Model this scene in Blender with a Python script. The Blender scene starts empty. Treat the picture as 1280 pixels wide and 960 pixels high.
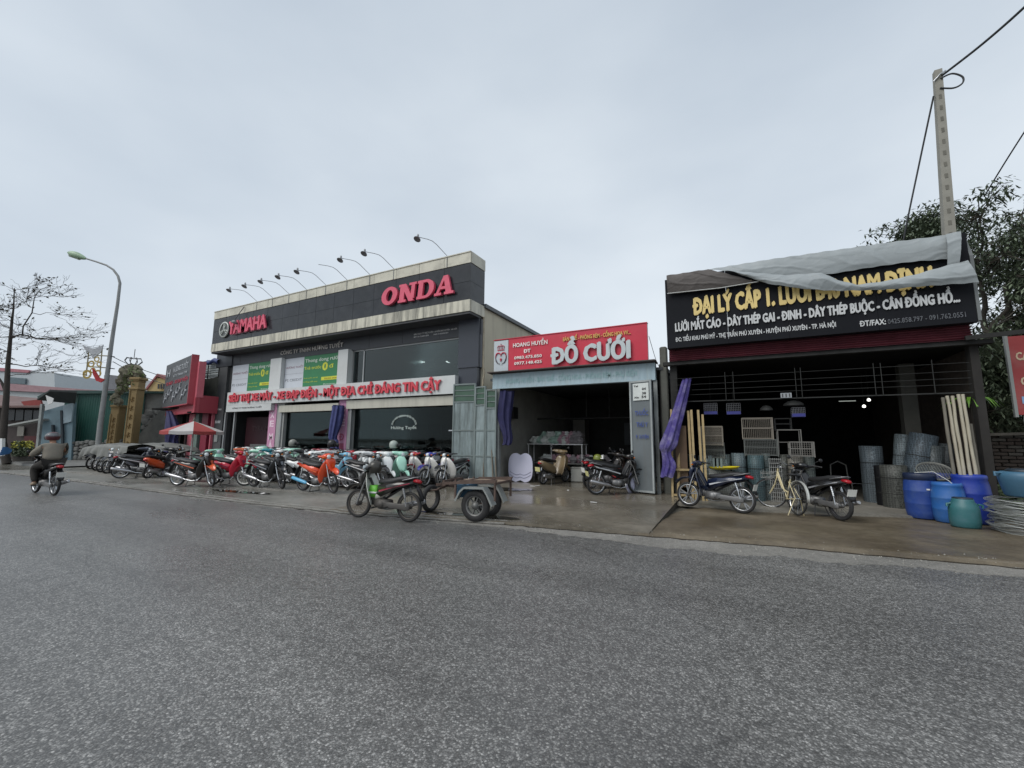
import bpy, math, random
from mathutils import Vector, Matrix, noise
random.seed(11)
PI = math.pi; R = math.radians
scene = bpy.context.scene
col = scene.collection

# ---------------------------------------------------------------- camera
CAM_H = 1.6
YAW, PITCH, ROLL = R(28.0), R(7.46), R(0.46)
FPX = 530.0                                   # focal length in pixels of a 1280 px wide picture
F_ = Vector((-math.sin(YAW)*math.cos(PITCH), math.cos(YAW)*math.cos(PITCH), math.sin(PITCH)))
r_ = Vector((math.cos(YAW), math.sin(YAW), 0)); u_ = r_.cross(F_)
R_ = math.cos(ROLL)*r_ + math.sin(ROLL)*u_
U_ = -math.sin(ROLL)*r_ + math.cos(ROLL)*u_
CAM = Vector((0, 0, CAM_H))
cam = bpy.data.cameras.new('camera'); camo = bpy.data.objects.new('camera', cam); col.objects.link(camo)
camo.matrix_world = Matrix(((R_.x, U_.x, -F_.x, 0), (R_.y, U_.y, -F_.y, 0), (R_.z, U_.z, -F_.z, CAM_H), (0, 0, 0, 1)))
cam.sensor_width = 36; cam.lens = FPX/1280*36; cam.clip_start = 0.05; cam.clip_end = 3000
scene.camera = camo

def ray(x, y): return F_*FPX + R_*(x-640) - U_*(y-480)
def gp(x, y, z=0.0):
    d = ray(x, y); return CAM + d*((z-CAM_H)/d.z)
def at(x, y, Y):
    d = ray(x, y); return CAM + d*(Y/d.y)
def atx(x, y, X):
    d = ray(x, y); return CAM + d*(X/d.x)

# ---------------------------------------------------------------- world, sun, exposure
SUN_EL, SUN_AZ = R(48), R(208)       # high soft sun behind the cloud, behind and left of the camera
world = bpy.data.worlds.new('World'); scene.world = world; world.use_nodes = True
nt = world.node_tree; nt.nodes.clear(); N = nt.nodes.new; L = nt.links.new
out = N('ShaderNodeOutputWorld')
sky = N('ShaderNodeTexSky'); sky.sky_type = 'NISHITA'; sky.sun_disc = False
sky.sun_elevation = SUN_EL; sky.sun_rotation = SUN_AZ; sky.air_density = 1.5; sky.dust_density = 4
bg1 = N('ShaderNodeBackground'); bg1.inputs[1].default_value = 0.06; L(sky.outputs[0], bg1.inputs[0])
tc = N('ShaderNodeTexCoord'); sep = N('ShaderNodeSeparateXYZ'); L(tc.outputs['Generated'], sep.inputs[0])
mp = N('ShaderNodeMapping'); mp.inputs['Scale'].default_value = (1.0, 1.0, 2.2); L(tc.outputs['Generated'], mp.inputs[0])
nz = N('ShaderNodeTexNoise'); nz.inputs['Scale'].default_value = 1.6; nz.inputs['Detail'].default_value = 5; nz.inputs['Roughness'].default_value = .45
L(mp.outputs[0], nz.inputs['Vector'])
ramp = N('ShaderNodeValToRGB'); ramp.color_ramp.elements[0].position = 0.0; ramp.color_ramp.elements[1].position = 1.0
ramp.color_ramp.elements[0].color = (.62, .665, .715, 1); ramp.color_ramp.elements[1].color = (.43, .485, .55, 1)
e = ramp.color_ramp.elements.new(.25); e.color = (.565, .62, .68, 1)
L(sep.outputs['Z'], ramp.inputs[0])
mul = N('ShaderNodeMixRGB'); mul.blend_type = 'MULTIPLY'; mul.inputs[0].default_value = 1
cr = N('ShaderNodeValToRGB'); cr.color_ramp.elements[0].position = .30; cr.color_ramp.elements[0].color = (.80, .83, .865, 1)
cr.color_ramp.elements[1].position = .70; cr.color_ramp.elements[1].color = (1.10, 1.09, 1.07, 1)
L(nz.outputs[0], cr.inputs[0]); L(ramp.outputs[0], mul.inputs[1]); L(cr.outputs[0], mul.inputs[2])
bg2 = N('ShaderNodeBackground'); bg2.inputs[1].default_value = 1.0; L(mul.outputs[0], bg2.inputs[0])
mx = N('ShaderNodeMixShader'); mx.inputs[0].default_value = .92
L(bg1.outputs[0], mx.inputs[1]); L(bg2.outputs[0], mx.inputs[2]); L(mx.outputs[0], out.inputs[0])
sl = bpy.data.lights.new('sun', 'SUN'); sl.energy = 1.5; sl.angle = R(40); sl.color = (1, .97, .93)
so = bpy.data.objects.new('sun', sl); col.objects.link(so)
sd = Vector((math.sin(SUN_AZ)*math.cos(SUN_EL), math.cos(SUN_AZ)*math.cos(SUN_EL), math.sin(SUN_EL)))
so.rotation_euler = sd.to_track_quat('Z', 'Y').to_euler()
vs = scene.view_settings; vs.view_transform = 'Standard'; vs.look = 'None'; vs.gamma = 1; vs.exposure = 0.42
scene.cycles.max_bounces = 7; scene.cycles.transparent_max_bounces = 12
scene.cycles.use_denoising = True

# ---------------------------------------------------------------- materials
def hexc(h):
    h = h.lstrip('#'); c = [int(h[i:i+2], 16)/255 for i in (0, 2, 4)]
    return tuple((x/12.92 if x <= .04045 else ((x+.055)/1.055)**2.4) for x in c)
MC = {}
def mat(name, c, rough=.55, metal=0.0, var=.18, scale=3.0, bump=0.0, bscale=40.0, dirt=0.0, dcol=(.06, .05, .04), dscale=1.2, streak=0.0,
        coat=0.0, emit=None, spec=.5, trans=0.0, rvar=0.0, seam=0.0):
    key = name
    if key in MC: return MC[key]
    if isinstance(c, str): c = hexc(c)
    m = bpy.data.materials.new(name); m.use_nodes = True; t = m.node_tree; n = t.nodes.new; l = t.links.new
    b = t.nodes['Principled BSDF']; tc0 = n('ShaderNodeTexCoord'); oi = n('ShaderNodeObjectInfo'); tcn = n('ShaderNodeVectorMath'); tcn.operation = 'MULTIPLY_ADD'
    l(oi.outputs['Random'], tcn.inputs[0]); tcn.inputs[1].default_value = (37, 23, 11); l(tc0.outputs['Object'], tcn.inputs[2])   # each object gets its own patch of grain
    nn = n('ShaderNodeTexNoise'); nn.inputs['Scale'].default_value = scale; nn.inputs['Detail'].default_value = 6; nn.inputs['Roughness'].default_value = .62
    l(tcn.outputs[0], nn.inputs['Vector'])
    rp = n('ShaderNodeMapRange'); rp.inputs[1].default_value = .25; rp.inputs[2].default_value = .75; rp.inputs[3].default_value = 1-var; rp.inputs[4].default_value = 1+var
    l(nn.outputs[0], rp.inputs[0])
    vm = n('ShaderNodeVectorMath'); vm.operation = 'SCALE'; vm.inputs[0].default_value = c; l(rp.outputs[0], vm.inputs['Scale'])
    last = vm.outputs[0]
    if dirt:
        d = n('ShaderNodeTexNoise'); d.inputs['Scale'].default_value = dscale; d.inputs['Detail'].default_value = 8; d.inputs['Roughness'].default_value = .7
        mpp = n('ShaderNodeMapping'); mpp.inputs['Scale'].default_value = (1, 1, 1-streak*.93) if streak else (1, 1, 1)
        if streak: mpp.inputs['Scale'].default_value = (3.5, 3.5, .35)
        l(tcn.outputs[0], mpp.inputs[0]); l(mpp.outputs[0], d.inputs['Vector'])
        dr = n('ShaderNodeMapRange'); dr.inputs[1].default_value = .44 if streak else .46; dr.inputs[2].default_value = .66 if streak else .72; dr.inputs[4].default_value = dirt; l(d.outputs[0], dr.inputs[0])
        mm = n('ShaderNodeMixRGB'); l(dr.outputs[0], mm.inputs[0]); l(last, mm.inputs[1]); mm.inputs[2].default_value = (*dcol, 1); last = mm.outputs[0]
    l(last, b.inputs['Base Color'])
    b.inputs['Metallic'].default_value = metal; b.inputs['Roughness'].default_value = rough
    b.inputs['Coat Weight'].default_value = coat; b.inputs['Coat Roughness'].default_value = .08
    b.inputs['Specular IOR Level'].default_value = spec
    if rvar:
        rr = n('ShaderNodeMapRange'); rr.inputs[1].default_value = .3; rr.inputs[2].default_value = .7
        rr.inputs[3].default_value = max(.02, rough-rvar); rr.inputs[4].default_value = min(1, rough+rvar); l(nn.outputs[0], rr.inputs[0]); l(rr.outputs[0], b.inputs['Roughness'])
    if bump:
        n2 = n('ShaderNodeTexNoise'); n2.inputs['Scale'].default_value = bscale; n2.inputs['Detail'].default_value = 5; l(tcn.outputs[0], n2.inputs['Vector'])
        bp = n('ShaderNodeBump'); bp.inputs['Strength'].default_value = bump; bp.inputs['Distance'].default_value = .02; l(n2.outputs[0], bp.inputs['Height']); l(bp.outputs[0], b.inputs['Normal'])
    if emit:
        b.inputs['Emission Color'].default_value = (*c, 1); b.inputs['Emission Strength'].default_value = emit
    MC[key] = m
    return m
def paint(h, rough=.28): return mat('paint_'+h.strip('#'), h, rough=rough, var=.06, scale=4, coat=.6, dirt=.12, dscale=6, dcol=(.12, .1, .08))
def glass(name, tint=(.5, .6, .6), amt=.35, rough=.03, refl=.55):
    if name in MC: return MC[name]
    m = bpy.data.materials.new(name); m.use_nodes = True; t = m.node_tree; t.nodes.clear(); n = t.nodes.new; l = t.links.new
    o = n('ShaderNodeOutputMaterial'); tr = n('ShaderNodeBsdfTransparent'); tr.inputs[0].default_value = (*tint, 1)
    gl = n('ShaderNodeBsdfGlossy'); gl.inputs['Roughness'].default_value = rough; gl.inputs[0].default_value = (.8, .88, .88, 1)
    fr = n('ShaderNodeFresnel'); fr.inputs[0].default_value = 1.5; ad = n('ShaderNodeMath'); ad.operation = 'MULTIPLY_ADD'; ad.inputs[1].default_value = refl; ad.inputs[2].default_value = .0
    l(fr.outputs[0], ad.inputs[0]); mxs = n('ShaderNodeMixShader'); l(ad.outputs[0], mxs.inputs[0]); l(tr.outputs[0], mxs.inputs[1]); l(gl.outputs[0], mxs.inputs[2]); l(mxs.outputs[0], o.inputs[0])
    MC[name] = m; return m

# ---------------------------------------------------------------- mesh builder
WOFF = {}
class MB:
    def __init__(s): s.v = []; s.f = []; s.sm = []
    def add(s, vs, fs, smooth=False):
        b = len(s.v); s.v += [tuple(v) for v in vs]
        for f in fs: s.f.append(tuple(i+b for i in f)); s.sm.append(smooth)
        return s
    def box(s, x0, x1, y0, y1, z0, z1):
        if x0 > x1: x0, x1 = x1, x0
        if y0 > y1: y0, y1 = y1, y0
        if z0 > z1: z0, z1 = z1, z0
        vs = [(x0,y0,z0),(x1,y0,z0),(x1,y1,z0),(x0,y1,z0),(x0,y0,z1),(x1,y0,z1),(x1,y1,z1),(x0,y1,z1)]
        return s.add(vs, [(0,3,2,1),(4,5,6,7),(0,1,5,4),(1,2,6,5),(2,3,7,6),(3,0,4,7)])
    def obox(s, c, size, M=None, bev=0.0):
        c = Vector(c); hx, hy, hz = (a/2 for a in size); M = M or Matrix.Identity(3)
        if not bev:
            vs = [c + M @ Vector((sx*hx, sy*hy, sz*hz)) for sz in (-1, 1) for sx, sy in ((-1,-1),(1,-1),(1,1),(-1,1))]
            return s.add(vs, [(0,3,2,1),(4,5,6,7),(0,1,5,4),(1,2,6,5),(2,3,7,6),(3,0,4,7)])
        b = min(bev, hx*.9, hy*.9, hz*.9); vs = []; rings = []
        for z, i in ((-hz, b), (-hz+b, 0), (hz-b, 0), (hz, b)):
            k = [( hx-i, hy-i-b),( hx-i-b, hy-i),(-hx+i+b, hy-i),(-hx+i, hy-i-b),(-hx+i,-hy+i+b),(-hx+i+b,-hy+i),( hx-i-b,-hy+i),( hx-i,-hy+i+b)]
            rings.append(range(len(vs), len(vs)+8)); vs += [c + M @ Vector((x, y, z)) for x, y in k]
        fs = [tuple(reversed(rings[0])), tuple(rings[3])]
        for a in range(3):
            for k in range(8): fs.append((rings[a][k], rings[a][(k+1) % 8], rings[a+1][(k+1) % 8], rings[a+1][k]))
        return s.add(vs, fs)
    def bar(s, a, b, w, h=None):
        a = Vector(a); b = Vector(b); h = h or w; d = (b-a); ln = d.length
        q = d.to_track_quat('Z', 'Y').to_matrix()
        return s.obox((a+b)/2, (w, h, ln), q)
    def tube(s, pts, r, n=8, cap=True):
        pts = [Vector(p) for p in pts]; rs = r if isinstance(r, (list, tuple)) else [r]*len(pts); vs = []; fs = []
        up = None
        for i, p in enumerate(pts):
            d = (pts[min(i+1, len(pts)-1)] - pts[max(i-1, 0)])
            if d.length < 1e-9: d = Vector((0, 0, 1))
            d.normalize()
            if up is None: up = Vector((0, 0, 1)) if abs(d.z) < .9 else Vector((1, 0, 0))
            a = d.cross(up)
            if a.length < 1e-6: a = d.orthogonal()
            a.normalize(); b = a.cross(d); up = b
            for k in range(n):
                t = 2*PI*k/n; vs.append(p + (a*math.cos(t) + b*math.sin(t))*rs[i])
        for i in range(len(pts)-1):
            for k in range(n): fs.append((i*n+k, (i+1)*n+k, (i+1)*n+(k+1) % n, i*n+(k+1) % n))
        s.add(vs, fs, n > 4)
        if cap: s.add(vs[:n], [tuple(range(n))]); s.add(vs[-n:], [tuple(reversed(range(n)))])
        return s
    def lathe(s, prof, c=(0, 0, 0), n=24, axis='z', smooth=True, M=None):
        c = Vector(c); vs = []; fs = []
        for r, h in prof:
            for k in range(n):
                t = 2*PI*k/n; x, y = r*math.cos(t), r*math.sin(t)
                p = Vector((x, y, h)) if axis == 'z' else (Vector((x, h, y)) if axis == 'y' else Vector((h, x, y)))
                vs.append(c + (M @ p if M else p))
        for i in range(len(prof)-1):
            for k in range(n):
                q = (i*n+k, i*n+(k+1) % n, (i+1)*n+(k+1) % n, (i+1)*n+k)
                fs.append(q if axis != 'y' else tuple(reversed(q)))
        return s.add(vs, fs, smooth)
    def prism(s, poly, y0, y1, plane='xz'):
        n = len(poly)
        mk = {'xz': lambda a, b, t: (a, t, b), 'xy': lambda a, b, t: (a, b, t), 'yz': lambda a, b, t: (t, a, b)}[plane]
        vs = [mk(a, b, y0) for a, b in poly] + [mk(a, b, y1) for a, b in poly]
        fs = [tuple(range(n)), tuple(reversed(range(n, 2*n)))] + [(i, i+n, (i+1) % n+n, (i+1) % n) for i in range(n)]
        return s.add(vs, fs)
    def loft(s, secs, n=14, e=2.4):
        # secs: (x, z, half width in y, half height), path in the xz plane
        P = [Vector((a[0], 0, a[1])) for a in secs]; vs = []; fs = []
        for i, a in enumerate(secs):
            d = P[min(i+1, len(P)-1)] - P[max(i-1, 0)]; d.normalize(); nr = Vector((-d.z, 0, d.x))
            for k in range(n):
                t = 2*PI*k/n; cs, sn = math.cos(t), math.sin(t)
                yy = math.copysign(abs(cs)**(2/e), cs)*a[2]; hh = math.copysign(abs(sn)**(2/e), sn)*a[3]
                off = a[4] if len(a) > 4 else 0
                vs.append(P[i] + nr*hh + Vector((0, yy+off, 0)))
        for i in range(len(P)-1):
            for k in range(n): fs.append((i*n+k, i*n+(k+1) % n, (i+1)*n+(k+1) % n, (i+1)*n+k))
        fs.append(tuple(reversed(range(n)))); fs.append(tuple(range((len(P)-1)*n, len(P)*n)))
        return s.add(vs, fs, True)
    def sheet(s, path, ws, bow=0.0, th=.006, n=8, off=0.0):
        # curved panel: path in xz, half widths, bowed against the normal towards its edges
        P = [Vector((a[0], 0, a[1])) for a in path]; top = []; bot = []
        bows = bow if isinstance(bow, (list, tuple)) else [bow]*len(P)
        for i, p in enumerate(P):
            d = P[min(i+1, len(P)-1)] - P[max(i-1, 0)]; d.normalize(); nr = Vector((-d.z, 0, d.x))
            for k in range(n+1):
                y = -1+2*k/n; q = p + Vector((0, y*ws[i]+off, 0)) - nr*(bows[i]*y*y)
                top.append(q+nr*th/2); bot.append(q-nr*th/2)
        m = n+1; fs = []; nb = len(top)
        for i in range(len(P)-1):
            for k in range(n):
                a = i*m+k; fs.append((a, a+1, a+m+1, a+m)); fs.append((nb+a, nb+a+m, nb+a+m+1, nb+a+1))
            fs.append((i*m, i*m+m, nb+i*m+m, nb+i*m)); a = i*m+n; fs.append((a, nb+a, nb+a+m, a+m))
        for k in range(n):
            fs.append((k, nb+k, nb+k+1, k+1)); a = (len(P)-1)*m+k; fs.append((a, a+1, nb+a+1, nb+a))
        return s.add(top+bot, fs, True)
    def grid(s, f, nu, nv, smooth=True):
        vs = [f(i/nu, j/nv) for j in range(nv+1) for i in range(nu+1)]
        fs = [(j*(nu+1)+i, j*(nu+1)+i+1, (j+1)*(nu+1)+i+1, (j+1)*(nu+1)+i) for j in range(nv) for i in range(nu)]
        return s.add(vs, fs, smooth)
    def mesh(s, name, m=None, off=None):
        me = bpy.data.meshes.new(name)
        vs = s.v if off is None else [(v[0]-off[0], v[1]-off[1], v[2]-off[2]) for v in s.v]
        me.from_pydata(vs, [], s.f); me.polygons.foreach_set('use_smooth', s.sm)
        if m: me.materials.append(m)
        me.update(); return me
    def build(s, name, m, parent=None):
        off = WOFF.get(parent.name) if parent else None
        me = s.mesh(name, m, off); o = bpy.data.objects.new(name, me); col.objects.link(o)
        if parent:
            o.parent = parent
            if off is not None: WOFF[o.name] = off
        return o
def put(me, name, parent, loc, rz=0, M=None):          # one more object on a shared mesh
    o = bpy.data.objects.new(name, me); col.objects.link(o); o.parent = parent
    off = WOFF.get(parent.name) if parent else None
    l = Vector(loc) - (Vector(off) if off is not None else Vector())
    o.location = l
    if rz: o.rotation_euler = (0, 0, rz)
    return o
def tag(o, label=None, cat=None, group=None, kind=None):
    if label: o['label'] = label
    if cat: o['category'] = cat
    if group: o['group'] = group
    if kind: o['kind'] = kind
    return o
def thing(name, label, cat, loc=(0, 0, 0), rz=0, group=None, world=False):
    o = bpy.data.objects.new(name, None); col.objects.link(o); o.location = loc; o.rotation_euler = (0, 0, rz); o.empty_display_size = .2
    if world: WOFF[o.name] = Vector(loc)
    return tag(o, label, cat, group)
def struct(name, mb, m): return tag(mb.build(name, m), kind='structure')
def one(name, mb, m, label, cat, group=None, loc=(0,0,0)):   # a thing that is a single mesh, built in world coordinates round its base
    me = mb.mesh(name, m, loc); o = bpy.data.objects.new(name, me); col.objects.link(o); o.location = loc
    return tag(o, label, cat, group)
KIDS = {}
def copy_tree(o, swap=None, parent=None, drop=()):
    c = o.copy(); col.objects.link(c)
    if parent: c.parent = parent
    if swap and c.type == 'MESH':
        for i, sl_ in enumerate(c.material_slots):
            nm = sl_.material.name if sl_.material else ''
            if nm in swap: sl_.link = 'OBJECT'; sl_.material = swap[nm]
    for ch in list(o.children):
        if ch.name.split('.')[0] in drop: continue
        copy_tree(ch, swap, c, drop)
    return c

# ---------------------------------------------------------------- lettering
_TW = {}
def text_w(s):
    if s not in _TW:
        c = bpy.data.curves.new('t', 'FONT'); c.body = s; c.space_character = 1.022; o = bpy.data.objects.new('t', c); col.objects.link(o); bpy.context.view_layer.update()
        _TW[s] = (o.bound_box[0][0], o.bound_box[6][0]); bpy.data.objects.remove(o); bpy.data.curves.remove(c)
    return _TW[s]
def text_mb(s, bold=0.02, ext=.02, res=2):
    bars = []
    for i, ch in enumerate(s):                   # the barred D is drawn as D plus a bar
        if ch == 'Đ':
            pre = s[:i].replace('Đ', 'D'); x = text_w(pre+'D')[1] if pre else text_w('D')[1]; w0 = text_w('D')
            bars.append(x-(w0[1]-w0[0]))
    s = s.replace('Đ', 'D')
    c = bpy.data.curves.new('t', 'FONT'); c.body = s; c.offset = bold; c.extrude = ext/2; c.resolution_u = res; c.space_character = 1.022
    o = bpy.data.objects.new('t', c); col.objects.link(o); bpy.context.view_layer.update()
    me = o.to_mesh(); vs = [v.co.copy() for v in me.vertices]; fs = [tuple(p.vertices) for p in me.polygons]
    o.to_mesh_clear(); bpy.data.objects.remove(o); bpy.data.curves.remove(c)
    for x in bars:
        b = len(vs); h = .045+bold*.5
        for z in (-.52*ext, .52*ext): vs += [Vector((x-.09, .365-h, z)), Vector((x+.27, .365-h, z)), Vector((x+.27, .365+h, z)), Vector((x-.09, .365+h, z))]
        fs += [tuple(i+b for i in f) for f in ((3, 2, 1, 0), (4, 5, 6, 7), (0, 1, 5, 4), (1, 2, 6, 5), (2, 3, 7, 6), (3, 0, 4, 7))]
    return vs, fs
def islands(vs, fs):
    # join by vertex position: side walls and faces may not share vertices
    key = {}; idx = []
    for v in vs:
        k = (round(v.x, 4), round(v.y, 4)); key.setdefault(k, len(key)); idx.append(key[k])
    par = list(range(len(key)))
    def find(a):
        while par[a] != a: par[a] = par[par[a]]; a = par[a]
        return a
    for f in fs:
        a = find(idx[f[0]])
        for i in f[1:]: par[find(idx[i])] = a
    g = {}
    for f in fs: g.setdefault(find(idx[f[0]]), []).append(f)
    L_ = []
    for k, ff in g.items():
        xs = [vs[i].x for f in ff for i in f]; L_.append([min(xs), max(xs), ff])
    L_.sort(key=lambda t: t[0]); out_ = []
    for a in L_:
        if out_:
            b = out_[-1]; ov = min(a[1], b[1]) - max(a[0], b[0])
            if ov > .35*min(a[1]-a[0], b[1]-b[0]):
                b[1] = max(a[1], b[1]); b[0] = min(a[0], b[0]); b[2] = b[2]+a[2]; continue
        out_.append(a)
    return out_
def sign_text(s, x0, x1, z0, cap, Y, m, parent, depth=.02, bold=.02, split=False, name='lettering', frame=None, pos=None):
    """Text on a plane facing -Y (or in the frame given): from x0 to x1, baseline z0, capital height cap."""
    vs, fs = text_mb(s, min(bold, .014), 1.0)
    if bold > .014:                       # heavier strokes: shifted copies, each a hair further back
        v0, f0 = list(vs), list(fs); e_ = (bold-.014)*1.6
        for q, (dx, dy) in enumerate(((e_, 0), (-e_, 0), (e_*.5, e_*.6), (-e_*.5, -e_*.6))):
            b = len(vs); vs += [Vector((v.x+dx, v.y+dy, v.z*(1-.03*(q+1)))) for v in v0]; fs += [tuple(i+b for i in f) for f in f0]
    a = min(v.x for v in vs); b = max(v.x for v in vs); sx = (x1-x0)/(b-a); sz = cap/.728
    def tf(v):
        p = (x0+(v.x-a)*sx, Y+(-v.z)*depth-depth/2 if frame is None else -v.z*depth-depth/2, z0+v.y*sz)
        if frame is None: return p
        o_, ax, nr = frame            # origin, in-plane horizontal axis, outward normal
        return tuple(Vector(o_) + Vector(ax)*p[0] + Vector((0, 0, 1))*p[2] - Vector(nr)*p[1])
    W = [tf(v) for v in vs]; res = []
    groups = islands(vs, fs) if split else [[0, 0, fs]]
    for g in groups:
        used = {}; nv = []; nf = []
        for f in g[2]:
            q = []
            for i in f:
                if i not in used: used[i] = len(nv); nv.append(W[i])
                q.append(used[i])
            nf.append(tuple(q))
        mb = MB(); mb.add(nv, nf); o_ = mb.build('letter' if split else name, m, parent); res.append(o_)
        if not split and len(s) > 1: o_['kind'] = 'stuff'
    return res
# ================================================================ ground
def ground_mat(name, c1, c2, stones=None, sscale=90, rough=(.3, .6), big=.25, bump=.3, wet=(.35, .6), fleck=0.0, lanes=False):
    m = bpy.data.materials.new(name); m.use_nodes = True; t = m.node_tree; n = t.nodes.new; l = t.links.new; b = t.nodes['Principled BSDF']
    g = n('ShaderNodeTexCoord')
    a = n('ShaderNodeTexNoise'); a.inputs['Scale'].default_value = big; a.inputs['Detail'].default_value = 9; a.inputs['Roughness'].default_value = .6; l(g.outputs['Object'], a.inputs['Vector'])
    ra = n('ShaderNodeMapRange'); ra.inputs[1].default_value = .33; ra.inputs[2].default_value = .67; l(a.outputs[0], ra.inputs[0])
    mx_ = n('ShaderNodeMixRGB'); l(ra.outputs[0], mx_.inputs[0]); mx_.inputs[1].default_value = (*c1, 1); mx_.inputs[2].default_value = (*c2, 1); last = mx_.outputs[0]
    f = n('ShaderNodeTexNoise'); f.inputs['Scale'].default_value = 9; f.inputs['Detail'].default_value = 8; f.inputs['Roughness'].default_value = .75; l(g.outputs['Object'], f.inputs['Vector'])
    rf = n('ShaderNodeMapRange'); rf.inputs[1].default_value = .3; rf.inputs[2].default_value = .7; rf.inputs[3].default_value = .72; rf.inputs[4].default_value = 1.28; l(f.outputs[0], rf.inputs[0])
    v = n('ShaderNodeVectorMath'); v.operation = 'SCALE'; l(last, v.inputs[0]); l(rf.outputs[0], v.inputs['Scale']); last = v.outputs[0]
    hsrc = f.outputs[0]
    if stones:
        vo = n('ShaderNodeTexVoronoi'); vo.inputs['Scale'].default_value = sscale; l(g.outputs['Object'], vo.inputs['Vector'])
        sp = n('ShaderNodeSeparateColor'); l(vo.outputs['Color'], sp.inputs[0])
        dm = n('ShaderNodeMapRange'); dm.inputs[1].default_value = .50; dm.inputs[2].default_value = .18; l(vo.outputs['Distance'], dm.inputs[0])
        pw = n('ShaderNodeMath'); pw.operation = 'POWER'; l(sp.outputs[0], pw.inputs[0]); pw.inputs[1].default_value = 1.7
        mu = n('ShaderNodeMath'); mu.operation = 'MULTIPLY'; l(dm.outputs[0], mu.inputs[0]); l(pw.outputs[0], mu.inputs[1])
        if lanes:      # packed aggregate: every cell its own grey, dark binder between, a second finer grain on top
            dm.inputs[1].default_value = .62; dm.inputs[2].default_value = .30
            p2 = n('ShaderNodeMath'); p2.operation = 'POWER'; l(sp.outputs[0], p2.inputs[0]); p2.inputs[1].default_value = 2.6
            a2 = n('ShaderNodeMath'); a2.operation = 'MULTIPLY_ADD'; l(p2.outputs[0], a2.inputs[0]); a2.inputs[1].default_value = 1.9; a2.inputs[2].default_value = .88
            e2 = n('ShaderNodeMapRange'); e2.inputs[3].default_value = .66; e2.inputs[4].default_value = 1; l(dm.outputs[0], e2.inputs[0])
            vf = n('ShaderNodeTexVoronoi'); vf.inputs['Scale'].default_value = 175; l(g.outputs['Object'], vf.inputs['Vector']); sf = n('ShaderNodeSeparateColor'); l(vf.outputs['Color'], sf.inputs[0])
            r2 = n('ShaderNodeMapRange'); r2.inputs[3].default_value = .72; r2.inputs[4].default_value = 1.3; l(sf.outputs[1], r2.inputs[0])
            m1 = n('ShaderNodeMath'); m1.operation = 'MULTIPLY'; l(a2.outputs[0], m1.inputs[0]); l(e2.outputs[0], m1.inputs[1])
            m2 = n('ShaderNodeMath'); m2.operation = 'MULTIPLY'; l(m1.outputs[0], m2.inputs[0]); l(r2.outputs[0], m2.inputs[1])
            vs_ = n('ShaderNodeVectorMath'); vs_.operation = 'SCALE'; l(last, vs_.inputs[0]); l(m2.outputs[0], vs_.inputs['Scale']); last = vs_.outputs[0]; hsrc = m1.outputs[0]
        else:
            ms = n('ShaderNodeMixRGB'); l(mu.outputs[0], ms.inputs[0]); l(last, ms.inputs[1]); ms.inputs[2].default_value = (*stones, 1); last = ms.outputs[0]; hsrc = mu.outputs[0]
    if fleck:
        vo2 = n('ShaderNodeTexVoronoi'); vo2.inputs['Scale'].default_value = 14; l(g.outputs['Object'], vo2.inputs['Vector'])
        d2 = n('ShaderNodeMapRange'); d2.inputs[1].default_value = .09; d2.inputs[2].default_value = .05; d2.inputs[4].default_value = fleck; l(vo2.outputs['Distance'], d2.inputs[0])
        m3 = n('ShaderNodeMixRGB'); l(d2.outputs[0], m3.inputs[0]); l(last, m3.inputs[1]); m3.inputs[2].default_value = (.42, .4, .36, 1); last = m3.outputs[0]
    if lanes:
        ml_ = n('ShaderNodeMapping'); ml_.inputs['Rotation'].default_value = (0, 0, R(-4)); ml_.inputs['Scale'].default_value = (.05, .55, 1); l(g.outputs['Object'], ml_.inputs[0])
        nl = n('ShaderNodeTexNoise'); nl.inputs['Scale'].default_value = 1.6; nl.inputs['Detail'].default_value = 4; l(ml_.outputs[0], nl.inputs['Vector'])
        rl_ = n('ShaderNodeMapRange'); rl_.inputs[1].default_value = .3; rl_.inputs[2].default_value = .7; rl_.inputs[3].default_value = .80; rl_.inputs[4].default_value = 1.22; l(nl.outputs[0], rl_.inputs[0])
        # fine cracks
        vc = n('ShaderNodeTexVoronoi'); vc.feature = 'DISTANCE_TO_EDGE'; vc.inputs['Scale'].default_value = .32
        nd = n('ShaderNodeTexNoise'); nd.inputs['Scale'].default_value = 1.3; nd.inputs['Detail'].default_value = 6; l(g.outputs['Object'], nd.inputs['Vector'])
        mxv = n('ShaderNodeMixRGB'); mxv.inputs[0].default_value = .35; l(g.outputs['Object'], mxv.inputs[1]); l(nd.outputs['Color'], mxv.inputs[2]); l(mxv.outputs[0], vc.inputs['Vector'])
        rc = n('ShaderNodeMapRange'); rc.inputs[1].default_value = .0; rc.inputs[2].default_value = .006; rc.inputs[3].default_value = .72; rc.inputs[4].default_value = 1; l(vc.outputs['Distance'], rc.inputs[0])
        mm2 = n('ShaderNodeMath'); mm2.operation = 'MULTIPLY'; l(rl_.outputs[0], mm2.inputs[0]); l(rc.outputs[0], mm2.inputs[1])
        v2 = n('ShaderNodeVectorMath'); v2.operation = 'SCALE'; l(last, v2.inputs[0]); l(mm2.outputs[0], v2.inputs['Scale']); last = v2.outputs[0]
    l(last, b.inputs['Base Color'])
    w = n('ShaderNodeTexNoise'); w.inputs['Scale'].default_value = .35; w.inputs['Detail'].default_value = 5
    mpw = n('ShaderNodeMapping'); mpw.inputs['Scale'].default_value = (.5, 1.3, 1); l(g.outputs['Object'], mpw.inputs[0]); l(mpw.outputs[0], w.inputs['Vector'])
    rw = n('ShaderNodeMapRange'); rw.inputs[1].default_value = wet[0]; rw.inputs[2].default_value = wet[1]; rw.inputs[3].default_value = rough[0]; rw.inputs[4].default_value = rough[1]
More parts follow.
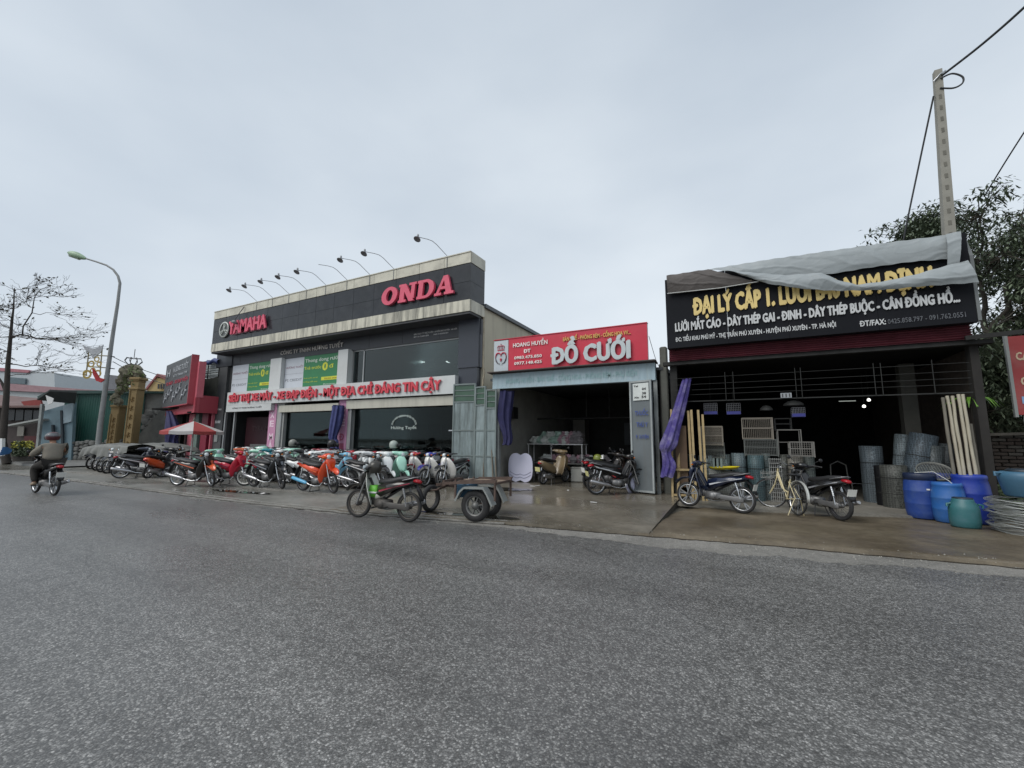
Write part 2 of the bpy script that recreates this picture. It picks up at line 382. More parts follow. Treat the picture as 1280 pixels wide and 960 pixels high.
    l(w.outputs[0], rw.inputs[0]); l(rw.outputs[0], b.inputs['Roughness'])
    bp = n('ShaderNodeBump'); bp.inputs['Strength'].default_value = bump; bp.inputs['Distance'].default_value = .006; l(hsrc, bp.inputs['Height']); l(bp.outputs[0], b.inputs['Normal'])
    return m
M_ASPH = ground_mat('asphalt', (.100, .098, .094), (.148, .146, .140), stones=(.68, .68, .66), sscale=72, rough=(.20, .48), big=.22, bump=.6, wet=(.3, .7), lanes=True)
M_STRIP = ground_mat('gutter_concrete', (.135, .13, .118), (.22, .21, .19), stones=(.4, .39, .36), sscale=60, rough=(.5, .75), big=.9, bump=.5, fleck=.5)
M_FORE = ground_mat('forecourt_concrete', (.115, .112, .098), (.225, .218, .195), rough=(.10, .5), big=.45, bump=.35, wet=(.40, .58), fleck=.3)
M_RAMP = ground_mat('ramp_concrete', (.10, .088, .068), (.20, .178, .142), rough=(.12, .45), big=.7, bump=.35, wet=(.42, .6), fleck=.5)
M_DIRT = ground_mat('yard_dirt', (.075, .058, .036), (.155, .128, .088), rough=(.28, .75), big=.9, bump=.9, wet=(.38, .6), fleck=.6)
M_SLAB = ground_mat('shop_slab', (.16, .15, .13), (.25, .235, .20), rough=(.3, .7), big=1.2, bump=.3, fleck=.2)
M_SOIL = ground_mat('soil', (.07, .065, .05), (.11, .10, .08), rough=(.7, .9), big=.1)
M_FARPAVE = ground_mat('far_pavement', (.16, .16, .155), (.23, .23, .22), rough=(.3, .6), big=.3)

struct('ground', MB().box(-900, 900, -700, 900, -.5, -.02), M_SOIL)
KERB = [(-200, 4.6), (-60, 5.7), (-28.2, 6.12), (-20.4, 6.35), (-13.9, 6.35), (-10.5, 6.42), (-7.5, 6.62), (-3.9, 7.30), (-1.5, 7.63), (.43, 7.95), (1.58, 8.02), (3.16, 8.2), (8, 8.6), (40, 11.4), (120, 17)]
def interp(T, x):
    for (a, b), (c, d) in zip(T, T[1:]):
        if a <= x <= c: return b+(d-b)*(x-a)/(c-a)
    return T[0][1] if x < T[0][0] else T[-1][1]
def kerb(x): return interp(KERB, x)
def jag(x, s, k): return noise.noise(Vector((x*s, k, 0)))
def xs_(a, b, st):
    n_ = max(1, int((b-a)/st)); return [a+(b-a)*i/n_ for i in range(n_+1)]
def strip(name, xs, f0, f1, z, m, th=.3, z1=None):
    mb = MB(); vs = []; z1 = z1 if callable(z1) else (lambda x, zz=(z if z1 is None else z1): zz); n_ = len(xs)
    for x in xs: vs += [(x, f0(x), z), (x, f1(x), z1(x)), (x, f0(x), -.3)]
    fs = []
    for i in range(n_-1):
        a = i*3; fs.append((a, a+3, a+4, a+1)); fs.append((a+2, a+5, a+3, a))
    mb.add(vs, fs); return struct(name, mb, m)
xr = xs_(-200, -30, 6)+xs_(-29.5, 16, .12)+xs_(17, 120, 5)
strip('road', xr, lambda x: -90, lambda x: kerb(x)-.005, 0.0, M_ASPH)
# pale broken gutter strip between asphalt and kerb, wide on the right, thin on the left
GW = [(-29, .05), (-14, .10), (-6, .16), (-4, .24), (-1.8, .60), (0, .82), (1.6, .58), (3, .56), (9, .5), (16, .3)]
strip('gutter', xs_(-29, 16, .07), lambda x: kerb(x)-interp(GW, x)+.20*jag(x, 1.3, 1)+.10*jag(x, 5, 4)+.06*jag(x, 17, 2), lambda x: kerb(x)+.015*jag(x, 7, 3), .004, M_STRIP)

def kj(x): return kerb(x)+.05*jag(x, 3.1, 9)+.03*jag(x, 13, 5)
strip('pavement', xs_(-29, -8.0, .12), lambda x: kj(x), lambda x: 8.8, .055, M_FORE, z1=.062)
strip('kerb', xs_(-29, -4.0, .15), lambda x: kj(x)-.04+.02*jag(x, 5, 8), lambda x: kj(x)+.10, .03, M_STRIP, z1=.064)
strip('wet_seam', xs_(-60, 16, .1), lambda x: kj(x)-.075+.05*jag(x, 4, 21)+.03*jag(x, 15, 22), lambda x: kj(x)-.035, .009, mat('wet_dirt', (.022, .019, .015), rough=.25, var=.4), z1=.012)  # wet dirt line at the kerb foot, its dark colour also painting the step's shade
# showroom terrace: one low step with a pale edge
EDGE = [(-28, 7.3), (-16.8, 7.85), (-14.9, 8.02), (-11.9, 8.06), (-9.1, 8.28), (-7.9, 8.5)]
strip('terrace', xs_(-28, -7.9, .5), lambda x: interp(EDGE, x), lambda x: 12.95, .09, M_FORE, z1=.1)
strip('terrace_edge', xs_(-28, -7.9, .5), lambda x: interp(EDGE, x)-.03, lambda x: interp(EDGE, x)+.035, .094, M_STRIP)
strip('ramp', xs_(-8.02, -1.42, .12), lambda x: kj(x), lambda x: 12.6, .055, M_RAMP, z1=lambda x: .17)
# the cut side of the ramp towards the yard
mb = MB(); mb.add([(-1.42, kj(-1.42)+.9, .07), (-1.42, 12.6, .17), (-1.42, 12.6, -.2), (-1.42, kj(-1.42)+.9, -.2)], [(0, 1, 2, 3)])
struct('ramp_side', mb, mat('ramp_side_dark', (.04, .036, .03), rough=.8))
def yardz(x, y): 
    base = .05 - .05*max(0, min(1, (x+1.4)/.0001))*0
    return .05+.02*noise.noise(Vector((x*.8, y*.8, 3)))+.012*noise.noise(Vector((x*3, y*3, 6)))-.10*max(0, 1-(x+1.4)/.7)*max(0, min(1, (y-9)/2))
mb = MB(); xs = xs_(-1.6, 16, .16); ny = 40; vs = []
for x in xs:
    for j in range(ny+1):
        y0 = kj(x); y = y0+(16.5-y0)*j/ny; vs.append((x, y, yardz(x, y) if j else .045))
    vs.append((x, kj(x), -.2))
k = ny+2; fs = []
for i in range(len(xs)-1):
    for j in range(ny): a = i*k+j; fs.append((a, a+k, a+k+1, a+1))
    fs.append((i*k+ny+1, (i+1)*k+ny+1, (i+1)*k, i*k))
mb.add(vs, fs, True); struct('yard', mb, M_DIRT)
struct('shop_slab', MB().prism([(-1.42, 11.35), (.2, 11.15), (1.8, 11.5), (3.1, 11.9), (4.2, 12.2), (4.6, 20), (-1.42, 20)], .02, .095, 'xy'), M_SLAB)
# far left pavement with its raised kerb
strip('far_apron', xs_(-120, -29, 2), lambda x: kerb(x), lambda x: interp([(-120, 7.5), (-60, 7.6), (-29, 8.3)], x), .004, M_FORE)
strip('far_pavement', xs_(-120, -29, 2), lambda x: interp([(-120, 7.5), (-60, 7.6), (-29, 8.3)], x), lambda x: 20, .13, M_FARPAVE)
strip('left_pavement', xs_(-29, -24.4, 1), lambda x: 8.7, lambda x: 20, .066, M_FORE)
# grit and crumbs of broken concrete along the edge
mb = MB(); rg = random.Random(3)
for i in range(900):
    x = rg.uniform(-7, 9); y = kerb(x)+rg.gauss(-.12, .22); s_ = rg.uniform(.004, .018)*(1.5 if rg.random() < .05 else 1)
    z = .004 if y < kerb(x) else .06
    if y > kerb(x)+.3: continue
    q = [(x+rg.uniform(-s_, s_), y+rg.uniform(-s_, s_), z) for _ in range(3)]
    mb.add(q+[(x, y, z+s_*.9)], [(0, 1, 3), (1, 2, 3), (2, 0, 3)])
mp = mat('puddle_water', (.03, .028, .022), rough=.03, var=.1, spec=.8)
def puddle(cx0, cy0, a, b, z, seed, ang=.1):
    m_ = MB(); pts = []
    for i in range(40):
        t = 2*PI*i/40; r_2 = 1+.35*noise.noise(Vector((math.cos(t)*1.5, math.sin(t)*1.5, seed)))+.12*noise.noise(Vector((math.cos(t)*5, math.sin(t)*5, seed)))
        x, y = a*r_2*math.cos(t), b*r_2*math.sin(t); pts.append((cx0+x*math.cos(ang)-y*math.sin(ang), cy0+x*math.sin(ang)+y*math.cos(ang), z))
    m_.add(pts, [tuple(range(40))]); struct('puddle', m_, mp)
puddle(-5.45, 7.42, .62, .16, .066, 1); puddle(-4.35, 7.55, .5, .14, .067, 5); puddle(-6.3, 11.2, .9, .35, .152, 2); puddle(-2.0, 8.3, .3, .12, .07, 4); puddle(-12.6, 7.3, 1.2, .18, .067, 7)
tag(mb.build('gravel', mat('grit', (.3, .29, .26), rough=.9)), 'loose grit and crumbs of concrete along the road edge', 'gravel', kind='stuff')
# ================================================================ showroom
M_CREAM = mat('cream_cladding', '#c9c5b4', rough=.5, var=.1, scale=.9, dirt=.85, dcol=(.10, .10, .085), dscale=1.3, streak=1)
M_CREAMT = mat('cream_cladding_top', '#c6c3b3', rough=.5, var=.14, scale=.9, dirt=.55, dcol=(.20, .19, .16), dscale=1.4)
M_BLKT = mat('black_tile', (.028, .031, .036), rough=.22, var=.35, scale=1.3, dirt=.3, dcol=(.08, .085, .085), dscale=1.5, spec=.35)
M_DKWALL = mat('dark_fascia', (.030, .033, .040), rough=.38, var=.15, scale=.8, dirt=.2, dcol=(.07, .07, .07))
M_DKPIL = mat('dark_pillar', (.040, .046, .060), rough=.3, var=.12, scale=.8)
M_GRAYP = mat('grey_render', '#9b9d9a', rough=.6, var=.12)
M_LTPANEL = mat('light_alu_panel', '#c4c7c6', rough=.4, var=.07, scale=.8, dirt=.25, dcol=(.25, .25, .23), dscale=.9)
M_REDL = mat('faded_red_letter', '#d4566e', rough=.45, var=.12, scale=4)
M_REDL2 = mat('red_letter', '#cc4450', rough=.45, var=.15, scale=3)
M_CHROME = mat('steel', (.55, .56, .57), rough=.25, metal=1, var=.1)
M_ALU = mat('aluminium_frame', (.36, .37, .37), rough=.45, metal=.6, var=.1)
M_DARKIN = mat('dark_interior', (.022, .024, .026), rough=.7, var=.2)
M_SHUT = mat('cream_shutter_box', '#b9b7aa', rough=.5, var=.08, dirt=.3, dscale=1, streak=1, dcol=(.2, .19, .16))
M_GLASS = glass('shop_glass', (.34, .38, .38), .30, refl=.45); M_GLASSU = glass('upper_glass', (.40, .44, .44), .30, rough=.06, refl=1.6)
M_BLACK = mat('black_plastic', (.018, .018, .019), rough=.42, var=.2)
M_WHITE = mat('white_plastic', '#dcdcda', rough=.4, var=.06)

showroom = thing('showroom_building', 'two-storey motorcycle showroom with black and cream parapet band and big red sign letters', 'building', (-16.4, 12.9, .06), world=True)
X0, X1 = -24.72, -8.15
core = MB(); core.box(X0+.03, X1-.03, 12.15, 13.08, 6.12, 8.27); core.build('parapet', M_BLKT, showroom)
npan = 14; w = (X1-X0)/npan
pt = MB().box(0, w-.015, 0, .05, 0, .395).mesh('panel', M_CREAMT)
pl = MB().box(0, w-.015, 0, .05, 0, .425).mesh('panel', M_CREAM)
pk1 = MB().box(0, w-.012, 0, .03, 0, .665).mesh('panel', M_BLKT)
for i in range(npan):
    x = X0+i*w
    put(pt, 'panel', showroom, (x+.008, 12.10+.006*random.random(), 7.90)); put(pl, 'panel', showroom, (x+.008, 12.10+.006*random.random(), 6.105))
    for z in (6.54, 7.215): put(pk1, 'panel', showroom, (x+.006, 12.122+.004*random.random(), z))
for z0, z1, m_, o_ in ((7.90, 8.295, M_CREAMT, 0), (6.105, 6.53, M_CREAM, 0), (6.54, 7.205, M_BLKT, .02), (7.215, 7.88, M_BLKT, .02)):
    MB().box(X1-.05, X1-o_+.012, 12.155, 13.08, z0, z1).build('panel', m_, showroom)
    MB().box(X0-.012+o_, X0+.05, 12.155, 13.08, z0, z1).build('panel', m_, showroom)
MB().box(X0, X1, 12.08, 13.1, 8.296, 8.33).build('coping', M_CREAMT, showroom)
MB().box(X0+.02, X1-.02, 12.14, 12.9, 6.02, 6.10).build('soffit', mat('soffit_dark', (.05, .052, .055), rough=.6), showroom)
# dark fascia below, in panels
for i in range(9):
    xa = -25.2+i*(17.03/9)
    MB().box(xa+.006, xa+17.03/9-.006, 12.9, 13.05, 5.44, 6.02).build('fascia_panel', M_DKWALL, showroom)
# side wall to the right, cream render, with sloping grey roof edge
mb = MB(); mb.prism([(13.08, .05), (27, .05), (27, 6.4), (13.08, 6.5)], -8.35, -8.17, 'yz'); mb.build('side_wall', mat('cream_render', '#c2bba6', rough=.8, var=.10, scale=.6, dirt=.4, dscale=.6, dcol=(.30, .27, .21), streak=1), showroom)
mb = MB(); mb.bar((-8.12, 13.05, 6.55), (-8.12, 27, 6.44), .12, .14); mb.build('roof_edge', mat('roof_edge_grey', (.10, .11, .12), rough=.5), showroom)
MB().box(-24.6, -8.2, 13.2, 27, 6.3, 6.42).build('roof', M_DARKIN, showroom)
mb = MB(); mb.tube([(-8.10, 12.98, 6.1), (-8.10, 12.99, 4.2), (-8.05, 12.99, 4.0), (-8.10, 12.99, 3.7), (-8.10, 12.99, .4)], .035, 8); mb.build('drainpipe', mat('stained_pipe', '#a39a86', rough=.7, dirt=.6), showroom)
# right corner pillar
MB().box(-9.08, -8.19, 12.78, 13.3, 4.21, 6.02).build('pillar', M_DKPIL, showroom)
MB().box(-9.08, -8.26, 12.82, 13.3, .05, 4.205).build('pillar', M_DKPIL, showroom)
# left dark wall strip
MB().box(-25.55, -24.05, 12.86, 13.3, 5.44, 6.6).build('wall', M_DKWALL, showroom)
MB().box(-25.2, -24.42, 12.88, 13.3, .05, 5.43).build('wall', mat('dark_grey_wall', (.06, .063, .066), rough=.6, var=.2, dirt=.3, dcol=(.12, .12, .11)), showroom)
# upper storey posters and pillars
def poster(xa, xb, xc, z0, z1, tilt=0):
    p = MB().box(xa, xb, 12.93, 12.96, z0, z1).build('poster', mat('poster_white', '#c3c8cf', rough=.5, var=.05), showroom)
    g_ = MB().box(xb+.01, xc, 12.92, 12.95, z0+.05, z1+.02).build('poster', mat('poster_green', '#2f7a4d', rough=.45, var=.06), showroom)
    W = xc-xb; h = z1-z0; my = mat('poster_yellow', '#c8cc3e', rough=.5); mw = mat('poster_print_white', '#d4ddd2', rough=.5); mg = mat('poster_print_grey', '#6d7077', rough=.5); mr = mat('poster_print_red', '#8c6a76', rough=.5)
    sign_text('Thong dong rước', xb+.1, xc-.02, z0+h*.80, .17, 12.919, mw, g_, .004, .01)
    sign_text('Trả trước', xb+.06, xb+W*.5, z0+h*.57, .14, 12.919, my, g_, .004, .01)
    sign_text('0', xb+W*.53, xb+W*.68, z0+h*.5, .38, 12.919, my, g_, .004, .03)
    sign_text('đ', xb+W*.72, xb+W*.83, z0+h*.56, .18, 12.919, my, g_, .004, .02)
    MB().obox((xc-W*.24, 12.915, z0+h*.24), (W*.48, .006, .16), None, .05).build('lettering', my, g_)
    sign_text('THONG DONG', xc-W*.40, xc-W*.02, z0+h*.215, .065, 12.911, mat('poster_print_brown', '#8a5a20'), g_, .004, .01)
    sign_text('Trả trước chỉ từ', xb+.08, xb+W*.42, z0+h*.28, .05, 12.919, my, g_, .004, .0)
    sign_text('0 đồng mỗi ngày', xb+.08, xb+W*.42, z0+h*.16, .05, 12.919, my, g_, .004, .0)
    sign_text('0hotranuoc.vn', xc-W*.42, xc-W*.02, z0+h*.05, .06, 12.919, mw, g_, .004, .0)
    sign_text('HƯƠNG TUYẾT', xa+.08, xb-.04, z0+h*.66, .10, 12.929, mr, p, .004, .01)
    sign_text('PS CREDIT', xa+.08, xb-.08, z0+h*.24, .13, 12.929, mg, p, .004, .0)
    MB().box(xa+.02, xb-.02, 12.926, 12.93, z0+h*.48, z0+h*.485).build('lettering', mg, p)
poster(-24.0, -22.55, -20.45, 3.94, 5.44)
poster(-19.5, -18.1, -15.60, 3.94, 5.44)
MB().box(-24.42, -24.02, 13.0, 13.3, 3.95, 5.43).build('wall', M_DARKIN, showroom)
for xa, xb in ((-20.38, -19.52), (-15.52, -14.90)):
    MB().box(xa, xb, 12.72, 13.2, 3.94, 5.48).build('pillar', M_LTPANEL, showroom)
# upper glass
win = MB().box(-14.9, -9.08, 13.02, 13.04, 3.95, 5.43).build('window', M_GLASSU, showroom)
mb = MB()
for a in (-14.86, -14.2, -9.12): mb.box(a-.03, a+.03, 12.98, 13.06, 3.95, 5.43)
mb.box(-14.9, -9.08, 12.98, 13.06, 5.38, 5.44); mb.build('frame', M_ALU, win)
# main sign band in panels with red letters
for i in range(7):
    xa = -23.68+i*(14.62/7); 
    if i == 6: xb = -9.06
    else: xb = xa+14.62/7
    MB().box(xa+.005, xb-.005, 12.6, 12.85, 3.25, 3.93).build('sign_panel', M_LTPANEL, showroom)
MB().box(-23.68, -19.88, 12.6, 12.85, 2.91, 3.245).build('sign_panel', M_LTPANEL, showroom)
sign_text('SIÊU THỊ XE MÁY - XE ĐẠP ĐIỆN - MỘT ĐỊA CHỈ ĐÁNG TIN CẬY', -23.42, -9.66, 3.42, .37, 12.575, M_REDL2, showroom, .05, .036, split=True)
sign_text('CÔNG TY TNHH HƯƠNG TUYẾT', -23.1, -20.6, 3.05, .07, 12.597, mat('print_dark', (.06, .06, .07)), showroom, .004, .02)
sign_text('CÔNG TY TNHH HƯƠNG TUYẾT', -19.85, -15.42, 5.66, .20, 12.88, mat('letter_silver', '#c5bfb8', rough=.3, metal=.3), showroom, .03, .0, split=True)
sign_text('BÁN CHẠY: TT PHÚ XUYÊN - HUYỆN PHÚ XUYÊN - HÀ NỘI', -11.35, -9.25, 5.74, .06, 12.893, M_WHITE, showroom, .004, .005)
sign_text('ĐT: 04 33.854.854', -11.35, -10.6, 5.63, .06, 12.893, M_WHITE, showroom, .004, .005)
sign_text('FAX: 04 33.854.854', -10.35, -9.65, 5.63, .06, 12.893, M_WHITE, showroom, .004, .005)
# parapet lettering
sign_text('YAMAHA', -22.98, -19.78, 6.86, .68, 12.03, M_REDL, showroom, .07, .032, split=True)
mb = MB(); mb.box(-22.9, -20.1, 12.095, 12.11, 6.84, 7.54); mb.build('letter_backing', mat('faded_pink', '#a2707c', rough=.6), showroom)
# round emblem with three tuning forks
ec = (-23.53, 12.06, 7.19)
em = MB(); em.lathe([(.36, -.03), (.42, -.03), (.42, .03), (.36, .03), (.36, -.03)], ec, 32, 'y'); em = em.build('emblem', mat('emblem_silver', '#b9beb8', rough=.35), showroom)
mb = MB()
for k in range(3):
    a = PI/2+k*2*PI/3; d = Vector((math.cos(a), 0, math.sin(a))); p = Vector((-d.z, 0, d.x)); o = Vector(ec)
    mb.bar(o+d*.02, o+d*.14, .05, .05)
    for s_ in (-1, 1): mb.bar(o+d*.13+p*.055*s_, o+d*.36+p*.055*s_, .045, .04)
    mb.bar(o+d*.14-p*.075, o+d*.14+p*.075, .045, .04)
mb.build('emblem_mark', mat('emblem_silver', '#b9beb8'), em)
MB().lathe([(0, .02), (.355, .02)], ec, 32, 'y').build('emblem_ground', mat('emblem_dark', (.10, .11, .11)), em)
# ONDA, slab serif, slightly leaning
def slab(ch, x, w_, h, z):
    m_ = MB(); st = w_*.27; sr = h*.13; sh = .10*h
    def P(u, v): return (x+u+sh*(v/h), z+v)
    cnt_ = [0]
    def q(*pts): cnt_[0] += 1; m_.prism([P(*p) for p in pts], 11.99-.0007*cnt_[0], 12.09)
    if ch == 'O':
        n_ = 28; o_ = [(w_/2+w_/2*math.cos(t), h/2+h*.51*math.sin(t)) for t in [2*PI*i/n_ for i in range(n_)]]
        i_ = [(w_/2+w_*.20*math.cos(t), h/2+h*.32*math.sin(t)) for t in [2*PI*i/n_ for i in range(n_)]]
        for a in range(n_): b = (a+1) % n_; q(o_[a], o_[b], i_[b], i_[a])
    if ch == 'N':
        q((.06*w_, sr), (.06*w_+st, sr), (.06*w_+st, h-sr), (.06*w_, h-sr)); q((w_*.72, sr), (w_*.92, sr), (w_*.92, h-sr), (w_*.72, h-sr))
        q((0, 0), (w_*.46, 0), (w_*.46, sr), (0, sr)); q((w_*.58, h-sr), (w_, h-sr), (w_, h), (w_*.58, h)); q((-.02*w_, h-sr), (w_*.36, h-sr), (w_*.36, h), (-.02*w_, h))
        q((w_*.12, h-.02), (w_*.40, h-.02), (w_*.92, 0), (w_*.64, 0))
    if ch == 'D':
        q((.06*w_, sr), (.06*w_+st, sr), (.06*w_+st, h-sr), (.06*w_, h-sr)); q((0, 0), (w_*.5, 0), (w_*.5, sr*1.1), (0, sr*1.1)); q((0, h-sr*1.1), (w_*.5, h-sr*1.1), (w_*.5, h), (0, h))
        n_ = 14; o_ = [(w_*.5+w_*.5*math.cos(t), h/2+h*.5*math.sin(t)) for t in [-PI/2+PI*i/n_ for i in range(n_+1)]]
        i_ = [(w_*.5+w_*.22*math.cos(t), h/2+(h*.5-sr*1.1)*math.sin(t)) for t in [-PI/2+PI*i/n_ for i in range(n_+1)]]
        for a in range(n_): q(o_[a], o_[a+1], i_[a+1], i_[a])
    if ch == 'A':
        q((w_*.10, sr), (w_*.24, sr), (w_*.56, h), (w_*.42, h)); q((w_*.62, sr), (w_*.92, sr), (w_*.66, h), (w_*.42, h))
        q((w_*.28, h*.30), (w_*.74, h*.30), (w_*.70, h*.44), (w_*.34, h*.44)); q((0, 0), (w_*.38, 0), (w_*.38, sr), (0, sr)); q((w_*.54, 0), (w_*1.04, 0), (w_*1.04, sr), (w_*.54, sr))
    return m_
for ch, x, w_ in (('O', -12.34, .82), ('N', -11.45, .86), ('D', -10.52, .80), ('A', -9.68, .84)):
    slab(ch, x, w_, .72, 6.83).build('letter', M_REDL, showroom)
# pillars, posts, roller boxes
mpink = mat('pink_banner', '#c08aa8', rough=.6, var=.08); mpk2 = mat('pink_print_red', '#a8506e', rough=.6)
for i, (xa, xb, txt) in enumerate(((-20.27, -19.70, 'XE MÁY'), (-15.34, -14.80, 'XE ĐIỆN'))):
    pl_ = MB().box(xa-.02, xb+(.55 if i == 0 else .25), 12.82, 13.2, .06, 3.25).build('pillar', M_GRAYP, showroom)
    bn = MB().box(xa, xb, 12.79, 12.815, .12, 3.24).build('banner', mpink, pl_)
    z = 2.55
    for ch in txt:
        if ch != ' ': sign_text(ch, xa+.12, xb-.12, z, .30, 12.787, mat('banner_print', '#e3c9d6') if i % 2 == 0 or ch in 'XE' else mpk2, bn, .004, .03)
        z -= .42 if ch != ' ' else .2
MB().box(-19.40, -15.30, 12.70, 12.95, 2.80, 3.12).build('roller_box', M_SHUT, showroom)
MB().box(-14.80, -9.20, 12.70, 12.95, 2.84, 3.20).build('roller_box', M_SHUT, showroom)
for x in (-19.35, -15.45, -14.62, -9.2, -24.05, -23.2):
    MB().box(x, x+.09, 12.76, 12.86, .06, 2.9).build('door_post', M_ALU, showroom)
MB().box(-19.25, -15.45, 12.98, 13.0, .08, 2.80).build('window', M_GLASS, showroom)
MB().box(-14.55, -9.2, 12.98, 13.0, .08, 2.84).build('window', M_GLASS, showroom)
# circle of white script letters on the right glass
mb = MB(); c0 = at(505, 530, 12.97); rr = random.Random(5)
for k in range(34):
    a = R(8)+R(164)*k/33; p = Vector((c0.x+.62*math.cos(a), 12.96, 2.13+.38*math.sin(a))); mb.obox(p, (.05+.03*rr.random(), .006, .03+.05*rr.random()), Matrix.Rotation(rr.random()*3, 3, 'Y'))
mb.build('glass_decal', mat('decal_white', '#b9c4bf'), showroom)
sign_text('Hương Tuyết', c0.x-.66, c0.x+.66, 1.98, .12, 12.955, mat('decal_white', '#b9c4bf'), showroom, .004, .01)
# interior: floors, back wall, inner grid of steel window frames, red board in the left bay
MB().box(-24.4, -8.4, 12.97, 19, 3.3, 3.5).build('floor_slab', M_DARKIN, showroom)
MB().box(-24.4, -8.4, 19, 19.2, .05, 6.2).build('back_wall', mat('inner_wall', (.12, .125, .12), rough=.8), showroom)
MB().box(-24.6, -24.42, 13.3, 19, .05, 6.3).build('side_wall', M_DARKIN, showroom)
MB().box(-19.9, -19.75, 13.2, 19, .05, 3.3).build('inner_wall', M_DARKIN, showroom)
MB().box(-24.4, -8.4, 12.98, 19, .1, .115).build('floor', mat('inner_floor', (.10, .10, .095), rough=.25), showroom)
mb = MB()
for p in ((466, 0), (490, 0), (513, 0), (533, 0), (552, 0), (450, 0)):
    x = at(p[0], 540, 14.5).x; mb.box(x-.03, x+.03, 14.48, 14.54, .1, 2.3)
for z in (1.55, 2.27): mb.box(-15.9, -10.4, 14.47, 14.53, z-.03, z+.03)
mb.box(-15.9, -10.4, 14.56, 14.6, 2.3, 3.3)
mb.build('inner_frame', mat('inner_frame_grey', (.17, .18, .18), rough=.5), showroom)
MB().box(-24.0, -20.3, 13.9, 13.95, .9, 2.7).build('inner_board', mat('maroon_board', (.045, .012, .018), rough=.5), showroom)
sign_text('TYRA MOTOR', -23.4, -20.8, 1.95, .28, 13.89, mat('maroon_print', (.09, .05, .055)), showroom, .004, .02)
MB().box(-23.0, -20.5, 13.6, 13.7, .7, 1.25).build('inner_counter', mat('counter_grey', (.14, .14, .14)), showroom)
ml = mat('ceiling_tube', (1, 1, .98), emit=4)
for x, y, z in ((-13.2, 15.3, 4.60), (-9.35, 14.0, 4.55), (-12.0, 16.5, 4.75)):
    MB().box(x-.35, x+.35, y-.12, y+.12, z+.55, z+.6).build('ceiling_lamp', ml, showroom)
mb = MB(); mb.box(-13.4, -11.4, 15.8, 16.1, 4.9, 5.1); mb.box(-12.8, -12.7, 15.9, 16, 5.1, 5.4); mb.lathe([(0, 0), (.5, 0), (.55, .15), (.4, .2), (0, .2)], (-10.6, 15, 4.95), 18)
mb.build('inner_furniture', mat('inner_grey', (.08, .09, .09)), showroom)
sign_text('ĐT 0433', -25.1, -24.62, 3.05, .09, 12.876, M_WHITE, showroom, .004, .02)
sign_text('BẢO HÀNH', -25.12, -24.62, 2.35, .14, 12.876, M_WHITE, showroom, .004, .03)
MB().box(-25.0, -24.7, 12.84, 12.878, 1.35, 1.75).build('meter_box', mat('meter_grey', '#8f9390'), showroom)

# floodlights on gooseneck arms over the parapet
def flood(xb, zb, drop=False, reach=1.1, head=True, i=0):
    labels = ['leftmost of the upright floodlights over the parapet, its head crossing its neighbour', 'second floodlight from the left on the parapet', 'third floodlight from the left on the parapet', 'fourth floodlight from the left on the parapet', 'middle floodlight on the parapet, fifth from the left',
              'floodlight arm on the parapet that has lost its lamp head', 'third floodlight from the right on the parapet', 'second floodlight from the right on the parapet', 'rightmost floodlight on the parapet, above the big red letters']
    t = thing('floodlight', labels[i], 'lamp', (xb, 12.12, zb), group='floodlights along the showroom parapet', world=True)
    lean = -.35
    pts = [(xb, 12.09, zb-.45), (xb, 12.09, zb), (xb+lean*.7, 11.75, zb+.36), (xb+lean*.9, 11.6, zb+.44), (xb+lean*1.1, 11.4, zb+.44), (xb+lean*1.5, 11.05, zb+.40)]
    MB().tube(pts, .012, 6).build('arm', mat('lamp_arm_grey', (.30, .31, .32), rough=.5), t)
    if head:
        M_ = Matrix.Rotation(R(-28), 3, 'X')
        h_ = MB(); h_.lathe([(.0, .08), (.04, .08), (.05, .05), (.12, -.02), (.13, -.04), (.115, -.035), (0, -.02)], (xb+lean*1.5, 11.03, zb+.33), 14, 'z', True, M_)
        h_.build('lamp_head', mat('lamp_head_grey', (.20, .21, .22), rough=.45), t)
        MB().lathe([(.03, .0), (.04, .06), (.03, .12), (0, .12)], (xb+lean*1.5, 11.05, zb+.38), 8).build('ballast', mat('lamp_arm_grey', (.2, .2, .2)), t)
for i, x in enumerate((-20.9, -19.64, -18.39, -17.13, -15.83, -14.49, -13.15, -11.83, -9.2)):
    flood(x, 8.34, head=(i != 5), i=i)
t = thing('floodlight', 'broken floodlight hanging down in front of the left parapet letters', 'lamp', (-21.9, 12.1, 8.3), world=True)
MB().tube([(-21.9, 12.06, 8.2), (-22.1, 11.9, 7.75), (-22.25, 11.85, 7.5)], .02, 6).build('arm', mat('lamp_arm_dark', (.09, .09, .1)), t)
MB().lathe([(0, .1), (.06, .08), (.17, -.04), (.15, -.04), (0, -.02)], (-22.2, 11.82, 7.38), 12, 'z', True, Matrix.Rotation(R(35), 3, 'Y')).build('lamp_head', mat('lamp_head_grey', (.1, .1, .1)), t)

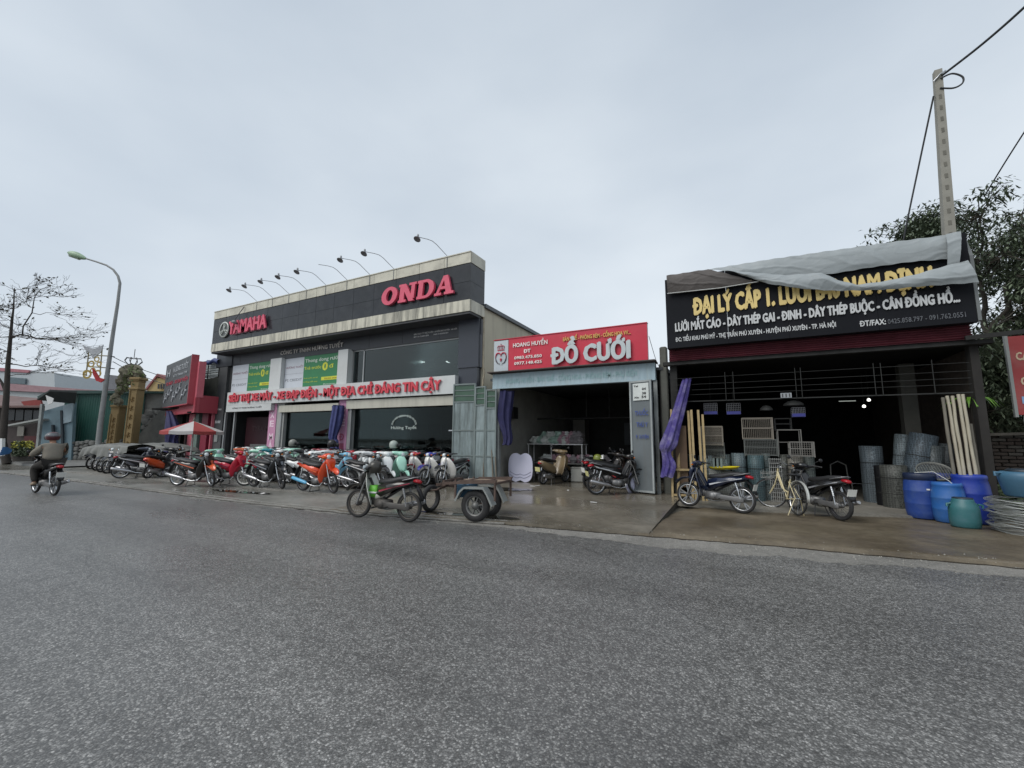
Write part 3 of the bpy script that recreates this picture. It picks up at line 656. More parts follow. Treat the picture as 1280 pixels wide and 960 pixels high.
# tied curtain on the second pink pillar
def curtain(name, path, rad, m_, label, seed=1, n=22, stripes=7, knots=(), cat='curtain'):
    rr_ = random.Random(seed); mb_ = MB(); vs = []; fs = []; K = len(path)
    ph = rr_.random()*6
    for i, p in enumerate(path):
        t_ = i/(K-1); r0 = rad[i]
        for k_ in range(n):
            a = 2*PI*k_/n; r1 = r0*(1+.30*math.sin(stripes*a+ph+2.6*t_)+.16*math.sin((stripes*2+1)*a+5*t_)+.07*rr_.random()+.12*math.sin(9*t_+a))
            vs.append(Vector(p)+Vector((math.cos(a)*r1, math.sin(a)*r1*.75, .02*math.sin(3*a))))
    for i in range(K-1):
        for k_ in range(n): fs.append((i*n+k_, i*n+(k_+1) % n, (i+1)*n+(k_+1) % n, (i+1)*n+k_))
    fs.append(tuple(range(n))); fs.append(tuple(reversed(range((K-1)*n, K*n))))
    mb_.add(vs, fs, True); return one(name, mb_, m_, label, cat, loc=tuple(path[-1]))
def smooth_path(P, n):
    out_ = []; m = len(P)-1
    for i in range(n+1):
        t = i/n*m; k = min(int(t), m-1); f = t-k; p0 = P[max(k-1, 0)]; p1 = P[k]; p2 = P[k+1]; p3 = P[min(k+2, m)]
        out_.append(tuple(.5*((2*p1[j])+(-p0[j]+p2[j])*f+(2*p0[j]-5*p1[j]+4*p2[j]-p3[j])*f*f+(-p0[j]+3*p1[j]-3*p2[j]+p3[j])*f**3) for j in range(len(p1))))
    return out_
def curt(name, P, m_, label, seed=1, n=40, stripes=7):
    q = smooth_path(P, n); return curtain(name, [a[:3] for a in q], [a[3] for a in q], m_, label, seed, 44, stripes)
M_CURT = mat('navy_curtain', '#26264f', rough=.75, var=.25, scale=5, bump=.3, bscale=14)
c_ = [at(422, 507, 12.55), at(419, 530, 12.5), at(416, 548, 12.45), at(418, 552, 12.45), at(416, 575, 12.45)]
curt('curtain', [(c_[0].x, c_[0].y, c_[0].z, .22), (c_[1].x, c_[1].y, c_[1].z, .21), (c_[2].x, c_[2].y, c_[2].z, .15), (c_[3].x, c_[3].y, c_[3].z, .12), (c_[4].x, c_[4].y, c_[4].z, .24)], mat('blue_curtain', '#3c4272', rough=.75, var=.3, scale=6, bump=.3, bscale=14), 'bluish curtain tied in a bundle on the second pink pillar of the showroom', 3)
# ================================================================ wedding-goods shop in the middle
M_REDS = mat('sign_red', '#c0283f', rough=.4, var=.06, dirt=.15, dscale=1, dcol=(.5, .12, .15))
M_LBLUE = mat('pale_blue_sheet', '#9fb4bd', rough=.5, var=.12, scale=1.2, dirt=.45, dscale=1.6, dcol=(.30, .36, .36), streak=1)
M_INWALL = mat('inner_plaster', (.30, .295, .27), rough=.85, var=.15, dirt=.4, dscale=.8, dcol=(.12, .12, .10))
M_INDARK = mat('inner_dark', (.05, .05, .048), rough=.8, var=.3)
FY = 12.4
shop = thing('wedding_shop', 'small open-fronted shop under a red sign with silver lettering, pale blue fascia below it', 'building', (-4.66, 12.4, .16), world=True)
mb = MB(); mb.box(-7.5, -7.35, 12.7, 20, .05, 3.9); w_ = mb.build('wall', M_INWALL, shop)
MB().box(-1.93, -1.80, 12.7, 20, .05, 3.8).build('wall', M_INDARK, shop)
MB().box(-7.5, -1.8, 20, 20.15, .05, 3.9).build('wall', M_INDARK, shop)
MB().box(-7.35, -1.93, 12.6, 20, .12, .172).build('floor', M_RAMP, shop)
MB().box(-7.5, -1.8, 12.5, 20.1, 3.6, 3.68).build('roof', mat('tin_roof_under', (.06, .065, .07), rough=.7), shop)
mb = MB()
def corr(mb, x0, x1, y, z0, z1, pitch=.09, dep=.012, vertical=True):
    n_ = int((x1-x0)/pitch*2); vs = []; fs = []
    for i in range(n_+1):
        x = x0+(x1-x0)*i/n_; d = dep if i % 2 else -dep
        vs += [(x, y+d, z0), (x, y+d, z1)]
    for i in range(n_): fs.append((i*2, i*2+2, i*2+3, i*2+1))
    mb.add(vs, fs)
corr(mb, -7.33, -1.99, 12.38, 3.30, 3.80, .16, .006); mb.box(-7.33, -1.99, 12.37, 12.39, 3.30, 3.34); mb.box(-7.33, -1.99, 12.41, 12.6, 3.3, 3.8)
fa = mb.build('fascia', M_LBLUE, shop)
sign_text('HOANG HUYỀN - BÀN GHẾ - CỔNG HOA - PHÔNG RÈM - PHỤ KIỆN', -6.8, -2.5, 3.46, .16, 12.365, mat('faded_teal_print', '#8fb0b2', rough=.6), fa, .004, .01)
MB().prism([(12.15, 3.83), (12.65, 3.80), (12.65, 3.84), (12.15, 3.86)], -7.42, -1.95, 'yz').build('awning_edge', mat('rust_edge', (.07, .055, .05), rough=.7), shop)
sg = MB().box(-6.68, -2.16, 12.3, 12.42, 3.87, 4.96).build('sign_board', M_REDS, shop)
lp = MB().box(-7.24, -6.69, 12.29, 12.42, 3.85, 4.93).build('logo_panel', mat('brushed_silver', '#b5bcc0', rough=.35, var=.10, metal=.2), shop)
MB().box(-7.26, -2.15, 12.28, 12.43, 4.961, 4.985).build('sign_edge', M_REDS, shop)
ms = mat('silver_letter', '#bcc3c4', rough=.3, var=.08, metal=.25); my = mat('sign_yellow', '#d0a45a', rough=.5); mw = mat('sign_white', '#e3dcd8', rough=.5)
sign_text('ĐỒ CƯỚI', -5.12, -2.62, 3.98, .52, 12.25, ms, shop, .05, .045, split=True)
sign_text('BÀN GHẾ - PHÔNG RÈM - CỔNG HOA VV...', -4.72, -2.62, 4.68, .12, 12.285, my, sg, .02, .03)
sign_text('HOANG HUYỀN', -6.50, -5.25, 4.65, .14, 12.285, mw, sg, .015, .02)
sign_text('ĐT', -6.10, -5.85, 4.43, .12, 12.285, mw, sg, .015, .03)
sign_text('0983.475.850', -6.45, -5.45, 4.24, .10, 12.285, mw, sg, .015, .02)
sign_text('0977.148.425', -6.45, -5.45, 4.05, .10, 12.285, mw, sg, .015, .02)
# crown and swan-heart emblem on the silver panel
mr = mat('emblem_red', '#b03048', rough=.4); md = mat('emblem_grey', '#4a3d48', rough=.4)
mb = MB(); cx, cz = -6.965, 4.36; Y_ = 12.275
for s_ in (-1, 1):
    arc = [(cx+s_*(.10+.10*math.cos(t)), Y_, cz+.02+.13*math.sin(t)) for t in [PI-PI*1.12*i/12 for i in range(13)]]
    mb.tube(arc, [.006+.02*math.sin(PI*i/12) for i in range(13)], 5)
mb.lathe([(0, -.10), (.045, .0), (.0, .05)], (cx, Y_, cz-.07), 6, 'z')
mb.build('emblem_heart', mr, lp)
mb = MB()
for k in range(5): mb.tube([(cx+(-.11+.055*k), Y_, cz+.25), (cx+(-.13+.065*k), Y_, cz+.37)], .009, 5)
mb.box(cx-.13, cx+.13, Y_-.005, Y_+.005, cz+.23, cz+.25); mb.tube([(cx-.14, Y_, cz+.36), (cx-.07, Y_, cz+.40), (cx, Y_, cz+.37), (cx+.07, Y_, cz+.40), (cx+.14, Y_, cz+.36)], .012, 5); mb.box(cx-.012, cx+.012, Y_-.004, Y_+.004, cz+.40, cz+.46)
mb.build('emblem_crown', mr, lp)
mb = MB()
for s_ in (-1, 1):
    for k in range(4):
        mb.tube([(cx+s_*(.05+.02*k), Y_, cz-.23+.0*k), (cx+s_*(.14+.01*k), Y_, cz-.20+.03*k), (cx+s_*(.215+.005*k), Y_, cz-.10+.05*k)], [.004, .009, .003], 5)
    mb.tube([(cx+s_*.02, Y_, cz-.27), (cx+s_*.06, Y_, cz-.25), (cx+s_*.05, Y_, cz-.2)], .005, 5)
mb.build('emblem_feathers', md, lp)
# steel posts, cross bar, interior beams
mb = MB(); xq = at(623, 540, 12.42).x; mb.box(xq-.05, xq+.05, 12.38, 12.5, .1, 3.3); mb.build('post', mat('post_grey', '#8d9291', rough=.6, dirt=.5), shop)
mb = MB(); mb.box(-2.06, -1.96, 12.42, 12.52, .1, 3.3); mb.build('post', mat('post_grey', '#8d9291'), shop)
mb = MB(); mb.tube([(-7.3, 16, 2.45), (-2, 16, 2.45)], .03, 6)
for x in (-5.2, -4.3): mb.tube([(x, 16, 2.45), (x, 16, 3.6)], .02, 6)
mb.build('inner_beam', mat('beam_dark', (.03, .03, .03)), shop)
MB().box(-4.6, -3.1, 19.6, 19.9, 1.4, 2.4).build('inner_panel', mat('inner_panel_grey', (.10, .11, .12)), shop)
MB().box(-6.55, -6.0, 18.2, 18.8, .17, 2.5).build('cabinet', mat('cabinet_cream', (.17, .16, .14)), shop)
one('wall_speaker', MB().obox((-7.2, 13.6, 2.55), (.28, .35, .42)), M_BLACK, 'black box bracketed high on the left wall inside the wedding shop', 'speaker', loc=(-7.2, 13.6, 2.5))
# open door leaf with blue print
dl = thing('door_leaf', 'tall grey metal door leaf standing open with blue lettering and a white notice', 'door', (-2.35, 12.35, .15), world=True)
a_ = gp(797, 617, .16); b_ = Vector((-2.02, 12.1, 0))
pA = Vector((-2.68, 12.32, 0)); pB = Vector((-2.04, 12.12, 0)); ax = (pB-pA).normalized(); nr = Vector((ax.y, -ax.x, 0))
def slabw(mb, o, ax, nr, u0, u1, t0, t1, z0, z1):
    P = [o+ax*u+nr*t for u, t in ((u0, t0), (u1, t0), (u1, t1), (u0, t1))]
    mb.add([(p.x, p.y, z0) for p in P]+[(p.x, p.y, z1) for p in P], [(0, 1, 2, 3), (7, 6, 5, 4), (0, 4, 5, 1), (1, 5, 6, 2), (2, 6, 7, 3), (3, 7, 4, 0)]); return mb
slabw(MB(), pA, ax, nr, 0, .67, 0, .05, .2, 3.28).build('panel', mat('door_grey', '#636a6d', rough=.55, var=.1, dirt=.35, dscale=1.4, streak=1, dcol=(.12, .12, .11)), dl)
fr = MB()
for u in (0, .62): slabw(fr, pA, ax, nr, u, u+.05, .052, .075, .2, 3.28)
for z in (.2, 3.23): slabw(fr, pA, ax, nr, .05, .62, .052, .07, z, z+.05)
fr.build('frame', mat('door_edge', '#9aa0a0', rough=.5, dirt=.4), dl)
nt_ = slabw(MB(), pA, ax, nr, .12, .60, .076, .08, 2.72, 3.20).build('notice', mat('notice_white', '#c6cbc8'), dl)
fr_ = (pA+nr*.082, ax, nr)
mbl = mat('blue_print', '#3c4f8e', rough=.6, dirt=.5, dcol=(.2, .22, .25), dscale=8)
for s_, u0, u1, z, c_ in (('THUỐC', .16, .56, 2.30, .13), ('THÚ Y', .2, .54, 1.98, .13), ('P. XUYÊN', .18, .55, 1.66, .10)): sign_text(s_, u0, u1, z, c_, 0, mbl, dl, .004, .02, frame=fr_)
for s_, u0, u1, z, c_ in (('Tel', .15, .28, 3.10, .05), ('04', .40, .52, 3.0, .07), ('38', .40, .52, 2.88, .07), ('54', .38, .52, 2.78, .07), ('Xin', .15, .3, 2.78, .05)): sign_text(s_, u0, u1, z, c_, 0, mat('print_black', (.05, .05, .05)), nt_, .004, .03, frame=fr_)
# folding gate between the showroom and the shop: three leaves
gate = thing('folding_gate', 'tall folding steel gate of three grey leaves with green slatted tops', 'gate', (-8.2, 12.4, .1), world=True)
mg1 = mat('gate_sheet', '#869394', rough=.5, var=.16, scale=1.6, dirt=.75, dscale=1.7, streak=1, dcol=(.045, .06, .055)); mg2 = mat('gate_green', '#3f5a4a', rough=.5, var=.15, dirt=.3, dcol=(.02, .04, .03)); mg3 = mat('gate_frame', '#75807f', rough=.5, var=.12, dirt=.5, dscale=2)
GP = [tuple(at(px_, 540, Y_).xy) for px_, Y_ in ((566, 12.22), (594, 12.32), (607, 12.24), (620.5, 12.30))]
ztop = [at(566, 478.3, 12.22).z, at(594, 481.7, 12.32).z, at(607, 485, 12.24).z, at(620.5, 488.6, 12.30).z]
for i in range(3):
    o = Vector((*GP[i], 0)); e_ = Vector((*GP[i+1], 0)); ax_ = (e_-o); ln = ax_.length; ax_.normalize(); nr_ = Vector((ax_.y, -ax_.x, 0)); zt = (ztop[i]+ztop[i+1])/2
    lf = slabw(MB(), o, ax_, nr_, .04, ln-.04, 0, .02, .22, zt-.62).build('gate_leaf', mg1, gate)
    f_ = MB()
    for u in (0, ln-.045): slabw(f_, o, ax_, nr_, u, u+.045, -.01, .045, .12, zt)
    for z in (.18, 1.02, 1.88, zt-.66, zt-.04): slabw(f_, o, ax_, nr_, .045, ln-.045, -.008, .04, z, z+.045)
    f_.build('frame', mg3, lf)
    for k in range(3): slabw(MB(), o, ax_, nr_, .05, ln-.05, .0, .012, zt-.60+.19*k, zt-.60+.19*k+.165).build('slat', mg2, lf)
    for k in range(2): slabw(MB(), o, ax_, nr_, .05, ln-.05, .013, .03, zt-.43+.19*k, zt-.405+.19*k).build('rail', mg3, lf)
MB().obox((-8.95, 12.33, 1.9), (.25, .05, .04)).build('bolt', M_CHROME, gate)
# navy curtain, leaning sticks
c0, c1, c2, c3 = at(632, 489, 12.5), at(630, 520, 12.5), at(634, 545, 12.45), at(633, 556, 12.45)
curt('curtain', [(c0.x, c0.y, c0.z, .22), (c1.x, c1.y, c1.z, .19), (c2.x, c2.y, c2.z, .13), (c3.x, c3.y, c3.z, .12)], M_CURT, 'dark navy curtain hanging tied at the left edge of the wedding shop', 5)
for i, (x0, x1, zt) in enumerate(((-7.62, -7.5, 2.1), (-7.36, -7.12, 1.95), (-7.2, -7.0, 1.6))):
    one('pole', MB().tube([(x0, 12.35, zt), (x1, 12.15, .13)], .022, 7), mat('grey_wood', '#6f675b', rough=.8, dirt=.4), ['grey stick closest to the folding gate, leaning upright', 'middle of three grey sticks leaning below the navy curtain', 'shortest grey stick leaning below the navy curtain'][i], 'stick', loc=(x1, 12.15, .1))
# white scalloped board
mb = MB(); poly = []
bx, bz0, bw, bh = -6.62, .20, .46, .98
for i in range(48):
    t = 2*PI*i/48; ct, st = math.cos(t), math.sin(t)
    x = math.copysign(abs(ct)**.55, ct)*bw; z = math.copysign(abs(st)**.7, st)*bh/2
    z += -.07*math.exp(-(x/.09)**2)*(1 if z > 0 else -1)
    poly.append((x, z))
brd = thing('scalloped_board', 'white board with scalloped outline and shadow lines leaning by the golden scooter', 'board', (bx-.05, 13.15, .17), world=True)
mb.prism([(bx+x, .17+bh/2+z) for x, z in poly], 13.10, 13.14); o = mb.build('board', mat('board_white', '#cfcfe2', rough=.4, var=.03), brd)
mb = MB()
for k, dz in enumerate((.12, .22)):
    pts = [(bx+(-.40+.8*i/24), 13.09, .17+dz+.09*abs((i/24*2-1))**2.0*1.5+.05*math.exp(-((i/24-.5)*.8/.09)**2)) for i in range(25)]
    mb.tube(pts, .007, 4)
mb.build('groove_line', mat('board_line', '#7d7f96'), o)
# shelf with wrapped flowers
sh = thing('shelf', 'low two-tier shelf stand inside the wedding shop, carrying wrapped bouquets', 'shelf', (-6.3, 15.2, .17), world=True)
for z in (1.42,): MB().box(-7.25, -5.0, 14.9, 15.5, z, z+.035).build('shelf_board', M_WHITE, sh)
MB().box(-7.25, -4.3, 14.9, 15.6, .72, .755).build('shelf_board', mat('shelf_grey', '#7d7d7a'), sh)
for x, y in ((-7.2, 14.95), (-6.25, 14.95), (-5.05, 14.95), (-7.2, 15.45), (-5.05, 15.45)): MB().box(x-.015, x+.015, y-.015, y+.015, .17, 1.42).build('leg', M_WHITE, sh)
rf = random.Random(9)
mcell = [mat('cellophane_white', '#d2d5d0', rough=.25, var=.2), mat('cellophane_mint', '#a9c4b6', rough=.25, var=.2), mat('cellophane_pink', '#b18d98', rough=.3, var=.3), mat('cellophane_grey', '#8d888a', rough=.3, var=.2)]
def bouquet(x, y, z, s_, mi, label, grp):
    mb_ = MB(); n_ = 9; lv = 6; vs = []; fs = []; tw = rf.random()*6
    for j in range(lv):
        t = j/(lv-1); r0 = s_*(.35+.75*math.sin(PI*min(1, t*1.15)))*.75
        for k in range(n_):
            a = 2*PI*k/n_+tw; r1 = r0*(1+rf.uniform(-.3, .3)); vs.append((x+math.cos(a)*r1, y+math.sin(a)*r1*.8, z+t*s_*1.25+rf.uniform(-.1, .1)*s_*(0 < j)))
    for j in range(lv-1):
        for k in range(n_): fs.append((j*n_+k, j*n_+(k+1) % n_, (j+1)*n_+(k+1) % n_, (j+1)*n_+k))
    fs.append(tuple(range((lv-1)*n_, lv*n_))); mb_.add(vs, fs, False)
    one('bouquet', mb_, mcell[mi], label, 'bouquet', grp, (x, y, z))
ORD = ['leftmost', 'second', 'third', 'fourth', 'fifth', 'sixth', 'seventh', 'eighth', 'ninth', 'tenth', 'eleventh', 'twelfth', 'thirteenth', 'fourteenth', 'rightmost']
NM = ('pale', 'mint', 'pinkish', 'grey')
for i in range(13):
    x = -7.05+i*.155; mi = (0, 0, 1, 0, 0, 1, 1, 2, 0, 2, 3, 3, 3)[i]
    for row in range(2 if 1 < i < 12 else 1):
        bouquet(x+rf.uniform(-.03, .03)+row*.07, 15.1+row*.15+rf.uniform(0, .1), 1.455+row*.2, .215, mi, f'{NM[mi]} wrapped bouquet, {ORD[i] if i < 12 else "rightmost"}{"" if i in (0, 12) else " from the left"}, '+('lower' if row == 0 else 'upper')+' layer on the upper shelf', 'wrapped bouquets on the upper shelf')
for i in range(15):
    x = -6.6+i*.165; mi = (0, 0, 2, 2, 3, 2, 2, 3, 2, 3, 2, 0, 3, 3, 3)[i]
    bouquet(x, 15.1+rf.uniform(0, .2), .755, .24, mi, f'{NM[mi]} wrapped bouquet, {ORD[i]}{"" if i in (0, 14) else " from the left"} on the lower shelf', 'wrapped bouquets on the lower shelf')
box_ = MB().obox((-5.0, 14.3, .40), (.42, .36, .44), Matrix.Rotation(.2, 3, 'Z'), .02); 
t = thing('foam_box', 'greyish white foam box on the floor between scooter and motorbikes', 'box', (-5.0, 14.3, .17), world=True)
box_.build('box', mat('foam_white', '#a9a9a2', rough=.7, dirt=.3), t); MB().obox((-5.0, 14.3, .645), (.45, .39, .05), Matrix.Rotation(.2, 3, 'Z'), .015).build('lid', mat('foam_white', '#a9a9a2'), t)
def sack(name, c, sz, m_, label, cat, seed=1, tie=True):
    rr_ = random.Random(seed); mb_ = MB(); n_ = 12; lv = 8; vs = []; fs = []
    for j in range(lv):
        t = j/(lv-1); r0 = (math.sin(PI*(.12+.80*t))**.7)*(1-.35*t)
        for k in range(n_):
            a = 2*PI*k/n_; r1 = r0*(1+rr_.uniform(-.13, .13)); vs.append((c[0]+math.cos(a)*r1*sz[0], c[1]+math.sin(a)*r1*sz[1], c[2]+t*sz[2]+rr_.uniform(-.02, .02)*(j > 0)))
    for j in range(lv-1):
        for k in range(n_): fs.append((j*n_+k, j*n_+(k+1) % n_, (j+1)*n_+(k+1) % n_, (j+1)*n_+k))
    fs.append(tuple(range((lv-1)*n_, lv*n_))); fs.append(tuple(reversed(range(n_)))); mb_.add(vs, fs, True)
    return one(name, mb_, m_, label, cat, None, c)
p = gp(787, 616, .17); sack('plastic_bag', (p.x, p.y+.15, .165), (.15, .15, .55), mat('bag_white', '#c9c9e0', rough=.35, var=.15), 'white plastic bag standing on the floor beside the open door leaf', 'bag', 2)
sack('plastic_bag', (-3.0, 13.3, .62), (.09, .09, .22), mat('bag_red', '#b5323c', rough=.35, var=.15), 'small red and white bag above the white bag by the door leaf', 'bag', 7)
# loose litter flakes
for i, (px_, py_) in enumerate(((666, 610), (672, 609.5), (710, 615), (742, 629))):
    p = gp(px_, py_, .11); one('litter', MB().obox((p.x, p.y, interp([(6, .06), (12.6, .17)], p.y)+.006), (.16, .05, .008), Matrix.Rotation(i, 3, 'Z')), M_WHITE, ['left flake', 'right flake', 'lone flake', 'flake nearest the door leaf'][i]+' of white litter on the ramp before the wedding shop', 'litter', loc=(p.x, p.y, .08))

# concrete post between the shops
one('concrete_post', MB().obox((-1.78, 12.62, 2.15), (.2, .2, 4.25), None, .03), mat('old_concrete', '#5f605a', rough=.9, var=.2, dirt=.6, dcol=(.06, .06, .05)), 'weathered concrete post between the wedding shop and the hardware shop', 'post', loc=(-1.78, 12.6, .1))
# ================================================================ hardware shop on the right
M_BLKS = mat('black_sign', (.010, .011, .014), rough=.65, var=.25, scale=.7, dirt=.10, dcol=(.04, .04, .045), dscale=1.2, spec=.12)
M_GOLD = mat('gold_letter', '#d8c07c', rough=.45, var=.12)
M_SILV = mat('silver_print', '#c2c4c4', rough=.5, var=.08)
M_MAROON = mat('maroon_sheet', '#87505a', rough=.5, var=.15, dirt=.4, dscale=2, dcol=(.05, .02, .02))
M_RUSTY = mat('dark_steel', (.035, .035, .034), rough=.8, var=.3, spec=.12)
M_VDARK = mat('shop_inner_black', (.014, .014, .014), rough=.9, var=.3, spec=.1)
M_WOOD = mat('pale_wood', '#a8946c', rough=.75, var=.18, scale=6, dirt=.35, dcol=(.16, .12, .07), dscale=5)
M_BAMB = mat('whitish_pole', '#a59f8d', rough=.6, var=.15, scale=8, dirt=.5, dcol=(.17, .13, .08), dscale=4)
hw = thing('hardware_shop', 'open-fronted hardware shop under a black sign with gold lettering half hidden by a grey tarp', 'building', (1.5, 12.4, .06), world=True)
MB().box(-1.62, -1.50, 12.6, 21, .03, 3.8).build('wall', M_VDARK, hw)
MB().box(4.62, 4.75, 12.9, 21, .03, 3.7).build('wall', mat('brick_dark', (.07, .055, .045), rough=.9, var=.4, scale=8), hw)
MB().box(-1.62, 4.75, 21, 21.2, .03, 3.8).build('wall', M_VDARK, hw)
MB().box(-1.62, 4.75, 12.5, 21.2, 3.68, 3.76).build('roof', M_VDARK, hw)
MB().box(4.44, 4.58, 12.38, 12.6, .03, 3.7).build('pillar', mat('dark_pillar_hw', (.024, .022, .02), rough=.9, var=.3), hw)
MB().box(-1.6, -1.42, 12.40, 12.55, .03, 3.7).build('pillar', M_RUSTY, hw)
# maroon corrugated band and dark beam
mb = MB(); zz = [(3.76+.34*i/12, .05 if i % 2 else -.05) for i in range(13)]; vs = []
for x in (-1.58, 4.46):
    for z, d in zz: vs.append((x, 12.28+d-.25*(4.1-z), z))
mb.add(vs, [(i, i+1, i+14, i+13)[::-1] for i in range(12)]); mb.build('roof_sheet', M_MAROON, hw)
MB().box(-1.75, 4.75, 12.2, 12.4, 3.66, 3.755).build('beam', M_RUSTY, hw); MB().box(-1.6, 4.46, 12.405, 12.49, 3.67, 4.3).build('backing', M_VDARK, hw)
MB().bar((4.3, 12.1, 3.78), (6.6, 12.1, 3.90), .05, .09).build('beam', M_RUSTY, hw)
# sign board in four panels
SX = [-1.58, -.09, 1.22, 2.9, 4.47]
for a, b in zip(SX, SX[1:]):
    MB().box(a+.003, b-.003, 11.95, 12.2, 4.08, 6.02).build('sign_panel', M_BLKS, hw)
mb = MB(); mb.prism([(11.94, 4.10), (12.2, 4.10), (12.2, 6.1), (11.94, 5.5)], 4.475, 4.53, 'yz'); mb.build('sign_side', mat('sign_side_grey', '#6a6e6e', rough=.6), hw)
def stx(s_, xa, xb, za, zb, cap, m_, bold, split):
    # baseline follows the slight tilt of the line; built level on the board
    return sign_text(s_, xa, xb, (za+zb)/2, cap, 11.945, m_, hw, .03 if split else .006, bold, split=split)
stx('ĐẠI LÝ CẤP 1. LƯỚI B40 NAM ĐỊNH', -.90, 3.87, 4.94, 4.94, .45, M_GOLD, .05, True)
stx('LƯỚI MẮT CÁO - DÂY THÉP GAI - ĐINH - DÂY THÉP BUỘC - CÂN ĐỒNG HỒ...', -1.36, 4.24, 4.53, 4.53, .225, M_SILV, .042, True)
stx('ĐC: TIỂU KHU PHÚ MỸ - THỊ TRẤN PHÚ XUYÊN - HUYỆN PHÚ XUYÊN - TP. HÀ NỘI', -1.36, 2.13, 4.25, 4.25, .115, M_SILV, .025, False)
stx('ĐT/FAX:', 2.56, 3.02, 4.20, 4.20, .13, M_SILV, .025, False)
stx('0425.858.797 - 091.762.0551', 3.05, 4.30, 4.20, 4.20, .11, mat('worn_print', '#5b5e63', rough=.6, dirt=.7, dcol=(.02, .02, .02), dscale=9), .01, False)
# lattice grille under the beam
gr = MB()
for z in (2.66, 2.84, 2.97, 3.12, 3.3): gr.bar((-1.5, 12.36, z), (4.4, 12.36, z), .009 if z > 2.7 else .026)
for px_ in (907, 917, 995, 1002, 1094, 1103, 1168): 
    x = at(px_, 485, 12.36).x; gr.bar((x, 12.34, 2.66), (x, 12.34, 3.4), .014)
gr.build('grille', mat('grille_dark', '#333433', rough=.7, spec=.2), hw)
npl = MB().box(.97, 1.20, 12.31, 12.325, 2.67, 2.79).build('number_plate', mat('plate_dark_white', '#8e9397', rough=.5), hw)
sign_text('111', 1.0, 1.17, 2.69, .085, 12.308, mat('print_black', (.05, .05, .05)), npl, .004, .03)
# lit lamps inside
for i, (px_, py_) in enumerate(((1086, 500), (1080, 508))):
    p = at(px_, py_, 15.5); l_ = thing('ceiling_lamp', ['upper lit white lamp hanging in the dark hardware shop', 'lower lit white lamp just left under the other one'][i], 'lamp', tuple(p), world=True)
    mb = MB(); mb.lathe([(0, -.04), (.035, -.03), (.045, 0), (.03, .035), (.01, .05)], p, 12); mb.build('bulb', mat('bulb_lit', (1, .98, .92), emit=1.6), l_); MB().tube([(p.x, p.y, p.z+.06), (p.x, p.y, 3.66)], .008, 5).build('cord', M_RUSTY, l_)
MB().box(2.7, 3.1, 15.7, 15.73, 2.80, 2.82).build('inner_tube_lamp', mat('tube_dim', '#9aa09a', emit=.6), hw)

# grey tarp and brown tarp over the sign
def S(px_, py_, Y=11.8): p = at(px_, py_, Y); return (p.x, p.z)
def band(name, top, bot, m_, label, Y=11.86, seed=1, amp=.03, fold=6):
    T = [S(*p) for p in top]; B = [S(*p) for p in bot]
    def lin(P, u):
        d = [0]; 
        for a, b in zip(P, P[1:]): d.append(d[-1]+math.hypot(b[0]-a[0], b[1]-a[1]))
        t = u*d[-1]
        for i in range(len(P)-1):
            if t <= d[i+1]+1e-9:
                q = (t-d[i])/(d[i+1]-d[i]+1e-9); return (P[i][0]+(P[i+1][0]-P[i][0])*q, P[i][1]+(P[i+1][1]-P[i][1])*q)
        return P[-1]
    def f(u, v):
        a, b = lin(T, u), lin(B, u); x = a[0]+(b[0]-a[0])*v; z = a[1]+(b[1]-a[1])*v
        y = Y-.02-.05*math.sin(PI*v)-amp*.9*noise.noise(Vector((x*.8+seed, z*2.2, seed)))-amp*.35*noise.noise(Vector((x*2.2+z*2, z*4-x*.7, seed+5)))-amp*.45*max(0, 1-abs(noise.noise(Vector((x*.55-z*1.1, z*2.6+x*.9, seed+2))))*7)-amp*.18*max(0, 1-abs(noise.noise(Vector((x*1.9+z*2, z*5-x*1.6, seed+7))))*7)
        return (x, y, z+.006*math.sin(x*19+seed))
    def g(u, v): p = f(u, v); return (p[0], p[1]+.008, p[2])
    mb_ = MB(); mb_.grid(f, 220, 26); mb_.grid(g, 220, 26)
    return one(name, mb_, m_, label, 'tarp', None, (T[0][0], Y, T[0][1]))
M_GT = mat('silver_tarp', '#959c9e', rough=.5, var=.07, scale=2, dirt=.18, dcol=(.30, .31, .31), bump=.25, bscale=9)
M_BT = mat('brown_tarp', '#4e4946', rough=.6, var=.2, scale=2, bump=.25, bscale=9)
hang = mat('rope_white', '#b9bbb8')
band('tarp', [(833, 344), (860, 340), (885, 336)], [(834.5, 367), (900, 360), (946, 352)], M_BT, 'brown tarp covering the upper left corner of the black sign', seed=3)
one('rope', MB().tube([(S(834, 367)[0], 11.80, S(834, 367)[1]), (S(900, 360)[0], 11.80, S(900, 360)[1]), (S(948, 352)[0], 11.8, S(948, 352)[1])], .012, 5), hang, 'pale rope along the lower edge of the brown tarp', 'rope', loc=(-1.5, 11.8, 5.6))
band('tarp', [(884, 336), (960, 324), (1050, 311), (1120, 301), (1185, 293), (1200, 290.5)], [(930, 341), (975, 350), (1026, 344), (1085, 334), (1134, 327), (1180, 323), (1199, 322.5)], M_GT, 'silver grey tarp stretched along the top edge of the black sign', seed=7, amp=.025)
band('tarp', [(905, 338), (980, 345), (1026, 342), (1046, 351), (1070, 357), (1105, 353), (1140, 345), (1165, 338), (1190, 331), (1208, 327)], [(925, 344), (960, 355.5), (1000, 362), (1050, 364.5), (1083, 364), (1110, 363), (1150, 359), (1190, 356), (1222, 354)], M_GT, 'silver grey tarp sagging across the gold lettering of the black sign', Y=11.76, seed=12, amp=.035, fold=8)
band('tarp', [(1181, 293.5), (1200, 290.3)], [(1183, 333), (1198, 331)], M_GT, 'loose corner flap of tarp hanging at the upper right of the black sign', Y=11.78, seed=15, amp=.03)

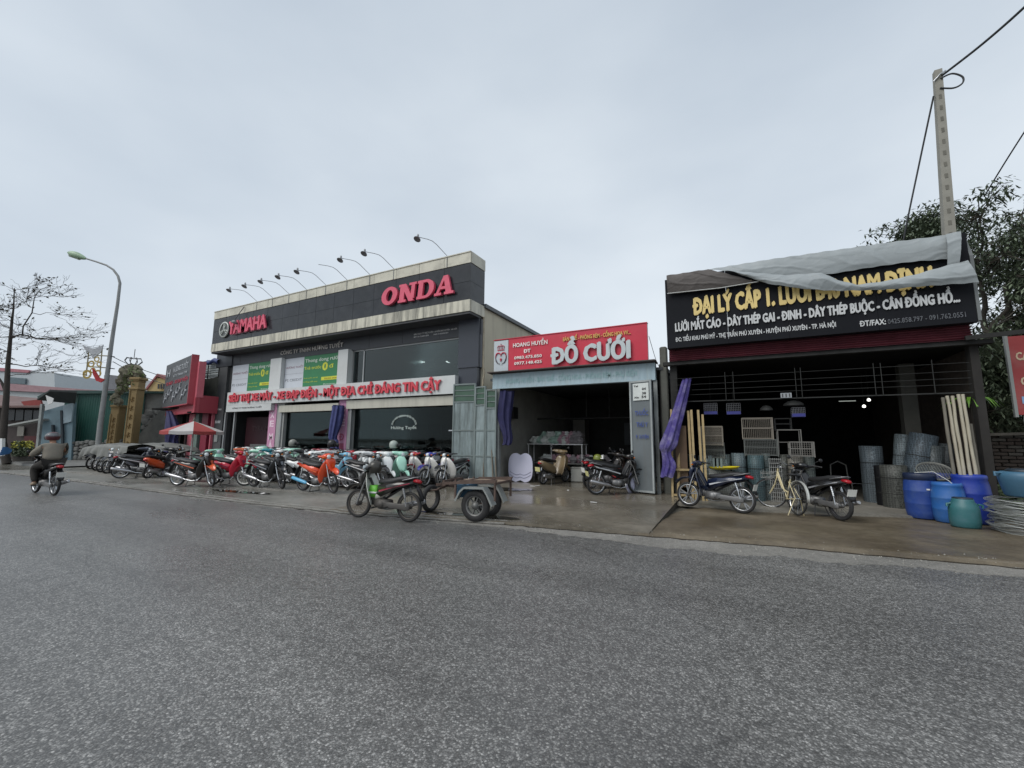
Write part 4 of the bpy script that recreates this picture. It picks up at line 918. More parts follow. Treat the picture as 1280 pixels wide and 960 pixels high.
# purple curtain twisted at the left post
cp = [at(858, 474, 12.3), at(851, 500, 12.2), at(843, 530, 12.05), at(836, 556, 11.95), at(833, 566, 11.95), at(836, 580, 11.95), at(833, 596, 11.95)]
rad = [.09, .11, .13, .16, .09, .13, .12]
curt('curtain', [(p.x, p.y, p.z, r) for p, r in zip(cp, rad)], mat('purple_curtain', '#43397a', rough=.75, var=.4, scale=3, bump=.4, bscale=16, dirt=.6, dcol=(.38, .35, .46), dscale=2.4), 'purple and pale curtain knotted beside the left pillar of the hardware shop', 8, n=50, stripes=5)

# leaning wooden frame and poles on the left
wf = thing('timber_rack', 'pale timber frame leaning upright inside the left pillar of the hardware shop', 'rack', (-1.25, 12.1, .07), world=True)
a0, a1 = at(839, 504, 12.35), at(841, 624, 12.0); b0, b1 = at(848, 504, 12.35), at(846, 624, 12.0)
MB().bar((a1.x, 12.0, .09), (a0.x, 12.3, 2.45), .05, .05).build('upright', M_WOOD, wf); MB().bar((b1.x+.03, 12.05, .09), (b0.x+.03, 12.35, 2.45), .06, .05).build('upright', M_WOOD, wf)
for z in (.2, .85): MB().bar((a1.x, 12.02, z), (a1.x+.42, 12.15, z), .05, .05).build('rail', M_WOOD, wf)
MB().obox((a1.x+.24, 12.18, 1.2), (.28, .02, 1.6)).build('board', mat('brown_board', '#5c4a3a', rough=.8, var=.3), wf)
for i, (xt, xb, zt, yy) in enumerate(((-.98, -.94, 2.40, 12.25), (-.90, -.86, 2.42, 12.2), (-.74, -.70, 2.42, 12.3), (-.64, -.62, 2.3, 12.35))):
    one('timber', MB().bar((xb-.18, yy-.2, .08), (xt-.18, yy, zt), .055, .045), M_WOOD, ['first', 'second', 'third', 'fourth'][i]+' pale timber from the left leaning right of the wooden frame', 'timber', loc=(xb-.18, yy-.2, .08))
for i in range(3):
    one('steel_sheet', MB().bar((-.62+.09*i, 12.5, .08), (-.62+.09*i, 12.6, 1.15), .05, .02), mat('galv', '#6c7878', rough=.4, metal=.3), ['left', 'middle', 'right'][i]+' narrow galvanised strip standing beside the pale timbers', 'metal strip', loc=(-.62+.09*i, 12.5, .08))

# hanging wire baskets with blue rims
def basket(x, y, z, w, h, d, label, blue=True):
    t = thing('wire_basket', label, 'basket', (x, y, z), world=True); m_ = MB()
    for k in range(9):
        u = x-w/2+w*k/8; m_.bar((u, y-d/2, z), (u, y-d/2, z+h), .006); m_.bar((u, y+d/2, z), (u, y+d/2, z+h), .006)
    for k in range(6):
        q = z+h*k/5; m_.bar((x-w/2, y-d/2, q), (x+w/2, y-d/2, q), .006); m_.bar((x-w/2, y-d/2, q), (x-w/2, y+d/2, q), .006); m_.bar((x+w/2, y-d/2, q), (x+w/2, y+d/2, q), .006)
    m_.build('wire', mat('basket_wire', '#77787c', rough=.4), t)
    if blue: MB().box(x-w/2, x+w/2, y-d/2-.01, y+d/2, z, z+.08).build('tray', mat('basket_blue', '#3c3f8c', rough=.5), t)
    MB().tube([(x, y, z+h), (x, y, 3.6)], .004, 4).build('hook', M_RUSTY, t)
for (x0_, y0_, x1_, y1_), lab in (((880, 505, 897, 518), 'left wire basket with blue tray hanging from the ceiling'), ((908, 505, 926, 518), 'second wire basket with blue tray hanging from the ceiling'), ((989, 510, 1006, 521), 'right wire basket with blue tray hanging below a wire hat')):
    a, b = at(x0_, y0_, 13.2), at(x1_, y1_, 13.2); basket((a.x+b.x)/2, 13.2, b.z, b.x-a.x, a.z-b.z, .3, lab)
for (px_, py_, r_w), lab in (((958, 513, .16), 'small dark wire food cover hanging between the baskets'), ((992, 507, .24), 'wide wire food cover hanging above the right basket')):
    p = at(px_, py_, 13.4); m_ = MB(); m_.lathe([(r_w, 0), (r_w*.9, .06), (r_w*.5, .12), (0, .14)], p, 16); one('food_cover', m_, mat('cover_mesh', '#3a3b3a', rough=.6), lab, 'food cover', loc=tuple(p))

# wire cages
def cage(name, q, Y, d, label, wires=16, rows=8, m_=None, skew=0, shelf=False, mesh=True):
    a, b = at(q[0], q[1], Y), at(q[2], q[3], Y); x0, z1, x1, z0 = a.x, a.z, b.x, b.z; m_ = m_ or mat('cage_wire', '#80796e', rough=.5)
    t = thing('wire_cage', label, 'cage', ((x0+x1)/2, Y, z0), world=True); f = MB()
    for x in (x0, x1):
        for y in (Y-d/2, Y+d/2): f.bar((x, y, z0-.03), (x, y, z1), .022)
    for z in (z0, (z0+z1)/2, z1-.01):
        for y in (Y-d/2, Y+d/2): f.bar((x0, y, z), (x1, y, z), .018)
        for x in (x0, x1): f.bar((x, Y-d/2, z), (x, Y+d/2, z), .018)
    f.build('frame', m_, t)
    if mesh:
        w_ = MB()
        for k in range(wires+1):
            x = x0+(x1-x0)*k/wires; w_.bar((x, Y-d/2, z0), (x, Y-d/2, z1), .006); w_.bar((x, Y+d/2, z0), (x, Y+d/2, z1), .006)
        for k in range(rows+1):
            z = z0+(z1-z0)*k/rows; w_.bar((x0, Y-d/2, z), (x1, Y-d/2, z), .005)
        for k in range(8):
            y = Y-d/2+d*k/8; w_.bar((x0, y, z0), (x0, y, z1), .006); w_.bar((x1, y, z0), (x1, y, z1), .006); w_.bar((x0, y, z0), (x1, y, z0), .006)
        tag(w_.build('wire', m_, t), kind='stuff')
cage('c', (876, 533, 904, 556), 12.9, .35, 'square wire cage on top of the left pile of rolls', 18, 12)
cage('c', (878, 553, 906, 572), 12.95, .35, 'crumpled wire cage below the square one, left of the yellow tray', 16, 10, mat('cage_grey', '#5d605d', rough=.5))
cage('c', (927, 523, 966, 548), 13.1, .5, 'tall barred wire cage topmost of the stack above the rolls', 16, 2)
cage('c', (930, 549, 972, 569), 13.1, .5, 'flat wire cage directly under the tall barred cage', 20, 10, mat('cage_grey', '#5d605d', rough=.5))
cage('c', (971, 537, 1002, 569), 13.3, .4, 'open metal rack standing right of the barred cages', 8, 3, mat('rack_grey', '#73716c', rough=.5), mesh=False)
cage('c', (986, 552, 1017, 570), 12.9, .4, 'low metal rack with two bright hooks at its upper corners', 10, 6, mat('rack_grey', '#73716c'))
cage('c', (968, 523, 989, 537), 14, .3, 'dim metal frame behind the open rack', 4, 2, mat('rack_dark', '#3a3a38'), mesh=False)
# upright rolls of wire mesh
def roll(x, y, r, h, c, label, tilt=(0, 0), grp='upright rolls in the hardware shop', mesh=True, z=.09):
    M_ = Matrix.Rotation(tilt[0], 3, 'Y') @ Matrix.Rotation(tilt[1], 3, 'X')
    t = thing('mesh_roll', label, 'roll', (x, y, z), group=grp, world=True)
    key = 'roll_'+c.strip('#'); m_ = MC.get(key) or rollmat(key, c)
    k = MB(); pr = [(r, 0), (r*1.01, h*.3), (r*.99, h*.7), (r, h), (r*.8, h-.005), (r*.8, h-.06), (r*.6, h-.06), (r*.6, h-.01), (r*.35, h-.01), (r*.35, h-.2), (0, h-.2)]
    k.lathe(pr, (x, y, z), 22, 'z', True, M_); k.build('mesh_body', m_, t)
    k = MB()
    for zz_ in (h*.33, h*.7): k.lathe([(r*1.01, zz_-.008), (r*1.03, zz_), (r*1.01, zz_+.008)], (x, y, z), 22, 'z', True, M_)
    k.build('binding', M_RUSTY, t)
def rollmat(key, c):
    m = mat(key, c, rough=.55, var=.15, scale=2, metal=.2); t = m.node_tree; n = t.nodes.new; l = t.links.new; b = t.nodes['Principled BSDF']
    tcx = n('ShaderNodeTexCoord'); ck = n('ShaderNodeTexVoronoi'); ck.inputs['Scale'].default_value = 22; ck.feature = 'DISTANCE_TO_EDGE'; ck.inputs['Randomness'].default_value = .35; l(tcx.outputs['Object'], ck.inputs['Vector'])
    r_ = n('ShaderNodeMapRange'); r_.inputs[1].default_value = .02; r_.inputs[2].default_value = .12; r_.inputs[3].default_value = 1.5; r_.inputs[4].default_value = .55; l(ck.outputs[0], r_.inputs[0])
    src = b.inputs['Base Color'].links[0].from_socket; v = n('ShaderNodeVectorMath'); v.operation = 'SCALE'; l(src, v.inputs[0]); l(r_.outputs[0], v.inputs['Scale']); l(v.outputs[0], b.inputs['Base Color'])
    bp = n('ShaderNodeBump'); bp.inputs['Strength'].default_value = .6; bp.inputs['Distance'].default_value = .01; bp.invert = True; l(ck.outputs[0], bp.inputs['Height']); l(bp.outputs[0], b.inputs['Normal']); return m
def rpx(px_, Y): return at(px_, 600, Y).x
for i, (px_, r, h, c, yy, lab) in enumerate(((866, .10, 1.15, '#6f7c7c', 12.8, 'narrow bluish roll beside the pale timbers'), (884, .20, 1.12, '#76807f', 12.9, 'wide grey roll behind the handlebar of the blue motorcycle'), (906, .17, 1.16, '#6c7776', 13.1, 'grey roll under the crumpled wire cage, behind the yellow tray'), (925, .18, 1.20, '#59666a', 13.0, 'slate roll right of the yellow tray'), (946, .19, 1.16, '#42565a', 12.9, 'dark teal roll behind the front wheel of the bicycle'), (959, .10, 1.2, '#73807f', 13.2, 'thin pale roll right of the dark teal one'),
        (981, .11, 1.18, '#4e504c', 13.1, 'brownish roll right of the lattice panel'), (996, .17, 1.17, '#77746c', 13.0, 'beige grey roll behind the black motorcycle'), (1012, .14, 1.16, '#565d5a', 13.2, 'grey roll at the right end, next to the dark doorway'))):
    roll(rpx(px_, yy), yy, r, h, c, lab)
# lattice panel among the rolls
m_ = MB(); xa, xb = rpx(963, 12.75), rpx(978, 12.75)
for k in range(7): x = xa+(xb-xa)*k/6; m_.bar((x, 12.75, .1), (x, 12.8, 1.18), .012)
for k in range(11): z = .12+1.04*k/10; m_.bar((xa, 12.76, z), (xb, 12.76, z), .012)
one('lattice_panel', m_, mat('lattice_white', '#8c8d8a', rough=.5), 'square-holed lattice panel standing between the rolls', 'panel', loc=(xa, 12.75, .1))
# flattened net bales and yellow tray
nb = MB(); a = at(905, 600, 12.35)
def fb_(u, v): return (a.x-.36+u*.82+.02*math.sin(v*9), 12.30-.10*math.sin(PI*v)+.03*noise.noise(Vector((u*6, v*6, 2))), .10+v*.80-.10*u*v)
nb.grid(fb_, 24, 14); nb.grid(lambda u, v: (fb_(u, v)[0], fb_(u, v)[1]+.22, fb_(u, v)[2]), 24, 14)
one('net_bale', nb, MC.get('roll_5f625f') or rollmat('roll_5f625f', '#5f625f'), 'crumpled grey net bale behind the blue motorcycle, under the yellow tray', 'net', loc=(a.x, 12.4, .1))
m_ = MB(); p = at(905, 585, 12.3); m_.lathe([(0, 0), (.30, .0), (.36, .05), (.37, .055), (.30, .015), (0, .015)], (p.x, 12.45, p.z-.03), 28, 'z', True, Matrix.Rotation(R(-3), 3, 'Y')); one('tray', m_, mat('yellow_plastic', '#d9c92a', rough=.4, var=.05), 'bright yellow round tray lying on the grey net bale', 'tray', loc=(p.x, 12.45, p.z))
m_ = MB(); p = at(926, 598, 12.4); m_.tube([(p.x, 12.4, p.z-.12), (p.x+.01, 12.4, p.z+.08), (p.x+.04, 12.4, p.z+.13)], [.05, .05, .015], 10); one('spray_can', m_, mat('can_red', '#a3283a', rough=.4), 'small red canister standing behind the seat of the blue motorcycle', 'canister', loc=(p.x, 12.4, p.z-.12))
# big rolls at the right of the doorway
for px_, yy, r, h, c, tl, lab in ((1092, 14.2, .24, 1.42, '#5c666c', (0, 0), 'tall blue-grey roll standing at the right side of the dark doorway'), (1108, 13.6, .22, .95, '#15161a', (0, 0), 'black wrapped roll right of the tall blue-grey one'), (1118, 13.3, .25, .98, '#4a4c48', (0, 0), 'short olive grey roll behind the left blue barrel'),
                                  (1120, 13.8, .15, 1.72, '#646e72', (R(7), 0), 'slim roll leaning right above the short olive one'), (1134, 13.5, .26, 1.75, '#4b565e', (R(13), 0), 'largest slate roll leaning right behind the blue barrels'), (1162, 13.4, .17, 1.45, '#4a5153', (R(6), 0), 'grey roll leaning behind the wire sieve'), (1176, 13.5, .15, 1.5, '#3c4244', (R(6), 0), 'darkest leaning roll nearest the white poles')):
    roll(rpx(px_, yy), yy, r, h, c, lab, tilt=tl)
m_ = MB(); x = at(1138, 520, 14.2).x; m_.box(x-.15, x+.15, 14.1, 14.4, .1, 3.6); one('inner_column', m_, mat('inner_column', '#46453f', rough=.8), 'grey column standing behind the leaning rolls inside the hardware shop', 'column', loc=(x, 14.2, .1))
# chair in the doorway
ch = thing('chair', 'dark chair with a curved back in the shadow of the hardware shop doorway', 'chair', (2.5, 15.2, .1), world=True)
MB().box(2.3, 2.7, 15.0, 15.4, .5, .54).build('seat', M_RUSTY, ch)
MB().tube([(2.3, 15.4, .5), (2.32, 15.45, .95), (2.5, 15.48, 1.05), (2.68, 15.45, .95), (2.7, 15.4, .5)], .018, 6).build('backrest', mat('grille_steel', '#6a6b68'), ch)
for x, y in ((2.3, 15), (2.7, 15), (2.3, 15.4), (2.7, 15.4)): MB().tube([(x, y, .1), (x, y, .5)], .015, 6).build('leg', mat('grille_steel', '#6a6b68'), ch)

# barrels
def barrel(name, x, y, r, h, c, label, lid=None, neck=False, waist=1.0, handles=False):
    t = thing(name, label, 'barrel', (x, y, .06), world=True); m_ = mat('barrel_'+c.strip('#'), c, rough=.45, var=.16, scale=2.5, dirt=.35, dcol=(.10, .14, .18), dscale=5)
    if neck: pr = [(0, 0), (r*.86, 0), (r*.95, .03), (r, h*.25), (r*.99, h*.62), (r*.93, h*.78), (r*.72, h*.90), (r*.70, h*.97), (r*.66, h*.99), (0, h*.99)]
    else: pr = [(0, 0), (r*.84, 0), (r*.90, .02), (r*.97, h*.15), (r*.995, h*.32), (r*1.01, h*.335), (r*1.0, h*.35), (r*1.0, h*.60), (r*1.015, h*.615), (r, h*.63), (r*.95, h*.80), (r*.88, h*.90), (r*.91, h*.92), (r*.91, h*.96), (r*.86, h), (r*.82, h), (r*.80, h*.95), (0, h*.95)]
    MB().lathe(pr, (x, y, .06), 30).build('body', m_, t)
    if lid: MB().lathe([(r*.90, h*.86), (r*.95, h*.87), (r*.95, h*.98), (r*.90, h*1.01), (0, h*1.015)] if not neck else [(r*.60, h*.97), (r*.66, h*.975), (r*.66, h*1.03), (0, h*1.04)], (x, y, .06), 30).build('lid', mat('lid_'+lid.strip('#'), lid, rough=.45, var=.1), t)
    if handles:
        for s_ in (-1, 1): MB().tube([(x+s_*r*.85, y-.05, .06+h*.82), (x+s_*r*1.12, y-.05, .06+h*.80), (x+s_*r*1.12, y-.05, .06+h*.70)], .02, 6).build('handle', m_, t)
    return t
bA = barrel('barrel', 3.30, 12.02, .275, .90, '#28458c', 'blue lidded barrel with a small white sticker, leftmost of the barrels', lid='#1d2740')
MB().obox((3.34, 11.74, .66), (.05, .01, .03)).build('sticker', M_WHITE, bA)
barrel('barrel', 3.60, 11.66, .25, .76, '#2b63a8', 'lighter blue barrel in the middle, behind the green jug')
barrel('barrel', 4.0, 11.86, .285, .92, '#1f3894', 'deep royal blue barrel below the white poles, rightmost of the blue ones')
barrel('barrel', 3.68, 12.45, .27, .90, '#243a90', 'dark blue barrel at the back carrying the wire sieve')
j = barrel('jug', 3.62, 11.10, .215, .52, '#2f6468', 'squat teal green jug with dark lid in front of the barrels', lid='#24303a', neck=True, handles=True)
m_ = MB(); p = (3.62, 12.25, 1.0)
M_ = Matrix.Rotation(R(35), 3, 'X')
for k in range(13):
    a = -.27+.045*k; w_ = math.sqrt(max(0, .285**2-a*a)); 
    for P_, Q_ in (((a, -w_, 0), (a, w_, 0)), ((-w_, a, 0), (w_, a, 0))): m_.bar(Vector(p)+M_ @ Vector(P_), Vector(p)+M_ @ Vector(Q_), .006)
m_.lathe([(.28, -.03), (.295, -.03), (.295, .03), (.28, .03), (.28, -.03)], p, 28, 'z', True, M_); one('sieve', m_, mat('sieve_wire', '#6e6f6a', rough=.5), 'round wire sieve lying tilted across the back barrel', 'sieve', loc=p)
m_ = MB(); m_.tube([(3.2, 11.9, .98), (3.45, 11.75, 1.02), (3.62, 11.6, .86), (3.7, 11.55, .74)], .008, 5); one('rope', m_, hang, 'thin pale rope trailing over the lid of the leftmost barrel', 'rope', loc=(3.2, 11.9, .98))
# wire coils in a pile with a big teal pot on top
WC = (4.62, 11.0)
for k in range(11):
    m_ = MB(); rr_ = random.Random(40+k); n_ = 44; rx = .70+rr_.uniform(-.04, .05); z0 = .075+k*.052; ox, oy = rr_.uniform(-.03, .03), rr_.uniform(-.03, .03)
    for q in range(3):
        pts = [(WC[0]+ox+(rx-.02*q)*math.cos(2*PI*i/n_), WC[1]+oy+(rx-.02*q)*.82*math.sin(2*PI*i/n_), z0+.012*math.sin(i*.9+k+q)+.010*q) for i in range(n_+1)]
        m_.tube(pts, .0065, 5, False)
    ordw = ['bottom', 'second', 'third', 'fourth', 'fifth', 'sixth', 'seventh', 'eighth', 'ninth', 'tenth', 'topmost'][k]
    one('wire_coil', m_, mat('coil_steel', '#a3a6a3', rough=.4, metal=.5, dirt=.3), f'{ordw} ring of steel wire{" from below" if 0 < k < 10 else ""} in the pile under the teal pot', 'wire coil', 'steel wire rings piled by the barrels', (WC[0]+ox, WC[1], z0))
pt_ = thing('pot', 'large blue-teal plastic pot with dark lid standing on the pile of wire rings', 'pot', (4.50, 11.15, .66), world=True)
mp_ = mat('pot_teal', '#3f6780', rough=.45, var=.12, dirt=.2)
MB().lathe([(0, .66), (.27, .66), (.29, .69), (.345, .95), (.355, 1.03), (.33, 1.08), (.30, 1.10), (0, 1.10)], (4.50, 11.15, 0), 28).build('body', mp_, pt_)
MB().lathe([(.0, 1.155), (.2, 1.15), (.24, 1.13), (.24, 1.10)], (4.50, 11.15, 0), 28).build('lid', mat('lid_24303a', '#24303a'), pt_)
for s_ in (-1, 1): MB().tube([(4.5+s_*.30, 11.1, 1.07), (4.5+s_*.42, 11.08, 1.08), (4.5+s_*.41, 11.08, 1.02)], .022, 6).build('handle', mp_, pt_)
# white poles leaning at the right pillar
for i, (tx, ty, bx_, by_, Yt, lab) in enumerate(((1178, 497, 1193, 597, 12.25, 'shortest and darkest'), (1184, 495, 1201, 598, 12.3, 'second'), (1190, 495, 1206, 598, 12.3, 'third'), (1198, 493, 1214, 598, 12.3, 'fourth'), (1203.5, 493, 1221, 600, 12.3, 'fifth, thick'), (1213, 530, 1224, 600, 12.4, 'rightmost, greyish'))):
    a = at(tx, ty, Yt); b = at(bx_, by_, Yt-.25); d = (b-a); f_ = (.08-a.z)/d.z; b2 = a+d*f_
    m_ = MB(); rr_ = random.Random(i); pts = [tuple(a+(b2-a)*q/10+Vector((rr_.uniform(-.006, .006), 0, 0))) for q in range(11)]
    m_.tube(pts, [.028+.003*(q % 3 == 0) for q in range(11)], 9)
    one('wooden_pole', m_, M_BAMB if i not in (0, 5) else mat('grey_pole', '#6b675c', rough=.7, dirt=.4), lab+' pole from the left of those leaning behind the blue barrels', 'pole', 'pale poles leaning at the right pillar', tuple(b2))
# ================================================================ motorcycles (x forward, y left, z up, wheels on z = 0)
M_TYRE = mat('tyre_rubber', (.016, .016, .017), rough=.75, var=.2, dirt=.3, dcol=(.06, .055, .045), dscale=6)
M_ENG = mat('engine_alloy', (.20, .20, .20), rough=.48, metal=.6, var=.2, dirt=.3)
M_SEAT = mat('seat_vinyl', (.020, .020, .021), rough=.5, var=.15)
M_LAMPG = mat('lamp_glass', '#c8d0d2', rough=.12, var=.08)
M_TAIL = mat('tail_red', '#a01220', rough=.2, var=.05)
M_AMBER = mat('amber_lens', '#c8701c', rough=.2)
M_MIRR = mat('mirror_glass', (.5, .54, .56), rough=.08, metal=.9)
M_PLATE = mat('licence_plate', '#d6d6d0', rough=.5)
M_FRAMEB = mat('frame_black', (.020, .020, .022), rough=.45)
M_BODY = paint('#b8202c'); M_TRIM = paint('#1a1a1d'); M_RIMC = mat('rim_chrome', (.50, .51, .52), rough=.3, metal=1); M_RIMD = mat('rim_dark', (.07, .07, .075), rough=.4, metal=.5)
def wheel(parent, x, r=.285, w=.034, spokes='spoke', rim=M_RIMC, y=0):
    wn = MB(); wn.lathe([(.045, -.055), (.05, -.03), (.03, -.02), (.03, .02), (.05, .03), (.045, .055), (0, .055)], (x, y, r), 12, 'y')
    wn.lathe([(0, -.055), (.045, -.055)], (x, y, r), 12, 'y')
    W = wn.build('wheel', M_ENG, parent)
    prof = [(r-.055, -w*.6), (r-.03, -w), (r-.008, -w*.7), (r, 0), (r-.008, w*.7), (r-.03, w), (r-.055, w*.6), (r-.055, -w*.6)]
    MB().lathe(prof, (x, y, r), 30, 'y').build('tyre', M_TYRE, W)
    m_ = MB(); m_.lathe([(r-.054, -w*.75), (r-.075, -w*.5), (r-.075, w*.5), (r-.054, w*.75), (r-.050, 0), (r-.054, -w*.75)], (x, y, r), 28, 'y')
    if spokes == 'spoke':
        for k in range(20):
            a = 2*PI*k/20; b = a+(.35 if k % 2 else -.35); s_ = .03 if (k//2) % 2 else -.03
            m_.bar((x+math.cos(a)*.04, y+s_, r+math.sin(a)*.04), (x+math.cos(b)*(r-.07), y, r+math.sin(b)*(r-.07)), .004)
    else:
        for k in range(5):
            a = 2*PI*k/5+.3
            for d in (-.16, .16): m_.bar((x+math.cos(a)*.04, y, r+math.sin(a)*.04), (x+math.cos(a+d)*(r-.07), y, r+math.sin(a+d)*(r-.07)), .022, .024)
    m_.build('rim', rim, W); return W
def mirrors(t, x, z, y0=.20, y1=.31):
    for s_ in (-1, 1):
        m_ = MB(); m_.tube([(x, s_*y0, z), (x-.01, s_*(y0+.03), z+.07), (x-.02, s_*y1, z+.12)], .005, 5)
        m_.lathe([(0, -.012), (.035, -.010), (.045, 0), (.032, .012), (0, .022)], (x-.02, s_*(y1+.03), z+.13), 12, 'x'); mr_ = m_.build('mirror', M_BLACK, t)
def underbone(wh='spoke', extras=()):
    t = thing('motorcycle', 'x', 'motorcycle')
    wheel(t, -.61, spokes=wh); steer = t
    wheel(t, .61, spokes=wh)
    f = MB()
    for s_ in (-1, 1):
        f.tube([(.61, s_*.075, .285), (.545, s_*.075, .46), (.50, s_*.07, .60), (.43, s_*.06, .80)], [.017, .022, .018, .016], 8)
    f.tube([(.43, 0, .78), (.39, 0, .92)], .03, 8); f.build('fork', M_CHROME, t)
    # front fender: an arc hugging the wheel
    pth = [(.61+math.cos(a)*.335, .285+math.sin(a)*.335+.03) for a in [R(38+i*12.5) for i in range(11)]]
    MB().sheet(pth[::-1], [.045, .055, .065, .075, .084, .092, .098, .10, .095, .08, .045], bow=-.045, n=6).build('front_fender', M_BODY, t)
    MB().loft([(.545, .575, .03, .02), (.535, .63, .065, .03), (.515, .71, .10, .042), (.49, .81, .145, .05), (.46, .89, .15, .05), (.425, .945, .10, .035)], 16, 3.6).build('nose_cover', M_BODY, t)
    nb_ = MB(); nb_.add([(.575, -.035, .70), (.575, .035, .70), (.553, .05, .80), (.553, -.05, .80)], [(0, 1, 2, 3)]); nb_.build('nose_badge', MC['stripe'] if 'stripe' in MC else mat('stripe', '#c9c9cc', rough=.3), t)
    MB().sheet([(.44, .90), (.42, .80), (.385, .66), (.33, .50), (.27, .36), (.245, .27)], [.10, .155, .20, .215, .185, .13], bow=[.05, .07, .09, .10, .07, .04], n=10, th=.012).build('leg_shield', M_BODY, t)
    # handlebar cowl with lamp
    cw = MB().loft([(.475, .965, .08, .045), (.43, 1.0, .12, .07), (.36, 1.02, .12, .065), (.27, 1.02, .08, .04)], 14, 2.5)
    for s_ in (-1, 1): cw.tube([(.40, s_*.06, .995), (.37, s_*.13, 1.0), (.33, s_*.19, 1.02), (.30, s_*.22, 1.03)], [.06, .045, .032, .02], 10)
    cw = cw.build('headlight_cowl', M_BODY, t)
    MB().lathe([(0, .055), (.035, .048), (.065, .02), (.072, -.01)], (.465, 0, .985), 16, 'x').build('headlight', M_LAMPG, cw)
    for s_ in (-1, 1): MB().obox((.44, s_*.135, .985), (.05, .06, .04), None, .015).build('indicator', M_AMBER, cw)
    hb = MB()
    for s_ in (-1, 1):
        hb.tube([(.34, s_*.08, 1.02), (.30, s_*.20, 1.035), (.235, s_*.24, 1.03)], .017, 7); hb.tube([(.34, s_*.10, 1.01), (.39, s_*.17, 1.0), (.33, s_*.33, .995)], .006, 5)
    hb = hb.build('handlebar', M_BLACK, t)
    for s_ in (-1, 1): MB().tube([(.30, s_*.21, 1.035), (.22, s_*.34, 1.02)], .018, 8).build('grip', M_SEAT, hb)
    mirrors(t, .30, 1.04)
    MB().loft([(.30, .44, .05, .06), (.16, .46, .07, .075), (.02, .53, .075, .09), (-.08, .60, .08, .09)], 12, 3).build('centre_cover', M_TRIM, t)
    MB().loft([(.13, .715, .04, .02), (.08, .735, .09, .045), (-.08, .745, .118, .062), (-.25, .76, .135, .066), (-.42, .805, .125, .060), (-.60, .825, .11, .05), (-.70, .83, .07, .03)], 14, 2.8).build('seat', M_SEAT, t)
    for s_ in (-1, 1):
        MB().sheet([(.10, .56), (-.05, .60), (-.25, .655), (-.45, .70), (-.62, .745), (-.78, .775)], [.001]*6, 0, .001).v
        m_ = MB(); pts = [(.14, .50), (.10, .66), (-.10, .72), (-.40, .765), (-.78, .80), (-.82, .755), (-.60, .69), (-.35, .62), (-.15, .52), (.02, .45)]
        ys = [.075, .085, .115, .115, .055, .05, .10, .125, .12, .09]
        vs = [(x, s_*y_, z) for (x, z), y_ in zip(pts, ys)] + [(x*.9-.02, s_*(y_-.05), z*.9+.06) for (x, z), y_ in zip(pts, ys)]
        c_ = (-.28, s_*.14, .665); vs.append(c_); n_ = 10
        fs = [((i, (i+1) % n_, 20) if s_ < 0 else ((i+1) % n_, i, 20)) for i in range(n_)] + [(((i+1) % n_, i, i+n_, (i+1) % n_+n_) if s_ < 0 else (i, (i+1) % n_, (i+1) % n_+n_, i+n_)) for i in range(n_)]
        m_.add(vs, fs, True); m_.build('side_panel', M_BODY, t)
        st_ = MB(); st_.add([(.06, s_*.115, .575), (-.30, s_*.146, .675), (-.66, s_*.105, .745), (-.66, s_*.105, .73), (-.30, s_*.146, .645), (.04, s_*.115, .545)], [(0, 1, 2, 3, 4, 5) if s_ < 0 else (5, 4, 3, 2, 1, 0)]); st_.build('side_stripe', MC.get('stripe') or mat('stripe', '#c9c9cc', rough=.3), t)
    tl = MB().loft([(-.72, .785, .075, .035), (-.80, .775, .065, .035), (-.85, .755, .04, .025)], 10, 2.6).build('tail_light', M_TAIL, t)
    MB().sheet([(-.70, .70), (-.80, .60), (-.87, .46), (-.885, .40)], [.06, .075, .07, .05], bow=.02, n=4).build('rear_mudguard', M_BLACK, t)
    e_ = MB(); e_.loft([(.33, .37, .055, .06), (.24, .36, .065, .07), (.16, .35, .06, .06)], 10, 3.5)
    for k in range(4): e_.box(.19+.035*k, .20+.035*k, -.08, .08, .285, .44)
    e_.loft([(.16, .33, .10, .085), (.0, .31, .13, .10), (-.16, .32, .10, .08)], 12, 3.2); e_.lathe([(0, -.145), (.06, -.14), (.075, -.12)], (.03, 0, .31), 14, 'y'); e_.lathe([(.075, .12), (.06, .14), (0, .145)], (.0, 0, .31), 14, 'y')
    e_.build('engine', M_ENG, t)
    ex = MB(); ex.tube([(.24, -.06, .29), (.20, -.11, .20), (.02, -.14, .185), (-.18, -.15, .22), (-.30, -.155, .27)], .017, 8); ex = ex.build('exhaust', M_CHROME, t)
    MB().tube([(-.27, -.16, .255), (-.34, -.162, .275), (-.62, -.168, .335), (-.84, -.172, .385), (-.86, -.172, .39)], [.028, .046, .05, .046, .03], 12).build('muffler', mat('muffler', (.42, .42, .43), rough=.3, metal=.8), ex)
    MB().loft([(-.05, .30, .012, .05, .10), (-.2, .30, .014, .06, .10), (-.45, .29, .014, .055, .10), (-.58, .285, .014, .075, .10), (-.68, .285, .014, .05, .10)], 10, 3).build('chain_case', M_ENG, t)
    for s_ in (-1, 1):
        k_ = MB(); k_.tube([(-.52, s_*.105, .64), (-.58, s_*.11, .46)], .022, 8); k_.tube([(-.57, s_*.11, .47), (-.61, s_*.11, .30)], .012, 6)
        for q in range(5): k_.lathe([(.02, 0), (.030, .008), (.02, .016)], (-.53-.012*q, s_*.106, .60-.035*q), 8)
        k_.build('shock_absorber', M_CHROME, t)
    fr = MB(); fr.tube([(-.05, 0, .33), (-.35, .07, .30), (-.61, .075, .285)], .018, 6); fr.tube([(-.05, 0, .33), (-.35, -.07, .30), (-.61, -.075, .285)], .018, 6)
